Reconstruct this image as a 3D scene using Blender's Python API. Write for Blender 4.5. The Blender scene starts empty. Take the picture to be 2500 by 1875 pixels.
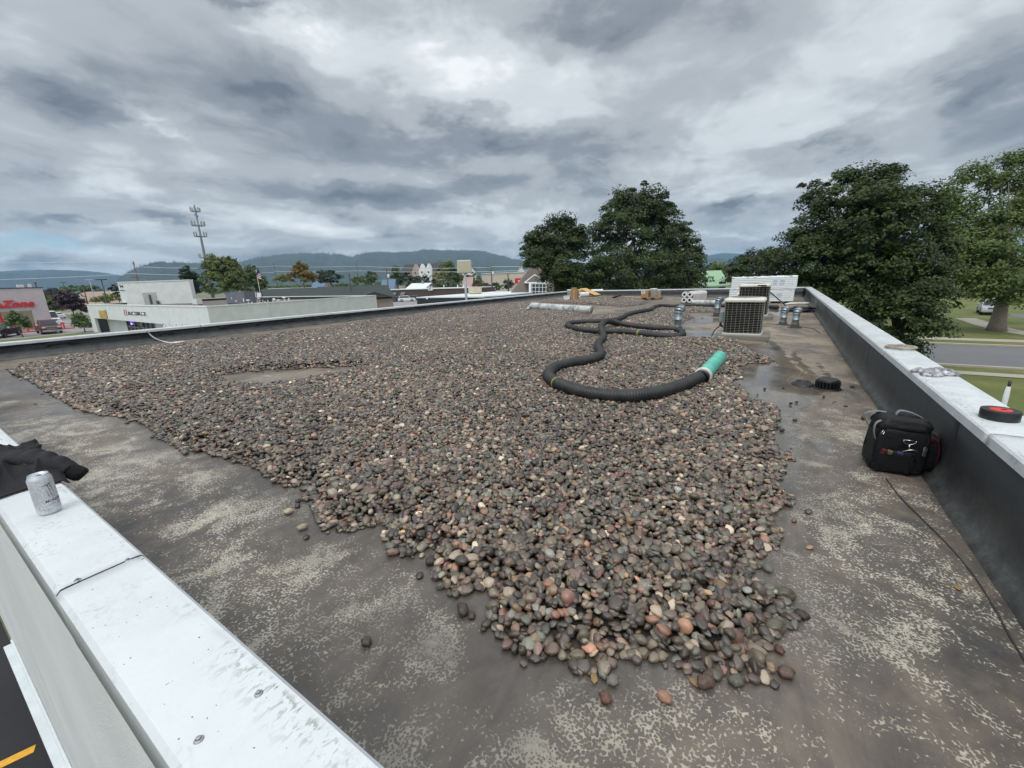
import bpy, math, random
import numpy as np
from mathutils import Vector, Matrix, Euler

random.seed(7)
RNG = np.random.default_rng(11)
PI = math.pi
scene = bpy.context.scene
COL = scene.collection

# ------------------------------------------------------------------ camera
CZ = 5.2                                   # eye height above the parking lot
FOC, YAW, PITCH, ROLL = 1005.86, -0.5782, 0.2462, -0.0338
cyw, syw, cp, sp = math.cos(YAW), math.sin(YAW), math.cos(PITCH), math.sin(PITCH)
FW = Vector((syw * cp, cyw * cp, -sp))
_r = Vector((cyw, -syw, 0)); _u = _r.cross(FW)
RT = math.cos(ROLL) * _r + math.sin(ROLL) * _u
UP = -math.sin(ROLL) * _r + math.cos(ROLL) * _u
CAM = Vector((0, 0, CZ))
cam = bpy.data.cameras.new('camera'); cam_o = bpy.data.objects.new('camera', cam); COL.objects.link(cam_o)
cam.sensor_width = 36; cam.lens = FOC / 2500 * 36; cam.clip_start = 0.02; cam.clip_end = 40000
M = Matrix((RT, UP, -FW)).transposed().to_4x4(); M.translation = CAM
cam_o.matrix_world = M
scene.camera = cam_o
scene.render.resolution_x, scene.render.resolution_y = 1024, 768
vs = scene.view_settings
scene.display_settings.display_device = 'sRGB'
vs.view_transform = 'Standard'; vs.look = 'None'; vs.exposure = 0.0; vs.gamma = 1.0
cy = scene.cycles
cy.max_bounces = 6; cy.diffuse_bounces = 3; cy.glossy_bounces = 3; cy.transmission_bounces = 4
cy.volume_bounces = 1; cy.transparent_max_bounces = 6

def ray(px, py):
    return FW + RT * ((px - 1250) / FOC) + UP * ((937.5 - py) / FOC)
def pd(px, py, D):                         # a survey point: sight line at a forward distance
    return CAM + ray(px, py) * D
def at(px, py, z):                         # where a sight line meets a level
    d = ray(px, py); return CAM + d * ((z - CZ) / d.z)
def zroof(x):                              # the roof falls gently to the drain side
    return CZ - 1.296 + (0.92 - x) * 0.0145
def deck(px, py, up=0.0):
    z = CZ - 1.25
    for i in range(8):
        q = at(px, py, z + up); z = zroof(q.x)
    return Vector((q.x, q.y, z + up))
def fwd(p): return (p - CAM).dot(FW)
def pxm(p): return FOC / fwd(p)            # photo pixels per metre at a point

# ------------------------------------------------------------------ sky
W = bpy.data.worlds.new('World'); scene.world = W; W.use_nodes = True
SUN_EL, SUN_AZ = math.radians(60), math.radians(170)
def build_sky():
    nt = W.node_tree; N = nt.nodes; L = nt.links; N.clear()
    def node(t, **k):
        n = N.new(t)
        for a, b in k.items(): setattr(n, a, b)
        return n
    def math_(op, a, b=None, c=None, clamp=False):
        n = node('ShaderNodeMath', operation=op); n.use_clamp = clamp
        for i, v in enumerate((a, b, c)):
            if v is None: continue
            if isinstance(v, (int, float)): n.inputs[i].default_value = v
            else: L.new(v, n.inputs[i])
        return n.outputs[0]
    out = node('ShaderNodeOutputWorld'); bg = node('ShaderNodeBackground'); bg.inputs[1].default_value = 0.1
    L.new(bg.outputs[0], out.inputs[0])
    sky = node('ShaderNodeTexSky', sky_type='NISHITA'); sky.sun_disc = False
    sky.sun_elevation = SUN_EL; sky.sun_rotation = SUN_AZ
    tc = node('ShaderNodeTexCoord'); sx = node('ShaderNodeSeparateXYZ'); L.new(tc.outputs['Generated'], sx.inputs[0])
    X, Y, Z = sx.outputs
    zc = math_('MAXIMUM', Z, 0.0)
    # cloud layer seen as a plane overhead
    den = math_('ADD', zc, 0.16)
    cv = node('ShaderNodeCombineXYZ'); L.new(math_('DIVIDE', X, den), cv.inputs[0]); L.new(math_('DIVIDE', Y, den), cv.inputs[1])
    az = math_('ARCTAN2', X, Y); el = math_('ARCSINE', Z)
    ae = node('ShaderNodeCombineXYZ'); L.new(math_('MULTIPLY', az, 57.29578), ae.inputs[0]); L.new(math_('MULTIPLY', el, 57.29578), ae.inputs[1])
    def noise(vec, scale, detail, rough, dist, off=(0, 0, 0), st=(1, 1, 1), rot=0):
        mp = node('ShaderNodeMapping'); L.new(vec, mp.inputs[0])
        mp.inputs['Location'].default_value = off; mp.inputs['Scale'].default_value = st; mp.inputs['Rotation'].default_value = (0, 0, rot)
        n = node('ShaderNodeTexNoise'); L.new(mp.outputs[0], n.inputs['Vector'])
        n.inputs['Scale'].default_value = scale; n.inputs['Detail'].default_value = detail
        n.inputs['Roughness'].default_value = rough; n.inputs['Distortion'].default_value = dist
        return n
    n1 = noise(cv.outputs[0], 0.85, 7, 0.55, 0.35, (3.1, 1.7, 0), (0.95, 0.95, 1), 0.5)
    n2 = noise(cv.outputs[0], 2.4, 8, 0.6, 0.6, (7.3, 2.2, 0), (1.0, 0.85, 1), 0.5)
    n3 = noise(ae.outputs[0], 0.12, 8, 0.62, 0.6, (11.0, 3.3, 0), (0.55, 1.6, 1))
    v = math_('MULTIPLY_ADD', n1.outputs[0], 1.05, -0.525)
    v = math_('ADD', v, math_('MULTIPLY_ADD', n2.outputs[0], 0.62, -0.31))
    # low down the layer breaks into ragged banks
    low = math_('SUBTRACT', 1.0, math_('DIVIDE', el, 0.30), clamp=True)
    n3v = math_('MULTIPLY_ADD', n3.outputs[0], 1.25, -0.625)
    v = math_('ADD', v, math_('MULTIPLY', n3v, math_('MULTIPLY_ADD', low, 0.6, 0.25)))
    # warp the banks a little so their edges are cloudy
    wv = node('ShaderNodeVectorMath', operation='MULTIPLY_ADD')
    nw = noise(ae.outputs[0], 0.16, 6, 0.6, 0.0, (1, 5, 0), (0.6, 1.3, 1))
    sb = node('ShaderNodeVectorMath', operation='SUBTRACT'); L.new(nw.outputs['Color'], sb.inputs[0]); sb.inputs[1].default_value = (0.5, 0.5, 0.5)
    L.new(sb.outputs[0], wv.inputs[0]); wv.inputs[1].default_value = (20, 8, 0); L.new(ae.outputs[0], wv.inputs[2])
    def bank(px, py, rx, ry, rot=0.0):
        d = ray(px, py).normalized(); a = math.degrees(math.atan2(d.x, d.y)); e = math.degrees(math.asin(d.z))
        d2 = ray(px + 40, py).normalized(); d3 = ray(px, py - 40).normalized()
        kx = abs(math.degrees(math.atan2(d2.x, d2.y)) - a) / 40; ky = abs(math.degrees(math.asin(d3.z)) - e) / 40
        mp = node('ShaderNodeMapping', vector_type='TEXTURE'); L.new(wv.outputs[0], mp.inputs[0])
        mp.inputs['Location'].default_value = (a, e, 0); mp.inputs['Scale'].default_value = (rx * kx, ry * ky, 1); mp.inputs['Rotation'].default_value = (0, 0, rot)
        g = node('ShaderNodeTexGradient', gradient_type='QUADRATIC_SPHERE'); L.new(mp.outputs[0], g.inputs[0])
        return g.outputs['Fac']
    for px, py, rx, ry, amp, rot in SKY_BANKS:
        v = math_('MULTIPLY_ADD', bank(px, py, rx, ry, rot), amp * (1.5 if amp < 0 else 1.25), v)
    # overcast: brighter towards the zenith, pale near the horizon
    v = math_('ADD', v, 0.54)
    ramp = node('ShaderNodeValToRGB'); L.new(v, ramp.inputs[0])
    cr = ramp.color_ramp; cr.interpolation = 'EASE'
    stops = [(0.0, (1.6, 1.85, 2.2)), (0.28, (2.75, 3.05, 3.45)), (0.5, (4.65, 4.98, 5.3)), (0.72, (7.0, 7.5, 7.8)), (1.0, (9.6, 9.9, 10.0))]
    while len(cr.elements) < len(stops): cr.elements.new(0.5)
    for e, (p, c) in zip(cr.elements, stops): e.position = p; e.color = (*c, 1)
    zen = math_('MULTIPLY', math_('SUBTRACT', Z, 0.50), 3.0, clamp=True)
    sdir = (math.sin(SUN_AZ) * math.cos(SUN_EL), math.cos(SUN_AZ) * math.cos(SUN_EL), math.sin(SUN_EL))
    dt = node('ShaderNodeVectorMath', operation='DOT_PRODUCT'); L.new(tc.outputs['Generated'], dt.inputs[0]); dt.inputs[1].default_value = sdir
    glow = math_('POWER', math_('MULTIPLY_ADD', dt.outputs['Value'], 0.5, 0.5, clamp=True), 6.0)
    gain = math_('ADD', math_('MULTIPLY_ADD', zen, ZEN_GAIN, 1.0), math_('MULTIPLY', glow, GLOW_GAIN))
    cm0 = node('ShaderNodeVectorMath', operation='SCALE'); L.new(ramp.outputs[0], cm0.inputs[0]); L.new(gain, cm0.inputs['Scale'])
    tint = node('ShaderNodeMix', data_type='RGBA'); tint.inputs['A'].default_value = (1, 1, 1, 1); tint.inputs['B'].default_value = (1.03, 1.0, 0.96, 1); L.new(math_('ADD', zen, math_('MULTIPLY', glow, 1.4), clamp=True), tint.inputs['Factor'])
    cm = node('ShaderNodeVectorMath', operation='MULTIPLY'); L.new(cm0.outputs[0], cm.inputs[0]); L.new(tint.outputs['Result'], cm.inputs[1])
    # a gap of blue sky low in the west
    hole = bank(110, 600, 330, 62); hole2 = bank(30, 585, 200, 50)
    hm = math_('MULTIPLY', math_('ADD', hole, hole2), 2.2, clamp=True)
    hm = math_('MULTIPLY', hm, math_('MULTIPLY_ADD', n3.outputs[0], 3.0, -0.7, clamp=True))
    mx = node('ShaderNodeMix', data_type='RGBA'); L.new(hm, mx.inputs['Factor'])
    sk = node('ShaderNodeMix', data_type='RGBA'); sk.inputs['Factor'].default_value = 0.8
    L.new(sky.outputs[0], sk.inputs['A']); sk.inputs['B'].default_value = (3.9, 6.3, 7.6, 1)
    L.new(cm.outputs[0], mx.inputs['A']); L.new(sk.outputs['Result'], mx.inputs['B'])
    # clear air shows through the layer a little everywhere
    m2 = node('ShaderNodeMix', data_type='RGBA'); m2.inputs['Factor'].default_value = 0.04
    L.new(mx.outputs['Result'], m2.inputs['A']); L.new(sky.outputs[0], m2.inputs['B'])
    L.new(m2.outputs['Result'], bg.inputs[0])
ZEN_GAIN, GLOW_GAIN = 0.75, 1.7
SKY_BANKS = [
 (1130, 200, 420, 190, 0.42, 0), (1060, 160, 200, 110, 0.18, 0), (760, 90, 330, 120, 0.32, 0), (420, 305, 170, 60, 0.30, 0),
 (1470, 80, 420, 150, -0.30, 0), (110, 230, 420, 110, -0.30, 0), (640, 245, 190, 80, -0.26, 0), (1180, 345, 620, 100, -0.36, 0),
 (850, 465, 480, 62, -0.38, 0), (1180, 455, 250, 60, -0.22, 0), (1480, 365, 300, 70, -0.22, 0), (1850, 270, 260, 80, 0.18, 0),
 (2150, 120, 420, 120, 0.20, 0), (2420, 190, 260, 140, -0.26, 0), (1980, 365, 280, 60, -0.24, 0), (680, 540, 420, 45, 0.20, 0),
 (1130, 530, 340, 50, 0.24, 0), (370, 545, 130, 50, -0.34, 0), (110, 528, 180, 28, -0.30, 0), (300, 462, 260, 50, 0.24, 0),
 (1768, 516, 95, 26, -0.62, 0), (1770, 572, 260, 36, 0.24, 0), (60, 655, 380, 30, -0.30, 0), (250, 618, 150, 26, 0.5, 0), (300, 560, 260, 40, 0.2, 0),
 (60, 440, 300, 60, -0.18, 0), (960, 560, 110, 55, -0.22, 0), (1240, 570, 160, 40, 0.12, 0), (1640, 600, 200, 30, 0.20, 0),
 (640, 20, 200, 60, -0.25, 0), (70, 60, 260, 110, 0.08, 0)]
build_sky()
sun = bpy.data.lights.new('sun', 'SUN'); sun.energy = 1.0; sun.angle = math.radians(14); sun.color = (1.0, 0.97, 0.92)
sun_o = bpy.data.objects.new('sun', sun); COL.objects.link(sun_o)
_sd = Vector((math.sin(SUN_AZ) * math.cos(SUN_EL), math.cos(SUN_AZ) * math.cos(SUN_EL), math.sin(SUN_EL)))
sun_o.rotation_euler = _sd.to_track_quat('Z', 'Y').to_euler()

# ------------------------------------------------------------------ materials
def srgb(r, g, b):
    f = lambda c: (c / 255 / 12.92) if c / 255 <= 0.04045 else ((c / 255 + 0.055) / 1.055) ** 2.4
    return (f(r), f(g), f(b))
MATS = {}
def mat(name, col, rough=0.6, metal=0.0, var=0.25, scale=8.0, bump=0.0, bscale=None, col2=None, spec=0.5, stretch=(1, 1, 1), emit=None):
    if name in MATS: return MATS[name]
    m = bpy.data.materials.new(name); m.use_nodes = True
    nt = m.node_tree; N = nt.nodes; L = nt.links; b = N['Principled BSDF']
    b.inputs['Roughness'].default_value = rough; b.inputs['Metallic'].default_value = metal
    b.inputs['Specular IOR Level'].default_value = spec
    tc = N.new('ShaderNodeTexCoord'); mp = N.new('ShaderNodeMapping'); L.new(tc.outputs['Object'], mp.inputs[0]); mp.inputs['Scale'].default_value = stretch
    n = N.new('ShaderNodeTexNoise'); L.new(mp.outputs[0], n.inputs['Vector'])
    n.inputs['Scale'].default_value = scale; n.inputs['Detail'].default_value = 6; n.inputs['Roughness'].default_value = 0.62
    r = N.new('ShaderNodeValToRGB'); L.new(n.outputs[0], r.inputs[0])
    a = tuple(max(0, c * (1 - var)) for c in col)
    c2 = col2 if col2 else tuple(min(1, c * (1 + var)) for c in col)
    r.color_ramp.elements[0].position = 0.3; r.color_ramp.elements[0].color = (*a, 1)
    r.color_ramp.elements[1].position = 0.72; r.color_ramp.elements[1].color = (*c2, 1)
    L.new(r.outputs[0], b.inputs['Base Color'])
    if bump:
        n2 = N.new('ShaderNodeTexNoise'); L.new(mp.outputs[0], n2.inputs['Vector']); n2.inputs['Scale'].default_value = bscale or scale * 3
        n2.inputs['Detail'].default_value = 4
        bp = N.new('ShaderNodeBump'); bp.inputs['Strength'].default_value = bump; bp.inputs['Distance'].default_value = 0.02
        L.new(n2.outputs[0], bp.inputs['Height']); L.new(bp.outputs[0], b.inputs['Normal'])
    if emit:
        b.inputs['Emission Color'].default_value = (*emit[0], 1); b.inputs['Emission Strength'].default_value = emit[1]
    MATS[name] = m
    return m
class G:                                   # a small wrapper for hand-written node trees
    def __init__(s, name):
        s.m = bpy.data.materials.new(name); s.m.use_nodes = True; s.nt = s.m.node_tree; s.N = s.nt.nodes; s.L = s.nt.links
        s.b = s.N['Principled BSDF']; s.tc = s.N.new('ShaderNodeTexCoord'); s.obj = s.tc.outputs['Object']; MATS[name] = s.m
    def set(s, sock, v):
        if isinstance(v, (int, float)): sock.default_value = v
        elif isinstance(v, (tuple, list)): sock.default_value = (*v, 1) if len(v) == 3 and sock.type == 'RGBA' else v
        else: s.L.new(v, sock)
    def noise(s, scale, detail=4, rough=0.55, dist=0.0, off=(0, 0, 0), st=(1, 1, 1), vec=None, rot=0.0):
        mp = s.N.new('ShaderNodeMapping'); s.L.new(vec or s.obj, mp.inputs[0]); mp.inputs['Location'].default_value = off; mp.inputs['Scale'].default_value = st
        mp.inputs['Rotation'].default_value = (0, 0, rot)
        n = s.N.new('ShaderNodeTexNoise'); s.L.new(mp.outputs[0], n.inputs['Vector'])
        n.inputs['Scale'].default_value = scale; n.inputs['Detail'].default_value = detail; n.inputs['Roughness'].default_value = rough; n.inputs['Distortion'].default_value = dist
        return n.outputs[0]
    def ramp(s, v, stops, interp='LINEAR'):
        r = s.N.new('ShaderNodeValToRGB'); s.L.new(v, r.inputs[0]); cr = r.color_ramp; cr.interpolation = interp
        while len(cr.elements) < len(stops): cr.elements.new(0.5)
        for e, (p, c) in zip(cr.elements, stops):
            e.position = p; e.color = (*c, 1) if isinstance(c, tuple) else (c, c, c, 1)
        return r.outputs[0]
    def math(s, op, a, b=None, c=None, clamp=False):
        n = s.N.new('ShaderNodeMath'); n.operation = op; n.use_clamp = clamp
        for i, v in enumerate((a, b, c)):
            if v is not None: s.set(n.inputs[i], v)
        return n.outputs[0]
    def mix(s, f, a, b, blend='MIX'):
        n = s.N.new('ShaderNodeMix'); n.data_type = 'RGBA'; n.blend_type = blend
        s.set(n.inputs['Factor'], f); s.set(n.inputs['A'], a); s.set(n.inputs['B'], b); return n.outputs['Result']
    def attr(s, name, typ='GEOMETRY'):
        n = s.N.new('ShaderNodeAttribute'); n.attribute_name = name; n.attribute_type = typ; return n
    def bump(s, h, strength=0.3, dist=0.01):
        bp = s.N.new('ShaderNodeBump'); bp.inputs['Strength'].default_value = strength; bp.inputs['Distance'].default_value = dist
        s.L.new(h, bp.inputs['Height']); s.L.new(bp.outputs[0], s.b.inputs['Normal'])

# ------------------------------------------------------------------ objects
def thing(name, label, cat, loc=(0, 0, 0), rotz=0.0, group=None):
    o = bpy.data.objects.new(name, None); COL.objects.link(o)
    o.empty_display_size = 0.1; o.location = loc; o.rotation_euler = (0, 0, rotz)
    o['label'] = label; o['category'] = cat
    if group: o['group'] = group
    return o
def tag(o, label=None, cat=None, group=None, kind=None):
    if label: o['label'] = label
    if cat: o['category'] = cat
    if group: o['group'] = group
    if kind: o['kind'] = kind
    return o
def copy_tree(o, parent=None):
    c = o.copy(); COL.objects.link(c); c.parent = parent
    for ch in o.children: copy_tree(ch, c)
    return c
def perp(d):
    d = Vector(d).normalized(); a = Vector((0, 0, 1)) if abs(d.z) < 0.9 else Vector((1, 0, 0))
    u = d.cross(a).normalized(); return u, d.cross(u).normalized()
class MB:
    def __init__(s): s.v = []; s.f = []
    def add(s, vs_, fs_):
        b = len(s.v); s.v += [tuple(p) for p in vs_]; s.f += [tuple(i + b for i in f) for f in fs_]; return s
    def box(s, c, d, rz=0.0, rot=None, top=(1, 1)):
        R = rot.to_matrix() if rot else Matrix.Rotation(rz, 3, 'Z'); c = Vector(c); vs_ = []
        for z in (-1, 1):
            kx, ky = top if z > 0 else (1, 1)
            for x, y in ((-1, -1), (1, -1), (1, 1), (-1, 1)):
                vs_.append(c + R @ Vector((x * d[0] / 2 * kx, y * d[1] / 2 * ky, z * d[2] / 2)))
        return s.add(vs_, [(3, 2, 1, 0), (4, 5, 6, 7), (0, 1, 5, 4), (1, 2, 6, 5), (2, 3, 7, 6), (3, 0, 4, 7)])
    def tube(s, pts, r, seg=10, cap=True, flat=None):
        pts = [Vector(p) for p in pts]; n = len(pts); rs = r if hasattr(r, '__len__') else [r] * n
        vs_ = []; u = None
        for i, p in enumerate(pts):
            d = (pts[min(i + 1, n - 1)] - pts[max(i - 1, 0)])
            if d.length < 1e-9: d = Vector((0, 0, 1))
            d.normalize()
            if u is None: u, w = perp(d)
            else:
                u = (u - d * u.dot(d)); u = u.normalized() if u.length > 1e-6 else perp(d)[0]
                w = d.cross(u)
            for k in range(seg):
                a = 2 * PI * k / seg; q = (u * math.cos(a) + w * math.sin(a)) * rs[i]
                if flat: q.z *= flat
                vs_.append(p + q)
        fs_ = [(i * seg + k, i * seg + (k + 1) % seg, (i + 1) * seg + (k + 1) % seg, (i + 1) * seg + k) for i in range(n - 1) for k in range(seg)]
        if cap: fs_ += [tuple(range(seg))[::-1], tuple((n - 1) * seg + k for k in range(seg))]
        return s.add(vs_, fs_)
    def cyl(s, a, b, r0, r1=None, seg=12, cap=True): return s.tube([a, b], [r0, r0 if r1 is None else r1], seg, cap)
    def lathe(s, prof, c=(0, 0, 0), seg=24, axis=None, cap=False):
        c = Vector(c); R = Vector((0, 0, 1)).rotation_difference(Vector(axis).normalized()).to_matrix() if axis else Matrix.Identity(3)
        vs_ = [c + R @ Vector((r * math.cos(2 * PI * k / seg), r * math.sin(2 * PI * k / seg), z)) for r, z in prof for k in range(seg)]
        n = len(prof)
        fs_ = [(i * seg + k, i * seg + (k + 1) % seg, (i + 1) * seg + (k + 1) % seg, (i + 1) * seg + k) for i in range(n - 1) for k in range(seg)]
        if cap: fs_ += [tuple(range(seg))[::-1], tuple((n - 1) * seg + k for k in range(seg))]
        return s.add(vs_, fs_)
    def prism(s, poly, o, ux, uy, depth):  # polygon in the (ux,uy) plane at o, pushed along depth
        o, ux, uy, dp = Vector(o), Vector(ux), Vector(uy), Vector(depth); n = len(poly)
        a = [o + ux * p[0] + uy * p[1] for p in poly]; b = [p + dp for p in a]
        fl = ux.cross(uy).dot(dp) < 0
        fs_ = [tuple(range(n))[::-1], tuple(range(n, 2 * n))] + [(i, (i + 1) % n, n + (i + 1) % n, n + i) for i in range(n)]
        if fl: fs_ = [f[::-1] for f in fs_]
        return s.add(a + b, fs_)
    def ell(s, c, r, seg=12, rings=8, rz=0):
        c = Vector(c); R = Matrix.Rotation(rz, 3, 'Z'); vs_ = []
        for i in range(rings + 1):
            t = PI * i / rings
            for k in range(seg):
                a = 2 * PI * k / seg; vs_.append(c + R @ Vector((r[0] * math.sin(t) * math.cos(a), r[1] * math.sin(t) * math.sin(a), -r[2] * math.cos(t))))
        return s.add(vs_, [(i * seg + k, i * seg + (k + 1) % seg, (i + 1) * seg + (k + 1) % seg, (i + 1) * seg + k) for i in range(rings) for k in range(seg)])
    def quad(s, a, b, c, d): return s.add([a, b, c, d], [(0, 1, 2, 3)])
    def build(s, name, m, parent=None, smooth=False, world=False, bevel=0.0, bseg=2, auto=None):
        off = Vector((0, 0, 0))
        if world and parent is not None:
            r = parent
            while r.parent: r = r.parent
            off = Vector(r.location)
        me = bpy.data.meshes.new(name); me.from_pydata([tuple(Vector(p) - off) for p in s.v] if world and parent else s.v, [], s.f)
        me.validate(); me.update()
        o = bpy.data.objects.new(name, me); COL.objects.link(o); o.parent = parent
        if m: me.materials.append(m)
        if smooth: me.polygons.foreach_set('use_smooth', [True] * len(me.polygons))
        if bevel:
            b = o.modifiers.new('bevel', 'BEVEL'); b.width = bevel; b.segments = bseg; b.limit_method = 'ANGLE'; b.angle_limit = math.radians(40)
            b.harden_normals = False
        return o
def np_mesh(name, V, F, m, parent=None, smooth=False):
    me = bpy.data.meshes.new(name); V = np.ascontiguousarray(V, np.float32); F = np.ascontiguousarray(F, np.int32); k = F.shape[1]
    me.vertices.add(len(V)); me.vertices.foreach_set('co', V.ravel())
    me.loops.add(F.size); me.loops.foreach_set('vertex_index', F.ravel())
    me.polygons.add(len(F)); me.polygons.foreach_set('loop_start', np.arange(0, F.size, k, dtype=np.int32))
    me.update(calc_edges=True)
    if smooth: me.polygons.foreach_set('use_smooth', np.ones(len(F), bool))
    o = bpy.data.objects.new(name, me); COL.objects.link(o); o.parent = parent
    if m: me.materials.append(m)
    return o
def fattr(o, name, data, typ='FLOAT', dom='POINT'):
    a = o.data.attributes.new(name, typ, dom); data = np.ascontiguousarray(data, np.float32 if typ != 'INT' else np.int32)
    a.data.foreach_set({'FLOAT': 'value', 'INT': 'value', 'FLOAT_VECTOR': 'vector', 'FLOAT_COLOR': 'color'}[typ], data.ravel())
def text_mesh(txt, size, shear=0.0, bold=0.0, ext=0.0):
    cu = bpy.data.curves.new('t', 'FONT'); cu.body = txt; cu.size = size; cu.shear = shear; cu.offset = bold; cu.extrude = ext
    cu.resolution_u = 4
    o = bpy.data.objects.new('t', cu); COL.objects.link(o)
    bpy.context.view_layer.update()
    dg = bpy.context.evaluated_depsgraph_get(); me = bpy.data.meshes.new_from_object(o.evaluated_get(dg))
    v = [tuple(x.co) for x in me.vertices]; f = [tuple(p.vertices) for p in me.polygons]
    bpy.data.objects.remove(o); bpy.data.curves.remove(cu); bpy.data.meshes.remove(me)
    return v, f
def catmull(pts, step):
    P = [Vector(p) for p in pts]; P = [2 * P[0] - P[1]] + P + [2 * P[-1] - P[-2]]; out = []
    for i in range(1, len(P) - 2):
        p0, p1, p2, p3 = P[i - 1:i + 3]; n = max(2, int((p2 - p1).length / step * 1.1))
        for k in range(n):
            t = k / n
            out.append(0.5 * ((2 * p1) + (p2 - p0) * t + (2 * p0 - 5 * p1 + 4 * p2 - p3) * t * t + (3 * p1 - p0 - 3 * p2 + p3) * t ** 3))
    out.append(P[-2]); return out
def resample(pts, step):
    out = [pts[0].copy()]; acc = 0.0
    for a, b in zip(pts[:-1], pts[1:]):
        L_ = (b - a).length; t = step - acc
        while t <= L_:
            out.append(a.lerp(b, t / L_)); t += step
        acc = L_ - (t - step)
    return out
# value noise on the ground plane, for shapes
def vnoise(x, y, seed=0):
    xi = np.floor(x).astype(np.int64); yi = np.floor(y).astype(np.int64); fx = x - xi; fy = y - yi
    fx = fx * fx * (3 - 2 * fx); fy = fy * fy * (3 - 2 * fy)
    def h(a, b):
        n = (a * 374761393 + b * 668265263 + seed * 974711) & 0x7fffffff
        n = ((n ^ (n >> 13)) * 1274126177) & 0x7fffffff
        return ((n ^ (n >> 16)) & 0xffff) / 65535.0
    return (h(xi, yi) * (1 - fx) + h(xi + 1, yi) * fx) * (1 - fy) + (h(xi, yi + 1) * (1 - fx) + h(xi + 1, yi + 1) * fx) * fy
def fbm(x, y, seed=0, o=4):
    s = np.zeros_like(x, dtype=float); a = 0.5; f = 1.0
    for i in range(o):
        s += a * vnoise(x * f, y * f, seed + i * 17); a *= 0.5; f *= 2.03
    return s
# ------------------------------------------------------------------ the roof we stand over
ZC = CZ - 0.8                              # top of the white coping
XL, XR, YN, YF = -12.09, 1.158, 0.127, 25.96
IXL, IXR, IYN, IYF = -11.88, 0.924, 0.303, 25.76
def poly_sdf(px_, x, y):                   # signed distance, positive inside
    P = np.array(px_); d = np.full(x.shape, 1e9); s = np.zeros(x.shape, bool)
    for (ax, ay), (bx, by) in zip(P, np.roll(P, -1, 0)):
        ex, ey = bx - ax, by - ay; wx, wy = x - ax, y - ay
        t = np.clip((wx * ex + wy * ey) / (ex * ex + ey * ey + 1e-12), 0, 1)
        d = np.minimum(d, (wx - t * ex) ** 2 + (wy - t * ey) ** 2)
        c = ((ay <= y) & (by > y)) | ((by <= y) & (ay > y))
        xx = ax + (y - ay) / np.where(abs(by - ay) < 1e-9, 1e-9, by - ay) * ex
        s ^= c & (x < xx)
    return np.sqrt(d) * np.where(s, 1, -1)
def deckpoly(pts): return [tuple(deck(*p)[:2]) for p in pts]
GRAVEL = deckpoly([(22,906),(52,919),(87,937),(105,950),(139,973),(163,983),(190,999),(253,1013),(315,1022),(354,1038),(383,1069),(430,1096),(506,1107),(575,1132),(641,1150),
 (670,1187),(745,1185),(752,1204),(771,1280),(777,1302),(869,1293),(945,1280),(942,1318),(951,1347),(995,1362),(1043,1350),(1046,1416),(1062,1445),(1090,1454),(1138,1461),(1182,1442),(1195,1475),
 (1196,1550),(1250,1577),(1281,1607),(1307,1619),(1361,1590),(1392,1627),(1419,1653),(1488,1638),(1515,1600),(1576,1600),(1619,1625),(1676,1638),(1711,1657),(1761,1661),(1803,1680),(1849,1669),(1892,1677),
 (1869,1603),(1903,1550),(1945,1542),(1949,1527),(1922,1465),(1869,1427),(1830,1411),(1849,1377),(1880,1342),(1899,1292),(1900,1289),(1880,1255),(1936,1226),(1936,1212),(1910,1192),(1900,1179),(1910,1149),(1930,1116),(1916,1106),(1886,1093),
 (1897,1050),(1881,1031),(1899,1019),(1897,1006),(1881,991),(1851,983),(1823,974),(1825,961),(1807,945),(1777,932),(1807,923),(1798,898),(1828,887),(1874,888),(1888,882),(1851,868),(1820,851),(1788,834),(1756,829),(1718,838),(1677,832),(1661,826),
 (1645,800),(1660,788),(1693,776),(1668,764),(1700,762),(1744,763),(1750,754),(1640,749),(1590,748),(1560,757),(1528,768),(1452,771),(1440,771),(1340,752),(1300,744),(1365,741),(1450,744),(1520,749),(1560,745),(1582,739),(1566,731),(1509,726),(1440,730),(1377,735),(1361,733),
 (1302,736),(1189,747),(1076,760),(963,778),(850,792),(800,803),(687,817),(593,830),(579,828),(456,842),(376,849),(260,864),(155,873),(87,888),(36,898)])
HOLE = deckpoly([(530,918),(610,907),(690,904),(800,899),(868,895),(845,914),(750,925),(650,941),(575,936)])
HEAP = deck(1775, 845)
def gravel_d(x, y):
    w = (fbm(x * 3.1, y * 3.1, 5, 3) - 0.45) * 0.07 + (fbm(x * 9, y * 9, 9, 2) - 0.37) * 0.07
    return np.minimum(poly_sdf(GRAVEL, x, y), -poly_sdf(HOLE, x, y) - 0.02 + w * 2.2) + w
def gravel_hd(x, y, d):
    t = np.clip(d / 0.19, 0, 1); t = t * t * (3 - 2 * t)
    h = t * (0.030 + 0.046 * fbm(x * 1.1, y * 1.1, 21, 3) + 0.02 * fbm(x * 4, y * 4, 31, 2))
    return h + np.clip(d / 0.5, 0, 1) * 0.11 * np.exp(-((x - HEAP.x + 0.25) ** 2 / 0.5 + (y - HEAP.y) ** 2 / 0.35))
def gravel_top(x, y):
    a, b = np.array([x]), np.array([y]); d = gravel_d(a, b)
    return float(gravel_hd(a, b, d)[0]) if d[0] > 0 else 0.0
def zr_np(x): return CZ - 1.296 + (0.92 - x) * 0.0145

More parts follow.
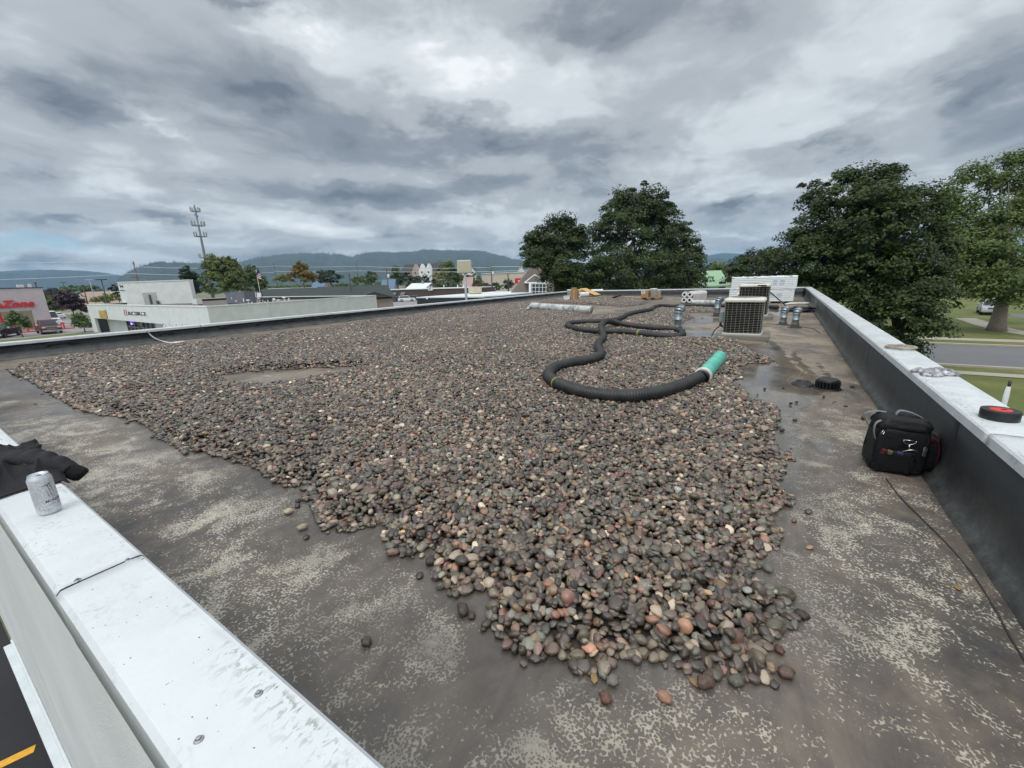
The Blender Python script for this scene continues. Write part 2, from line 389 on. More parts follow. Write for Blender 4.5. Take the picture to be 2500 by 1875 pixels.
# materials of the roof
def roof_material():
    g = G('roof_membrane'); m = g.math
    mid = g.noise(2.3, 6, 0.66, 0.9, (4, 1, 0)); fine = g.noise(26, 5, 0.7, 0.4)
    sm = g.noise(4.2, 6, 0.68, 1.8, (2, 9, 0), (1.0, 0.30, 1), rot=0.6); sm2 = g.noise(9.0, 5, 0.7, 1.2, (5, 5, 0), (0.25, 1.0, 1), rot=0.9)
    col = g.ramp(mid, [(0.28, srgb(66, 61, 57)), (0.45, srgb(98, 89, 81)), (0.58, srgb(126, 114, 101)), (0.72, srgb(86, 79, 73))])
    col = g.mix(g.ramp(sm, [(0.42, 0.0), (0.66, 0.75)]), col, srgb(66, 61, 58))
    col = g.mix(g.ramp(sm2, [(0.52, 0.0), (0.70, 0.45)]), col, srgb(128, 119, 110))
    far = g.attr('dry').outputs['Fac']
    tanm = m('MULTIPLY', far, g.ramp(g.noise(1.7, 7, 0.72, 0.7, (8, 3, 0), (1.0, 0.55, 1)), [(0.40, 0.0), (0.56, 0.9)]))
    col = g.mix(tanm, col, g.ramp(g.noise(30, 5, 0.75), [(0.32, srgb(116, 101, 86)), (0.68, srgb(180, 163, 140))]))
    # bluish worn patches where the black sheet shows
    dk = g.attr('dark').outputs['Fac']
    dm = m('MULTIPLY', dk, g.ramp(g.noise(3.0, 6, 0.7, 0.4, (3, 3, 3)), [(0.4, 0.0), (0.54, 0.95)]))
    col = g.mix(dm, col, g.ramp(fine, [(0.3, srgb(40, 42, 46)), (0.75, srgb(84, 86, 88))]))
    # chalky flaking film: lace with round holes, thinning at the rim of each patch
    ck = g.attr('chalk').outputs['Fac']; c2 = g.noise(3.4, 6, 0.66, 0.6, (6, 2, 0))
    wv = g.N.new('ShaderNodeVectorMath'); wv.operation = 'MULTIPLY_ADD'; nz = g.N.new('ShaderNodeTexNoise'); g.L.new(g.obj, nz.inputs['Vector']); nz.inputs['Scale'].default_value = 38; nz.inputs['Detail'].default_value = 3
    g.L.new(nz.outputs['Color'], wv.inputs[0]); wv.inputs[1].default_value = (0.016, 0.016, 0); g.L.new(g.obj, wv.inputs[2])
    vo = g.N.new('ShaderNodeTexVoronoi'); g.L.new(wv.outputs[0], vo.inputs['Vector']); vo.inputs['Scale'].default_value = 100; vo.voronoi_dimensions = '2D'
    patch = m('ADD', m('MULTIPLY_ADD', c2, 3.6, -2.34), m('MULTIPLY', ck, 0.80)); patch = m('ADD', patch, m('MULTIPLY_ADD', g.noise(15, 6, 0.72, 0.5, (1, 4, 0)), 1.9, -0.95))
    hz_ = m('MULTIPLY_ADD', patch, 0.55, 0.42, clamp=True); col = g.mix(m('MULTIPLY', hz_, 0.45), col, g.ramp(g.noise(14, 5, 0.75, 0.4, (6, 6, 0)), [(0.3, srgb(112, 100, 88)), (0.7, srgb(164, 151, 133))]))
    cm = m('MULTIPLY', m('SUBTRACT', m('ADD', vo.outputs['Distance'], m('MULTIPLY', patch, 0.75)), 0.62), 9.0, clamp=True)
    cm = m('MULTIPLY', cm, g.ramp(g.noise(60, 3, 0.6), [(0.30, 0.25), (0.5, 1.0)]))
    col = g.mix(m('MULTIPLY', cm, 0.9), col, g.ramp(fine, [(0.3, srgb(176, 168, 150)), (0.7, srgb(214, 208, 192))]))
    # mud film along the gravel
    mud = g.attr('mud').outputs['Fac']
    mm = m('MULTIPLY', mud, g.ramp(g.noise(3.2, 4, 0.6, 1.0, (1, 7, 0)), [(0.3, 0.45), (0.55, 1.0)]), clamp=True)
    col = g.mix(mm, col, g.ramp(g.noise(9, 5, 0.7, 1.2, (0, 2, 0), (1, 0.4, 1)), [(0.3, srgb(70, 66, 63)), (0.7, srgb(104, 98, 93))]))
    # broad damp stains
    st_ = g.ramp(g.noise(0.85, 6, 0.68, 1.2, (12, 4, 0), (1, 0.7, 1)), [(0.46, 0.0), (0.64, 0.5)])
    col = g.mix(m('MULTIPLY', st_, m('SUBTRACT', 1.0, m('MULTIPLY', cm, 0.7))), col, srgb(58, 54, 51))
    # dark grit
    gr = g.ramp(g.noise(70, 3, 0.7, 0.2, (9, 9, 0)), [(0.66, 0.0), (0.73, 0.6)])
    col = g.mix(m('MULTIPLY', gr, g.ramp(g.noise(1.7, 3, 0.6, 0, (5, 5, 0)), [(0.45, 0.0), (0.6, 1.0)])), col, srgb(52, 48, 46))
    pud = g.attr('puddle').outputs['Fac']
    pe = m('ADD', pud, m('MULTIPLY_ADD', g.noise(4.0, 4, 0.6, 0.6, (2, 2, 0)), 0.9, -0.45))
    pm = g.ramp(pe, [(0.42, 0.0), (0.60, 1.0)])
    col = g.mix(pm, col, g.mix(0.4, col, srgb(70, 66, 62)))
    g.set(g.b.inputs['Base Color'], col)
    damp = g.ramp(g.noise(0.9, 4, 0.6, 0.6, (3, 8, 1)), [(0.35, 0.32), (0.62, 0.58)])
    damp = m('SUBTRACT', damp, m('MULTIPLY', mm, 0.24), clamp=True)
    g.set(g.b.inputs['Roughness'], m('ADD', m('MULTIPLY', damp, m('SUBTRACT', 1.0, pm)), m('MULTIPLY', pm, 0.10)))
    h = m('ADD', m('MULTIPLY', fine, 0.35), m('ADD', m('MULTIPLY', cm, 0.4), m('MULTIPLY', mid, 0.6)))
    h = m('MULTIPLY', h, m('SUBTRACT', 1.0, pm))
    g.bump(h, 0.45, 0.006)
    return g.m
def coping_material():
    g = G('coping_metal'); m = g.math
    n = g.noise(3.0, 5, 0.65, 0.6); f = g.noise(60, 4, 0.7)
    col = g.ramp(n, [(0.25, (0.60, 0.635, 0.65)), (0.6, (0.69, 0.72, 0.735))]); col = g.mix(g.ramp(g.noise(120, 3, 0.7, 0, (3, 1, 0)), [(0.42, 0.0), (0.7, 0.22)]), col, srgb(196, 204, 206))
    gm = m('MULTIPLY', g.ramp(g.noise(5.5, 5, 0.7, 0.4, (2, 2, 0)), [(0.5, 0.0), (0.68, 1.0)]), g.ramp(f, [(0.48, 0.0), (0.66, 0.8)]))
    col = g.mix(m('MULTIPLY', gm, 0.85), col, srgb(138, 144, 142))
    ed = g.attr('edge').outputs['Fac']     # lichen and grime along the inner lip
    ef = m('MULTIPLY', ed, g.ramp(g.noise(75, 3, 0.6, 0.6, (0, 0, 0), (1.0, 0.5, 1)), [(0.52, 0.0), (0.6, 1.0)]))
    ef = m('MULTIPLY', ef, g.ramp(g.noise(2.6, 4, 0.6, 0, (7, 0, 0)), [(0.40, 0.0), (0.56, 1.0)]))
    col = g.mix(m('MULTIPLY', ef, 0.7), col, srgb(136, 142, 132))
    gt = g.attr('grime').outputs['Fac']
    gs = m('MULTIPLY', gt, g.ramp(g.noise(6, 6, 0.72, 0.5, (1, 3, 0), (1, 1, 1)), [(0.40, 0.0), (0.66, 1.0)]))
    col = g.mix(m('MULTIPLY', gs, 0.6), col, srgb(128, 134, 124))
    sp = g.ramp(g.noise(95, 2, 0.4, 0, (4, 4, 0)), [(0.74, 0.0), (0.765, 1.0)])
    col = g.mix(sp, col, srgb(60, 58, 54))
    g.set(g.b.inputs['Base Color'], col); g.set(g.b.inputs['Roughness'], g.ramp(n, [(0.3, 0.38), (0.7, 0.55)]))
    g.bump(g.noise(2.2, 3, 0.5, 0, (5, 1, 0)), 0.25, 0.01)
    return g.m
def lining_material():
    g = G('black_membrane'); m = g.math
    n = g.noise(1.3, 5, 0.62, 0.7, (0, 0, 0), (1, 1, 0.35)); f = g.noise(30, 4, 0.7)
    col = g.ramp(n, [(0.3, srgb(30, 33, 36)), (0.55, srgb(40, 44, 47)), (0.8, srgb(54, 57, 59))])
    du = g.attr('dust').outputs['Fac']
    dm = m('MULTIPLY', du, g.ramp(g.noise(4.5, 6, 0.72, 0.8, (4, 4, 1)), [(0.3, 0.1), (0.6, 1.0)]))
    col = g.mix(dm, col, g.ramp(f, [(0.3, srgb(104, 104, 102)), (0.7, srgb(142, 140, 134))]))
    st = g.ramp(g.noise(9, 2, 0.5, 0, (0, 0, 0), (1, 1, 0.04)), [(0.7, 0.0), (0.76, 0.35)])
    col = g.mix(st, col, srgb(120, 124, 124))
    g.set(g.b.inputs['Base Color'], col); g.set(g.b.inputs['Roughness'], g.ramp(n, [(0.3, 0.42), (0.7, 0.62)]))
    g.bump(m('ADD', m('MULTIPLY', f, 0.2), g.noise(3.0, 3, 0.5)), 0.35, 0.012)
    return g.m
def stucco_material(name, c, sc=55, b=0.5):
    g = G(name); n = g.noise(1.2, 5, 0.6); f = g.noise(sc, 5, 0.7)
    k = g.ramp(n, [(0.3, tuple(x * 0.86 for x in c)), (0.7, c)])
    g.set(g.b.inputs['Base Color'], k); g.b.inputs['Roughness'].default_value = 0.85; g.bump(f, b, 0.006); return g.m
M_ROOF = roof_material(); M_COP = coping_material(); M_LIN = lining_material(); M_STUC = stucco_material('pale_stucco', srgb(232, 235, 233), 75, 0.9)

home = thing('commercial_building', 'flat roofed stucco building under our feet, its roof ringed by white metal coping', 'building', (-5.5, 13, 0))
# walls below the parapet
b = MB()
b.box((-5.466, 0.1475, (ZC - 0.03) / 2), (13.19, 0.05, ZC - 0.03)); b.box((-5.466, YF - 0.05, (ZC - 0.03) / 2), (13.19, 0.05, ZC - 0.03))
b.box((XL + 0.05, 13.04, (ZC - 0.03) / 2), (0.05, 25.68, ZC - 0.03)); b.box((XR - 0.05, 13.04, (ZC - 0.03) / 2), (0.05, 25.68, ZC - 0.03))
b.build('wall', M_STUC, home, world=True)
b = MB(); b.box((-1.5, 0.072, 0.47), (14.0, 0.100, 0.16)); b.box((-1.5, 0.108, 0.59), (13.9, 0.026, 0.08)); b.box((-1.5, 0.09, 0.2), (13.8, 0.06, 0.05))
b.build('wall_ledge', mat('ledge_paint', srgb(214, 220, 222), 0.5, scale=4, var=0.1), home, world=True, bevel=0.008)
# membrane floor of the roof
def build_deck():
    nx, ny = 176, 260
    xs = IXL + 0.01 + (IXR - IXL - 0.02) * (np.linspace(0, 1, nx) ** 0.62); ys = IYN - 0.01 + (IYF - IYN + 0.02) * (np.linspace(0, 1, ny) ** 1.7)
    X, Y = np.meshgrid(xs, ys); X = X.ravel(); Y = Y.ravel()
    d = gravel_d(X, Y)
    Z = zr_np(X) + (fbm(X * 1.7, Y * 1.7, 3, 3) - 0.45) * 0.012
    V = np.c_[X - home.location.x, Y - home.location.y, Z]
    i = np.arange(ny - 1)[:, None] * nx + np.arange(nx - 1)[None, :]; i = i.ravel()
    o = np_mesh('roof_membrane', V, np.c_[i, i + 1, i + nx + 1, i + nx], M_ROOF, home, True)
    mud = np.exp(-np.clip(-d, 0, 9) / 0.20) * (0.35 + fbm(X * 2.2, Y * 2.2, 41, 3) * 1.3)
    near = np.exp(-((X + 0.9) ** 2 / 1.6 + (Y - 0.9) ** 2 / 0.5)) * 0.8
    fattr(o, 'mud', np.clip(np.maximum(mud, near * fbm(X * 1.5, Y * 1.5, 47, 3) * 1.6), 0, 1))
    pud = np.full(X.shape, -1.0)
    for P in [[(1790,880),(1880,890),(1990,915),(2030,945),(1950,1010),(1890,1010),(1830,960),(1800,930)], [(1655,803),(1720,808),(1775,815),(1780,824),(1700,823),(1655,815)],
              [(1690,776),(1755,777),(1760,786),(1690,788)], [(1895,1000),(1960,1030),(1955,1090),(1960,1150),(1935,1210),(1905,1290),(1860,1280),(1880,1180),(1900,1110)],
              [(1985,1066),(2040,1076),(2035,1114),(1985,1104)], [(1868,826),(1898,838),(1950,900),(2012,930),(1990,944),(1925,912),(1878,872)], [(1875,753),(1906,755),(1906,770),(1880,770)],
              [(1940,860),(1985,905),(2035,950),(2020,955),(1960,905),(1925,868)], [(1990,880),(2050,930),(2080,975),(2060,970),(2020,935)]]:
        pud = np.maximum(pud, poly_sdf(deckpoly(P), X, Y) / 0.12)
    fattr(o, 'puddle', np.clip(pud * 0.5 + 0.5, 0, 1))
    def blobs(L_):
        a = np.zeros(X.shape)
        for px, py, r, k in L_:
            q = deck(px, py); a = np.maximum(a, k * np.exp(-((X - q.x) ** 2 + (Y - q.y) ** 2) / r ** 2))
        return np.clip(a, 0, 1)
    fattr(o, 'chalk', np.maximum(blobs([(2060,1330,.55,1),(1980,1180,.8,1),(2020,1060,.7,.9),(2180,1400,.45,.9),(2030,1560,.3,1),(2120,1480,.35,.9),(2300,1530,.3,.7),(1450,1850,.3,1),(1310,1840,.25,1),(1560,1800,.2,.8),(1750,1800,.25,.9),(880,1490,.28,1),(1010,1600,.25,1),
        (900,1720,.35,.9),(700,1560,.3,.9),(620,1240,.6,1),(450,1180,.9,.9),(280,1130,1.3,.9),(180,1030,1.6,.8),(560,1400,.45,.9),(900,1780,.3,.9),(2250,1780,.2,.8),(2350,1700,.2,.6),(2080,1700,.2,.9),(1850,1800,.2,.8),(800,1400,.3,.9),(2200,1250,.4,.6)]), 0.06))
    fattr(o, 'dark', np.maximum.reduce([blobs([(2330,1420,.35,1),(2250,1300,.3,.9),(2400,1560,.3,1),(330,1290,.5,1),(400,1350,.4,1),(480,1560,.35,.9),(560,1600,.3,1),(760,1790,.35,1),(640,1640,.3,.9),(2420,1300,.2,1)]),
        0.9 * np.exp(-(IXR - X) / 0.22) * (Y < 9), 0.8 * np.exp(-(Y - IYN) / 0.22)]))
    dry = np.clip((Y - 2.4) / 4.0, 0, 1) * np.clip((X + 3.5) / 2.5, 0, 1); dry = np.maximum(dry, np.clip((-3.2 - X) / 2.0, 0, 1) * np.clip((Y - 0.6) / 1.0, 0, 1) * 0.75)
    fattr(o, 'dry', np.clip(dry * 1.1, 0, 1))
build_deck()
# black sheet up the inside of the parapet, with its sloped foot
def lining(a, b, n, foot, fh, dustk, dusth):
    a, b, n = Vector((*a, 0)), Vector((*b, 0)), Vector((*n, 0)); L_ = (b - a).length; m = max(2, int(L_ / 0.12))
    prof = [(foot, 0.0), (foot * 0.4, fh * 0.45), (0.012, fh), (0.0, fh * 1.5), (0.0, 0.45), (0.0, 1.0)]
    V = []; du = []
    for i in range(m + 1):
        p = a.lerp(b, i / m); z0 = zroof(p.x) - 0.012; zt = ZC - 0.03
        wob = 0.012 * (fbm(np.array([i * 0.31]), np.array([foot * 9]), 3)[0] - 0.45)
        for k, (o_, h) in enumerate(prof):
            z = z0 + 0.012 + h if k < 4 else (z0 + (zt - z0) * h)
            q = p + n * (o_ + wob * (k < 5)); V.append((q.x - home.location.x, q.y - home.location.y, max(z, z0)))
            du.append(dustk * math.exp(-max(0, z - z0) / dusth))
    K = len(prof); F = [(i * K + k, (i + 1) * K + k, (i + 1) * K + k + 1, i * K + k + 1) for i in range(m) for k in range(K - 1)]
    o = np_mesh('parapet_lining', V, F, M_LIN, home, True); fattr(o, 'dust', du)
    md = o.modifiers.new('solid', 'SOLIDIFY'); md.thickness = 0.05; md.offset = -1 if (b - a).cross(Vector((0, 0, 1))).dot(n) > 0 else 1
lining((IXR + 0.012, IYN - 0.05), (IXR + 0.012, IYF + 0.05), (-1, 0), 0.07, 0.09, 0.75, 0.10)
lining((IXL - 0.02, IYN - 0.05), (IXL - 0.02, IYF + 0.05), (1, 0), 0.16, 0.10, 0.75, 0.09)
lining((IXL, IYF + 0.01), (IXR, IYF + 0.01), (0, -1), 0.06, 0.08, 0.6, 0.08)
lining((IXL, IYN - 0.012), (IXR, IYN - 0.012), (0, 1), 0.06, 0.08, 0.6, 0.08)
# laps where one sheet of lining overlaps the next
M_LAP = mat('lap_edge', srgb(46, 49, 51), 0.5, var=0.3, scale=5)
for y in (3.3, 6.4, 9.6, 12.8, 16.0, 19.2, 22.4):
    MB().box((IXR + 0.0115, y, (zroof(1) + 0.16 + ZC - 0.06) / 2), (0.005, 0.055, ZC - 0.06 - zroof(1) - 0.16)).build('membrane_lap', M_LAP, home, world=True)
# white metal coping in lengths
M_SCREW = mat('screw_metal', srgb(170, 172, 172), 0.35, 0.9, var=0.2, scale=60)
def coping(x0, x1, y0, y1, inner, along, screws=(), dz=0.0):
    """one length of coping; inner: which side looks onto the roof"""
    n = max(2, int((x1 - x0 if along == 'x' else y1 - y0) / 0.05)); n = min(n, 260)
    w = (y1 - y0) if along == 'x' else (x1 - x0); z = ZC + dz
    cross = [(-0.004, -0.17), (-0.010, -0.012), (0.0, -0.001), (0.012, 0.0)] + [(w * t, 0.0) for t in (0.25, 0.5, 0.72, 0.85, 0.93)] + [(w - 0.012, 0.0), (w, -0.001), (w + 0.008, -0.010), (w + 0.010, -0.055), (w - 0.004, -0.060), (w - 0.03, -0.060)]
    V = []; E_ = []; Gm = []
    for i in range(n + 1):
        t = i / n
        for o_, h in cross:
            wv = 0.0012 * math.sin(t * n * 0.05 * 3.3 + dz * 900) if 0.012 < o_ < w - 0.012 else 0
            if along == 'x': q = (x0 + (x1 - x0) * t, (y0 + o_) if inner > 0 else (y1 - o_), z + h + wv)
            else: q = ((x0 + o_) if inner > 0 else (x1 - o_), y0 + (y1 - y0) * t, z + h + wv)
            V.append((q[0] - home.location.x, q[1] - home.location.y, q[2]))
            E_.append(max(0, min(1, (o_ - w * 0.55) / (w * 0.36))) if o_ < w - 0.004 else 0.0)
            Gm.append(0.0 if along == 'x' and inner > 0 else min(1.0, 0.35 + max(0.0, (q[1] - 3) / 14)) if along == 'y' and inner < 0 else 0.2)
    K = len(cross); F = [(i * K + k, i * K + k + 1, (i + 1) * K + k + 1, (i + 1) * K + k) for i in range(n) for k in range(K - 1)]
    o = np_mesh('coping', V, F, M_COP, home, True); fattr(o, 'edge', E_); fattr(o, 'grime', Gm)
    md = o.modifiers.new('sheet', 'SOLIDIFY'); md.thickness = 0.002
    o.data.set_sharp_from_angle(angle=math.radians(35))
    for px, py in screws:
        q = at(px, py, z) ; s = MB()
        s.lathe([(0.0078, 0.0), (0.0085, 0.002), (0.0068, 0.004), (0.0048, 0.0046)], (q.x, q.y, z), 16); s.lathe([(0.0044, 0.0044), (0.0042, 0.008), (0.0, 0.0086)], (q.x, q.y, z), 6)
        s.build('screw', M_SCREW, o, world=True, smooth=False)
J1 = at(250, 1398, ZC).x
coping(XL + 0.002, J1 - 0.008, YN, IYN, 1, 'x', [(313, 1369), (190, 1418)])
coping(J1 + 0.006, 4.2 if False else XR - 0.002, YN - 0.0015, IYN - 0.0015, 1, 'x', [(632, 1695), (486, 1808)], 0.0012)
b = MB(); b.box((J1, (YN + IYN) / 2, ZC - 0.0045), (0.10, IYN - YN - 0.004, 0.006)); b.box((J1, YN - 0.0045, ZC - 0.09), (0.05, 0.004, 0.15)); b.build('coping_joint', mat('dark_sealant', srgb(40, 44, 54), 0.6), home, world=True)
ys_ = [IYN + 0.002, at(2422, 1060, ZC).y, at(2157, 855, ZC).y, 9.6, 13.2, 16.8, 20.4, YF - 0.002]
for k, (a_, c_) in enumerate(zip(ys_[:-1], ys_[1:])): coping(IXR, XR, a_ + 0.002, c_ - 0.002, -1, 'y', (), 0.0015 * (k % 2))
ys_ = [IYN + 0.002, 4.4, 8.0, 11.6, 15.2, 18.8, 22.4, YF - 0.002]
for k, (a_, c_) in enumerate(zip(ys_[:-1], ys_[1:])): coping(XL, IXL, a_ + 0.002, c_ - 0.002, 1, 'y', (), 0.0015 * (k % 2))
xs_ = [IXL + 0.002, -8.6, -5.0, -1.4, IXR - 0.002]
for k, (a_, c_) in enumerate(zip(xs_[:-1], xs_[1:])): coping(a_ + 0.002, c_ - 0.002, IYF, YF, -1, 'x', (), 0.0015 * (k % 2))
# wood nailer below the coping closes the wall top
b = MB()
for c, d in (((-5.466, 0.225, ZC - 0.08), (13.0, 0.10, 0.13)), ((-5.466, 25.86, ZC - 0.08), (13.0, 0.10, 0.13)), ((XL + 0.11, 13, ZC - 0.08), (0.12, 25.5, 0.13)), ((XR - 0.12, 13, ZC - 0.08), (0.13, 25.5, 0.13))): b.box(c, d)
b.build('wall_plate', mat('plate_wood', srgb(70, 64, 58), 0.8), home, world=True)

# ------------------------------------------------------------------ river gravel
PEBBLE_SRGB = [(76, 70, 67, 16), (92, 84, 79, 16), (62, 58, 57, 11), (104, 87, 82, 7), (112, 82, 76, 3.6), (96, 68, 66, 2.6), (120, 110, 98, 13), (98, 102, 96, 5), (108, 114, 108, 2.5), (142, 132, 120, 6), (170, 160, 148, 3), (190, 180, 166, 1.0), (132, 110, 86, 4), (150, 116, 98, 2.5), (118, 122, 122, 2), (90, 87, 76, 10), (146, 108, 94, 1.5)]
PC = np.array([srgb(*c[:3]) for c in PEBBLE_SRGB]); PC = (PC.mean(1, keepdims=True) * 0.08 + PC * 0.92) * np.array([1.06, 0.965, 0.84]) * 0.90; PW = np.array([c[3] for c in PEBBLE_SRGB], float); PW /= PW.sum()
def pebble_material():
    g = G('river_pebble'); m = g.math
    a = g.attr('col', 'INSTANCER'); n = g.noise(42, 4, 0.65, 0.5); f = g.noise(160, 3, 0.7)
    col = g.mix(g.ramp(n, [(0.35, 0.0), (0.7, 0.42)]), a.outputs['Color'], g.mix(0.5, a.outputs['Color'], srgb(64, 60, 58)))
    col = g.mix(g.ramp(f, [(0.6, 0.0), (0.75, 0.35)]), col, srgb(172, 164, 152))
    g.set(g.b.inputs['Base Color'], col); g.set(g.b.inputs['Roughness'], g.ramp(n, [(0.3, 0.18), (0.7, 0.42)])); g.b.inputs['Specular IOR Level'].default_value = 0.6; g.b.inputs['Coat Weight'].default_value = 0.25; g.b.inputs['Coat Roughness'].default_value = 0.18
    g.bump(n, 0.25, 0.004); return g.m
M_PEB = pebble_material(); M_SILT = mat('gravel_silt', srgb(38, 34, 32), 0.8, var=0.4, scale=18, bump=0.6)
def build_gravel():
    P = np.array(GRAVEL); x0, y0 = P.min(0) - 0.4; x1, y1 = P.max(0) + 0.4
    def layer(cell, keep, dz, seed):
        r = np.random.default_rng(seed)
        gx = np.arange(x0, x1, cell); gy = np.arange(y0, y1, cell); X, Y = np.meshgrid(gx, gy); X = X.ravel(); Y = Y.ravel()
        X = X + r.uniform(-0.5, 0.5, X.size) * cell * 1.1; Y = Y + r.uniform(-0.5, 0.5, Y.size) * cell * 1.1
        k = (X > IXL + 0.1) & (X < IXR - 0.1) & (r.random(X.size) < keep); X, Y = X[k], Y[k]
        d = gravel_d(X, Y); out = r.random(X.size) < np.where(d < 0, 0.022 * np.exp(d / 0.07), 1.0); k = ((d > 0.0) | out) & (d > -0.4)
        X, Y, d = X[k], Y[k], d[k]; h = gravel_hd(X, Y, np.maximum(d, 0))
        return X, Y, h * (1.0 if dz >= 0 else 0.55) + dz, d
    A = [layer(0.0275, 1.0, 0.0, 1), layer(0.040, 0.75, 0.012, 2)]
    X = np.concatenate([a[0] for a in A]); Y = np.concatenate([a[1] for a in A]); H = np.concatenate([a[2] for a in A]); D_ = np.concatenate([a[3] for a in A]); n = X.size
    r = np.random.default_rng(5)
    s = np.exp(r.normal(-3.95, 0.24, n)); s = np.clip(s, 0.010, 0.040)          # half length
    s = np.where(r.random(n) < 0.008, s * 1.35, s)
    sx = s; sy = s * r.uniform(0.66, 0.95, n); sz = s * r.uniform(0.40, 0.72, n)
    edge = D_ < 0.03; H = np.where(edge, sz * 0.8, np.maximum(H + r.normal(0, 0.006, n), sz * 0.8))
    V = np.c_[X, Y, zr_np(X) + H]
    rot = np.c_[r.normal(0, 0.36, n), r.normal(0, 0.36, n), r.uniform(0, 2 * PI, n)]; rot[edge, :2] *= 0.3
    ci = r.choice(len(PC), n, p=PW); zone = fbm(X * 0.9, Y * 0.9, 77, 3)
    c = PC[ci] * np.exp(r.normal(0, 0.36, n))[:, None] * (0.8 + 0.75 * zone)[:, None]
    # silty bed under the stones
    cell = 0.07; gx = np.arange(x0, x1, cell); gy = np.arange(y0, y1, cell); GX, GY = np.meshgrid(gx, gy); nx = gx.size
    gxr, gyr = GX.ravel(), GY.ravel(); gd = gravel_d(gxr, gyr); gh = gravel_hd(gxr, gyr, np.maximum(gd, 0))
    BV = np.c_[gxr, gyr, zr_np(gxr) + np.maximum(gh - 0.024, 0.003)]
    i = (np.arange(gy.size - 1)[:, None] * nx + np.arange(nx - 1)[None, :]).ravel(); F = np.c_[i, i + 1, i + nx + 1, i + nx]
    F = F[(gd[F] > 0.035).all(1)]
    used = np.unique(F); rm = np.full(BV.shape[0], -1); rm[used] = np.arange(used.size); BV = BV[used]; F = rm[F]
    nb = len(BV)
    o = np_mesh('gravel', np.r_[BV, V], F, M_SILT, None, True); tag(o, 'wet brown, grey and maroon river gravel spread in a thick sheet over the roof', 'gravel', kind='stuff')
    pad = lambda a: np.concatenate([np.zeros((nb,) + a.shape[1:], a.dtype), a])
    fattr(o, 'pt', pad(np.ones(n))); fattr(o, 'rot', pad(rot), 'FLOAT_VECTOR'); fattr(o, 'scl', pad(np.c_[sx, sy, sz]), 'FLOAT_VECTOR')
    fattr(o, 'idx', pad(r.integers(0, 7, n)), 'INT'); fattr(o, 'col', pad(np.c_[c, np.ones(n)]), 'FLOAT_COLOR')
    ng = bpy.data.node_groups.new('scatter_stones', 'GeometryNodeTree')
    ng.interface.new_socket('Geometry', in_out='INPUT', socket_type='NodeSocketGeometry'); ng.interface.new_socket('Geometry', in_out='OUTPUT', socket_type='NodeSocketGeometry')
    N, L = ng.nodes, ng.links; gi = N.new('NodeGroupInput'); go = N.new('NodeGroupOutput')
    def na(name, t):
        q = N.new('GeometryNodeInputNamedAttribute'); q.data_type = t; q.inputs[0].default_value = name; return next(s_ for s_ in q.outputs if s_.enabled and s_.name == 'Attribute')
    g2i = N.new('GeometryNodeGeometryToInstance')
    for k in range(7):
        ic = N.new('GeometryNodeMeshIcoSphere'); ic.inputs['Subdivisions'].default_value = 3 if k < 7 else 2; ic.inputs['Radius'].default_value = 1.0
        sp = N.new('GeometryNodeSetPosition'); L.new(ic.outputs[0], sp.inputs[0])
        nz = N.new('ShaderNodeTexNoise'); nz.noise_dimensions = '4D'; nz.inputs['W'].default_value = 3.7 * k + 1; nz.inputs['Scale'].default_value = 0.75; nz.inputs['Detail'].default_value = 1.5
        sb = N.new('ShaderNodeVectorMath'); sb.operation = 'SUBTRACT'; L.new(nz.outputs['Color'], sb.inputs[0]); sb.inputs[1].default_value = (0.5, 0.5, 0.5)
        sc = N.new('ShaderNodeVectorMath'); sc.operation = 'SCALE'; sc.inputs['Scale'].default_value = (0.9, 1.2, 0.8, 1.45, 1.0, 1.1, 1.3)[k]; L.new(sb.outputs[0], sc.inputs[0]); L.new(sc.outputs[0], sp.inputs['Offset'])
        ss = N.new('GeometryNodeSetShadeSmooth'); L.new(sp.outputs[0], ss.inputs[0])
        sm = N.new('GeometryNodeSetMaterial'); sm.inputs['Material'].default_value = M_PEB; L.new(ss.outputs[0], sm.inputs[0])
        L.new(sm.outputs[0], g2i.inputs[0])
    mp = N.new('GeometryNodeMeshToPoints'); L.new(gi.outputs[0], mp.inputs['Mesh']); L.new(na('pt', 'FLOAT'), mp.inputs['Selection'])
    io = N.new('GeometryNodeInstanceOnPoints'); L.new(mp.outputs[0], io.inputs['Points']); L.new(g2i.outputs[0], io.inputs['Instance']); io.inputs['Pick Instance'].default_value = True
    L.new(na('idx', 'INT'), io.inputs['Instance Index']); L.new(na('rot', 'FLOAT_VECTOR'), io.inputs['Rotation']); L.new(na('scl', 'FLOAT_VECTOR'), io.inputs['Scale'])
    jn = N.new('GeometryNodeJoinGeometry'); L.new(gi.outputs[0], jn.inputs[0]); L.new(io.outputs[0], jn.inputs[0]); L.new(jn.outputs[0], go.inputs[0])
    o.modifiers.new('stones', 'NODES').node_group = ng
    o.data.materials.append(M_PEB)
    print('pebbles', n)
build_gravel()
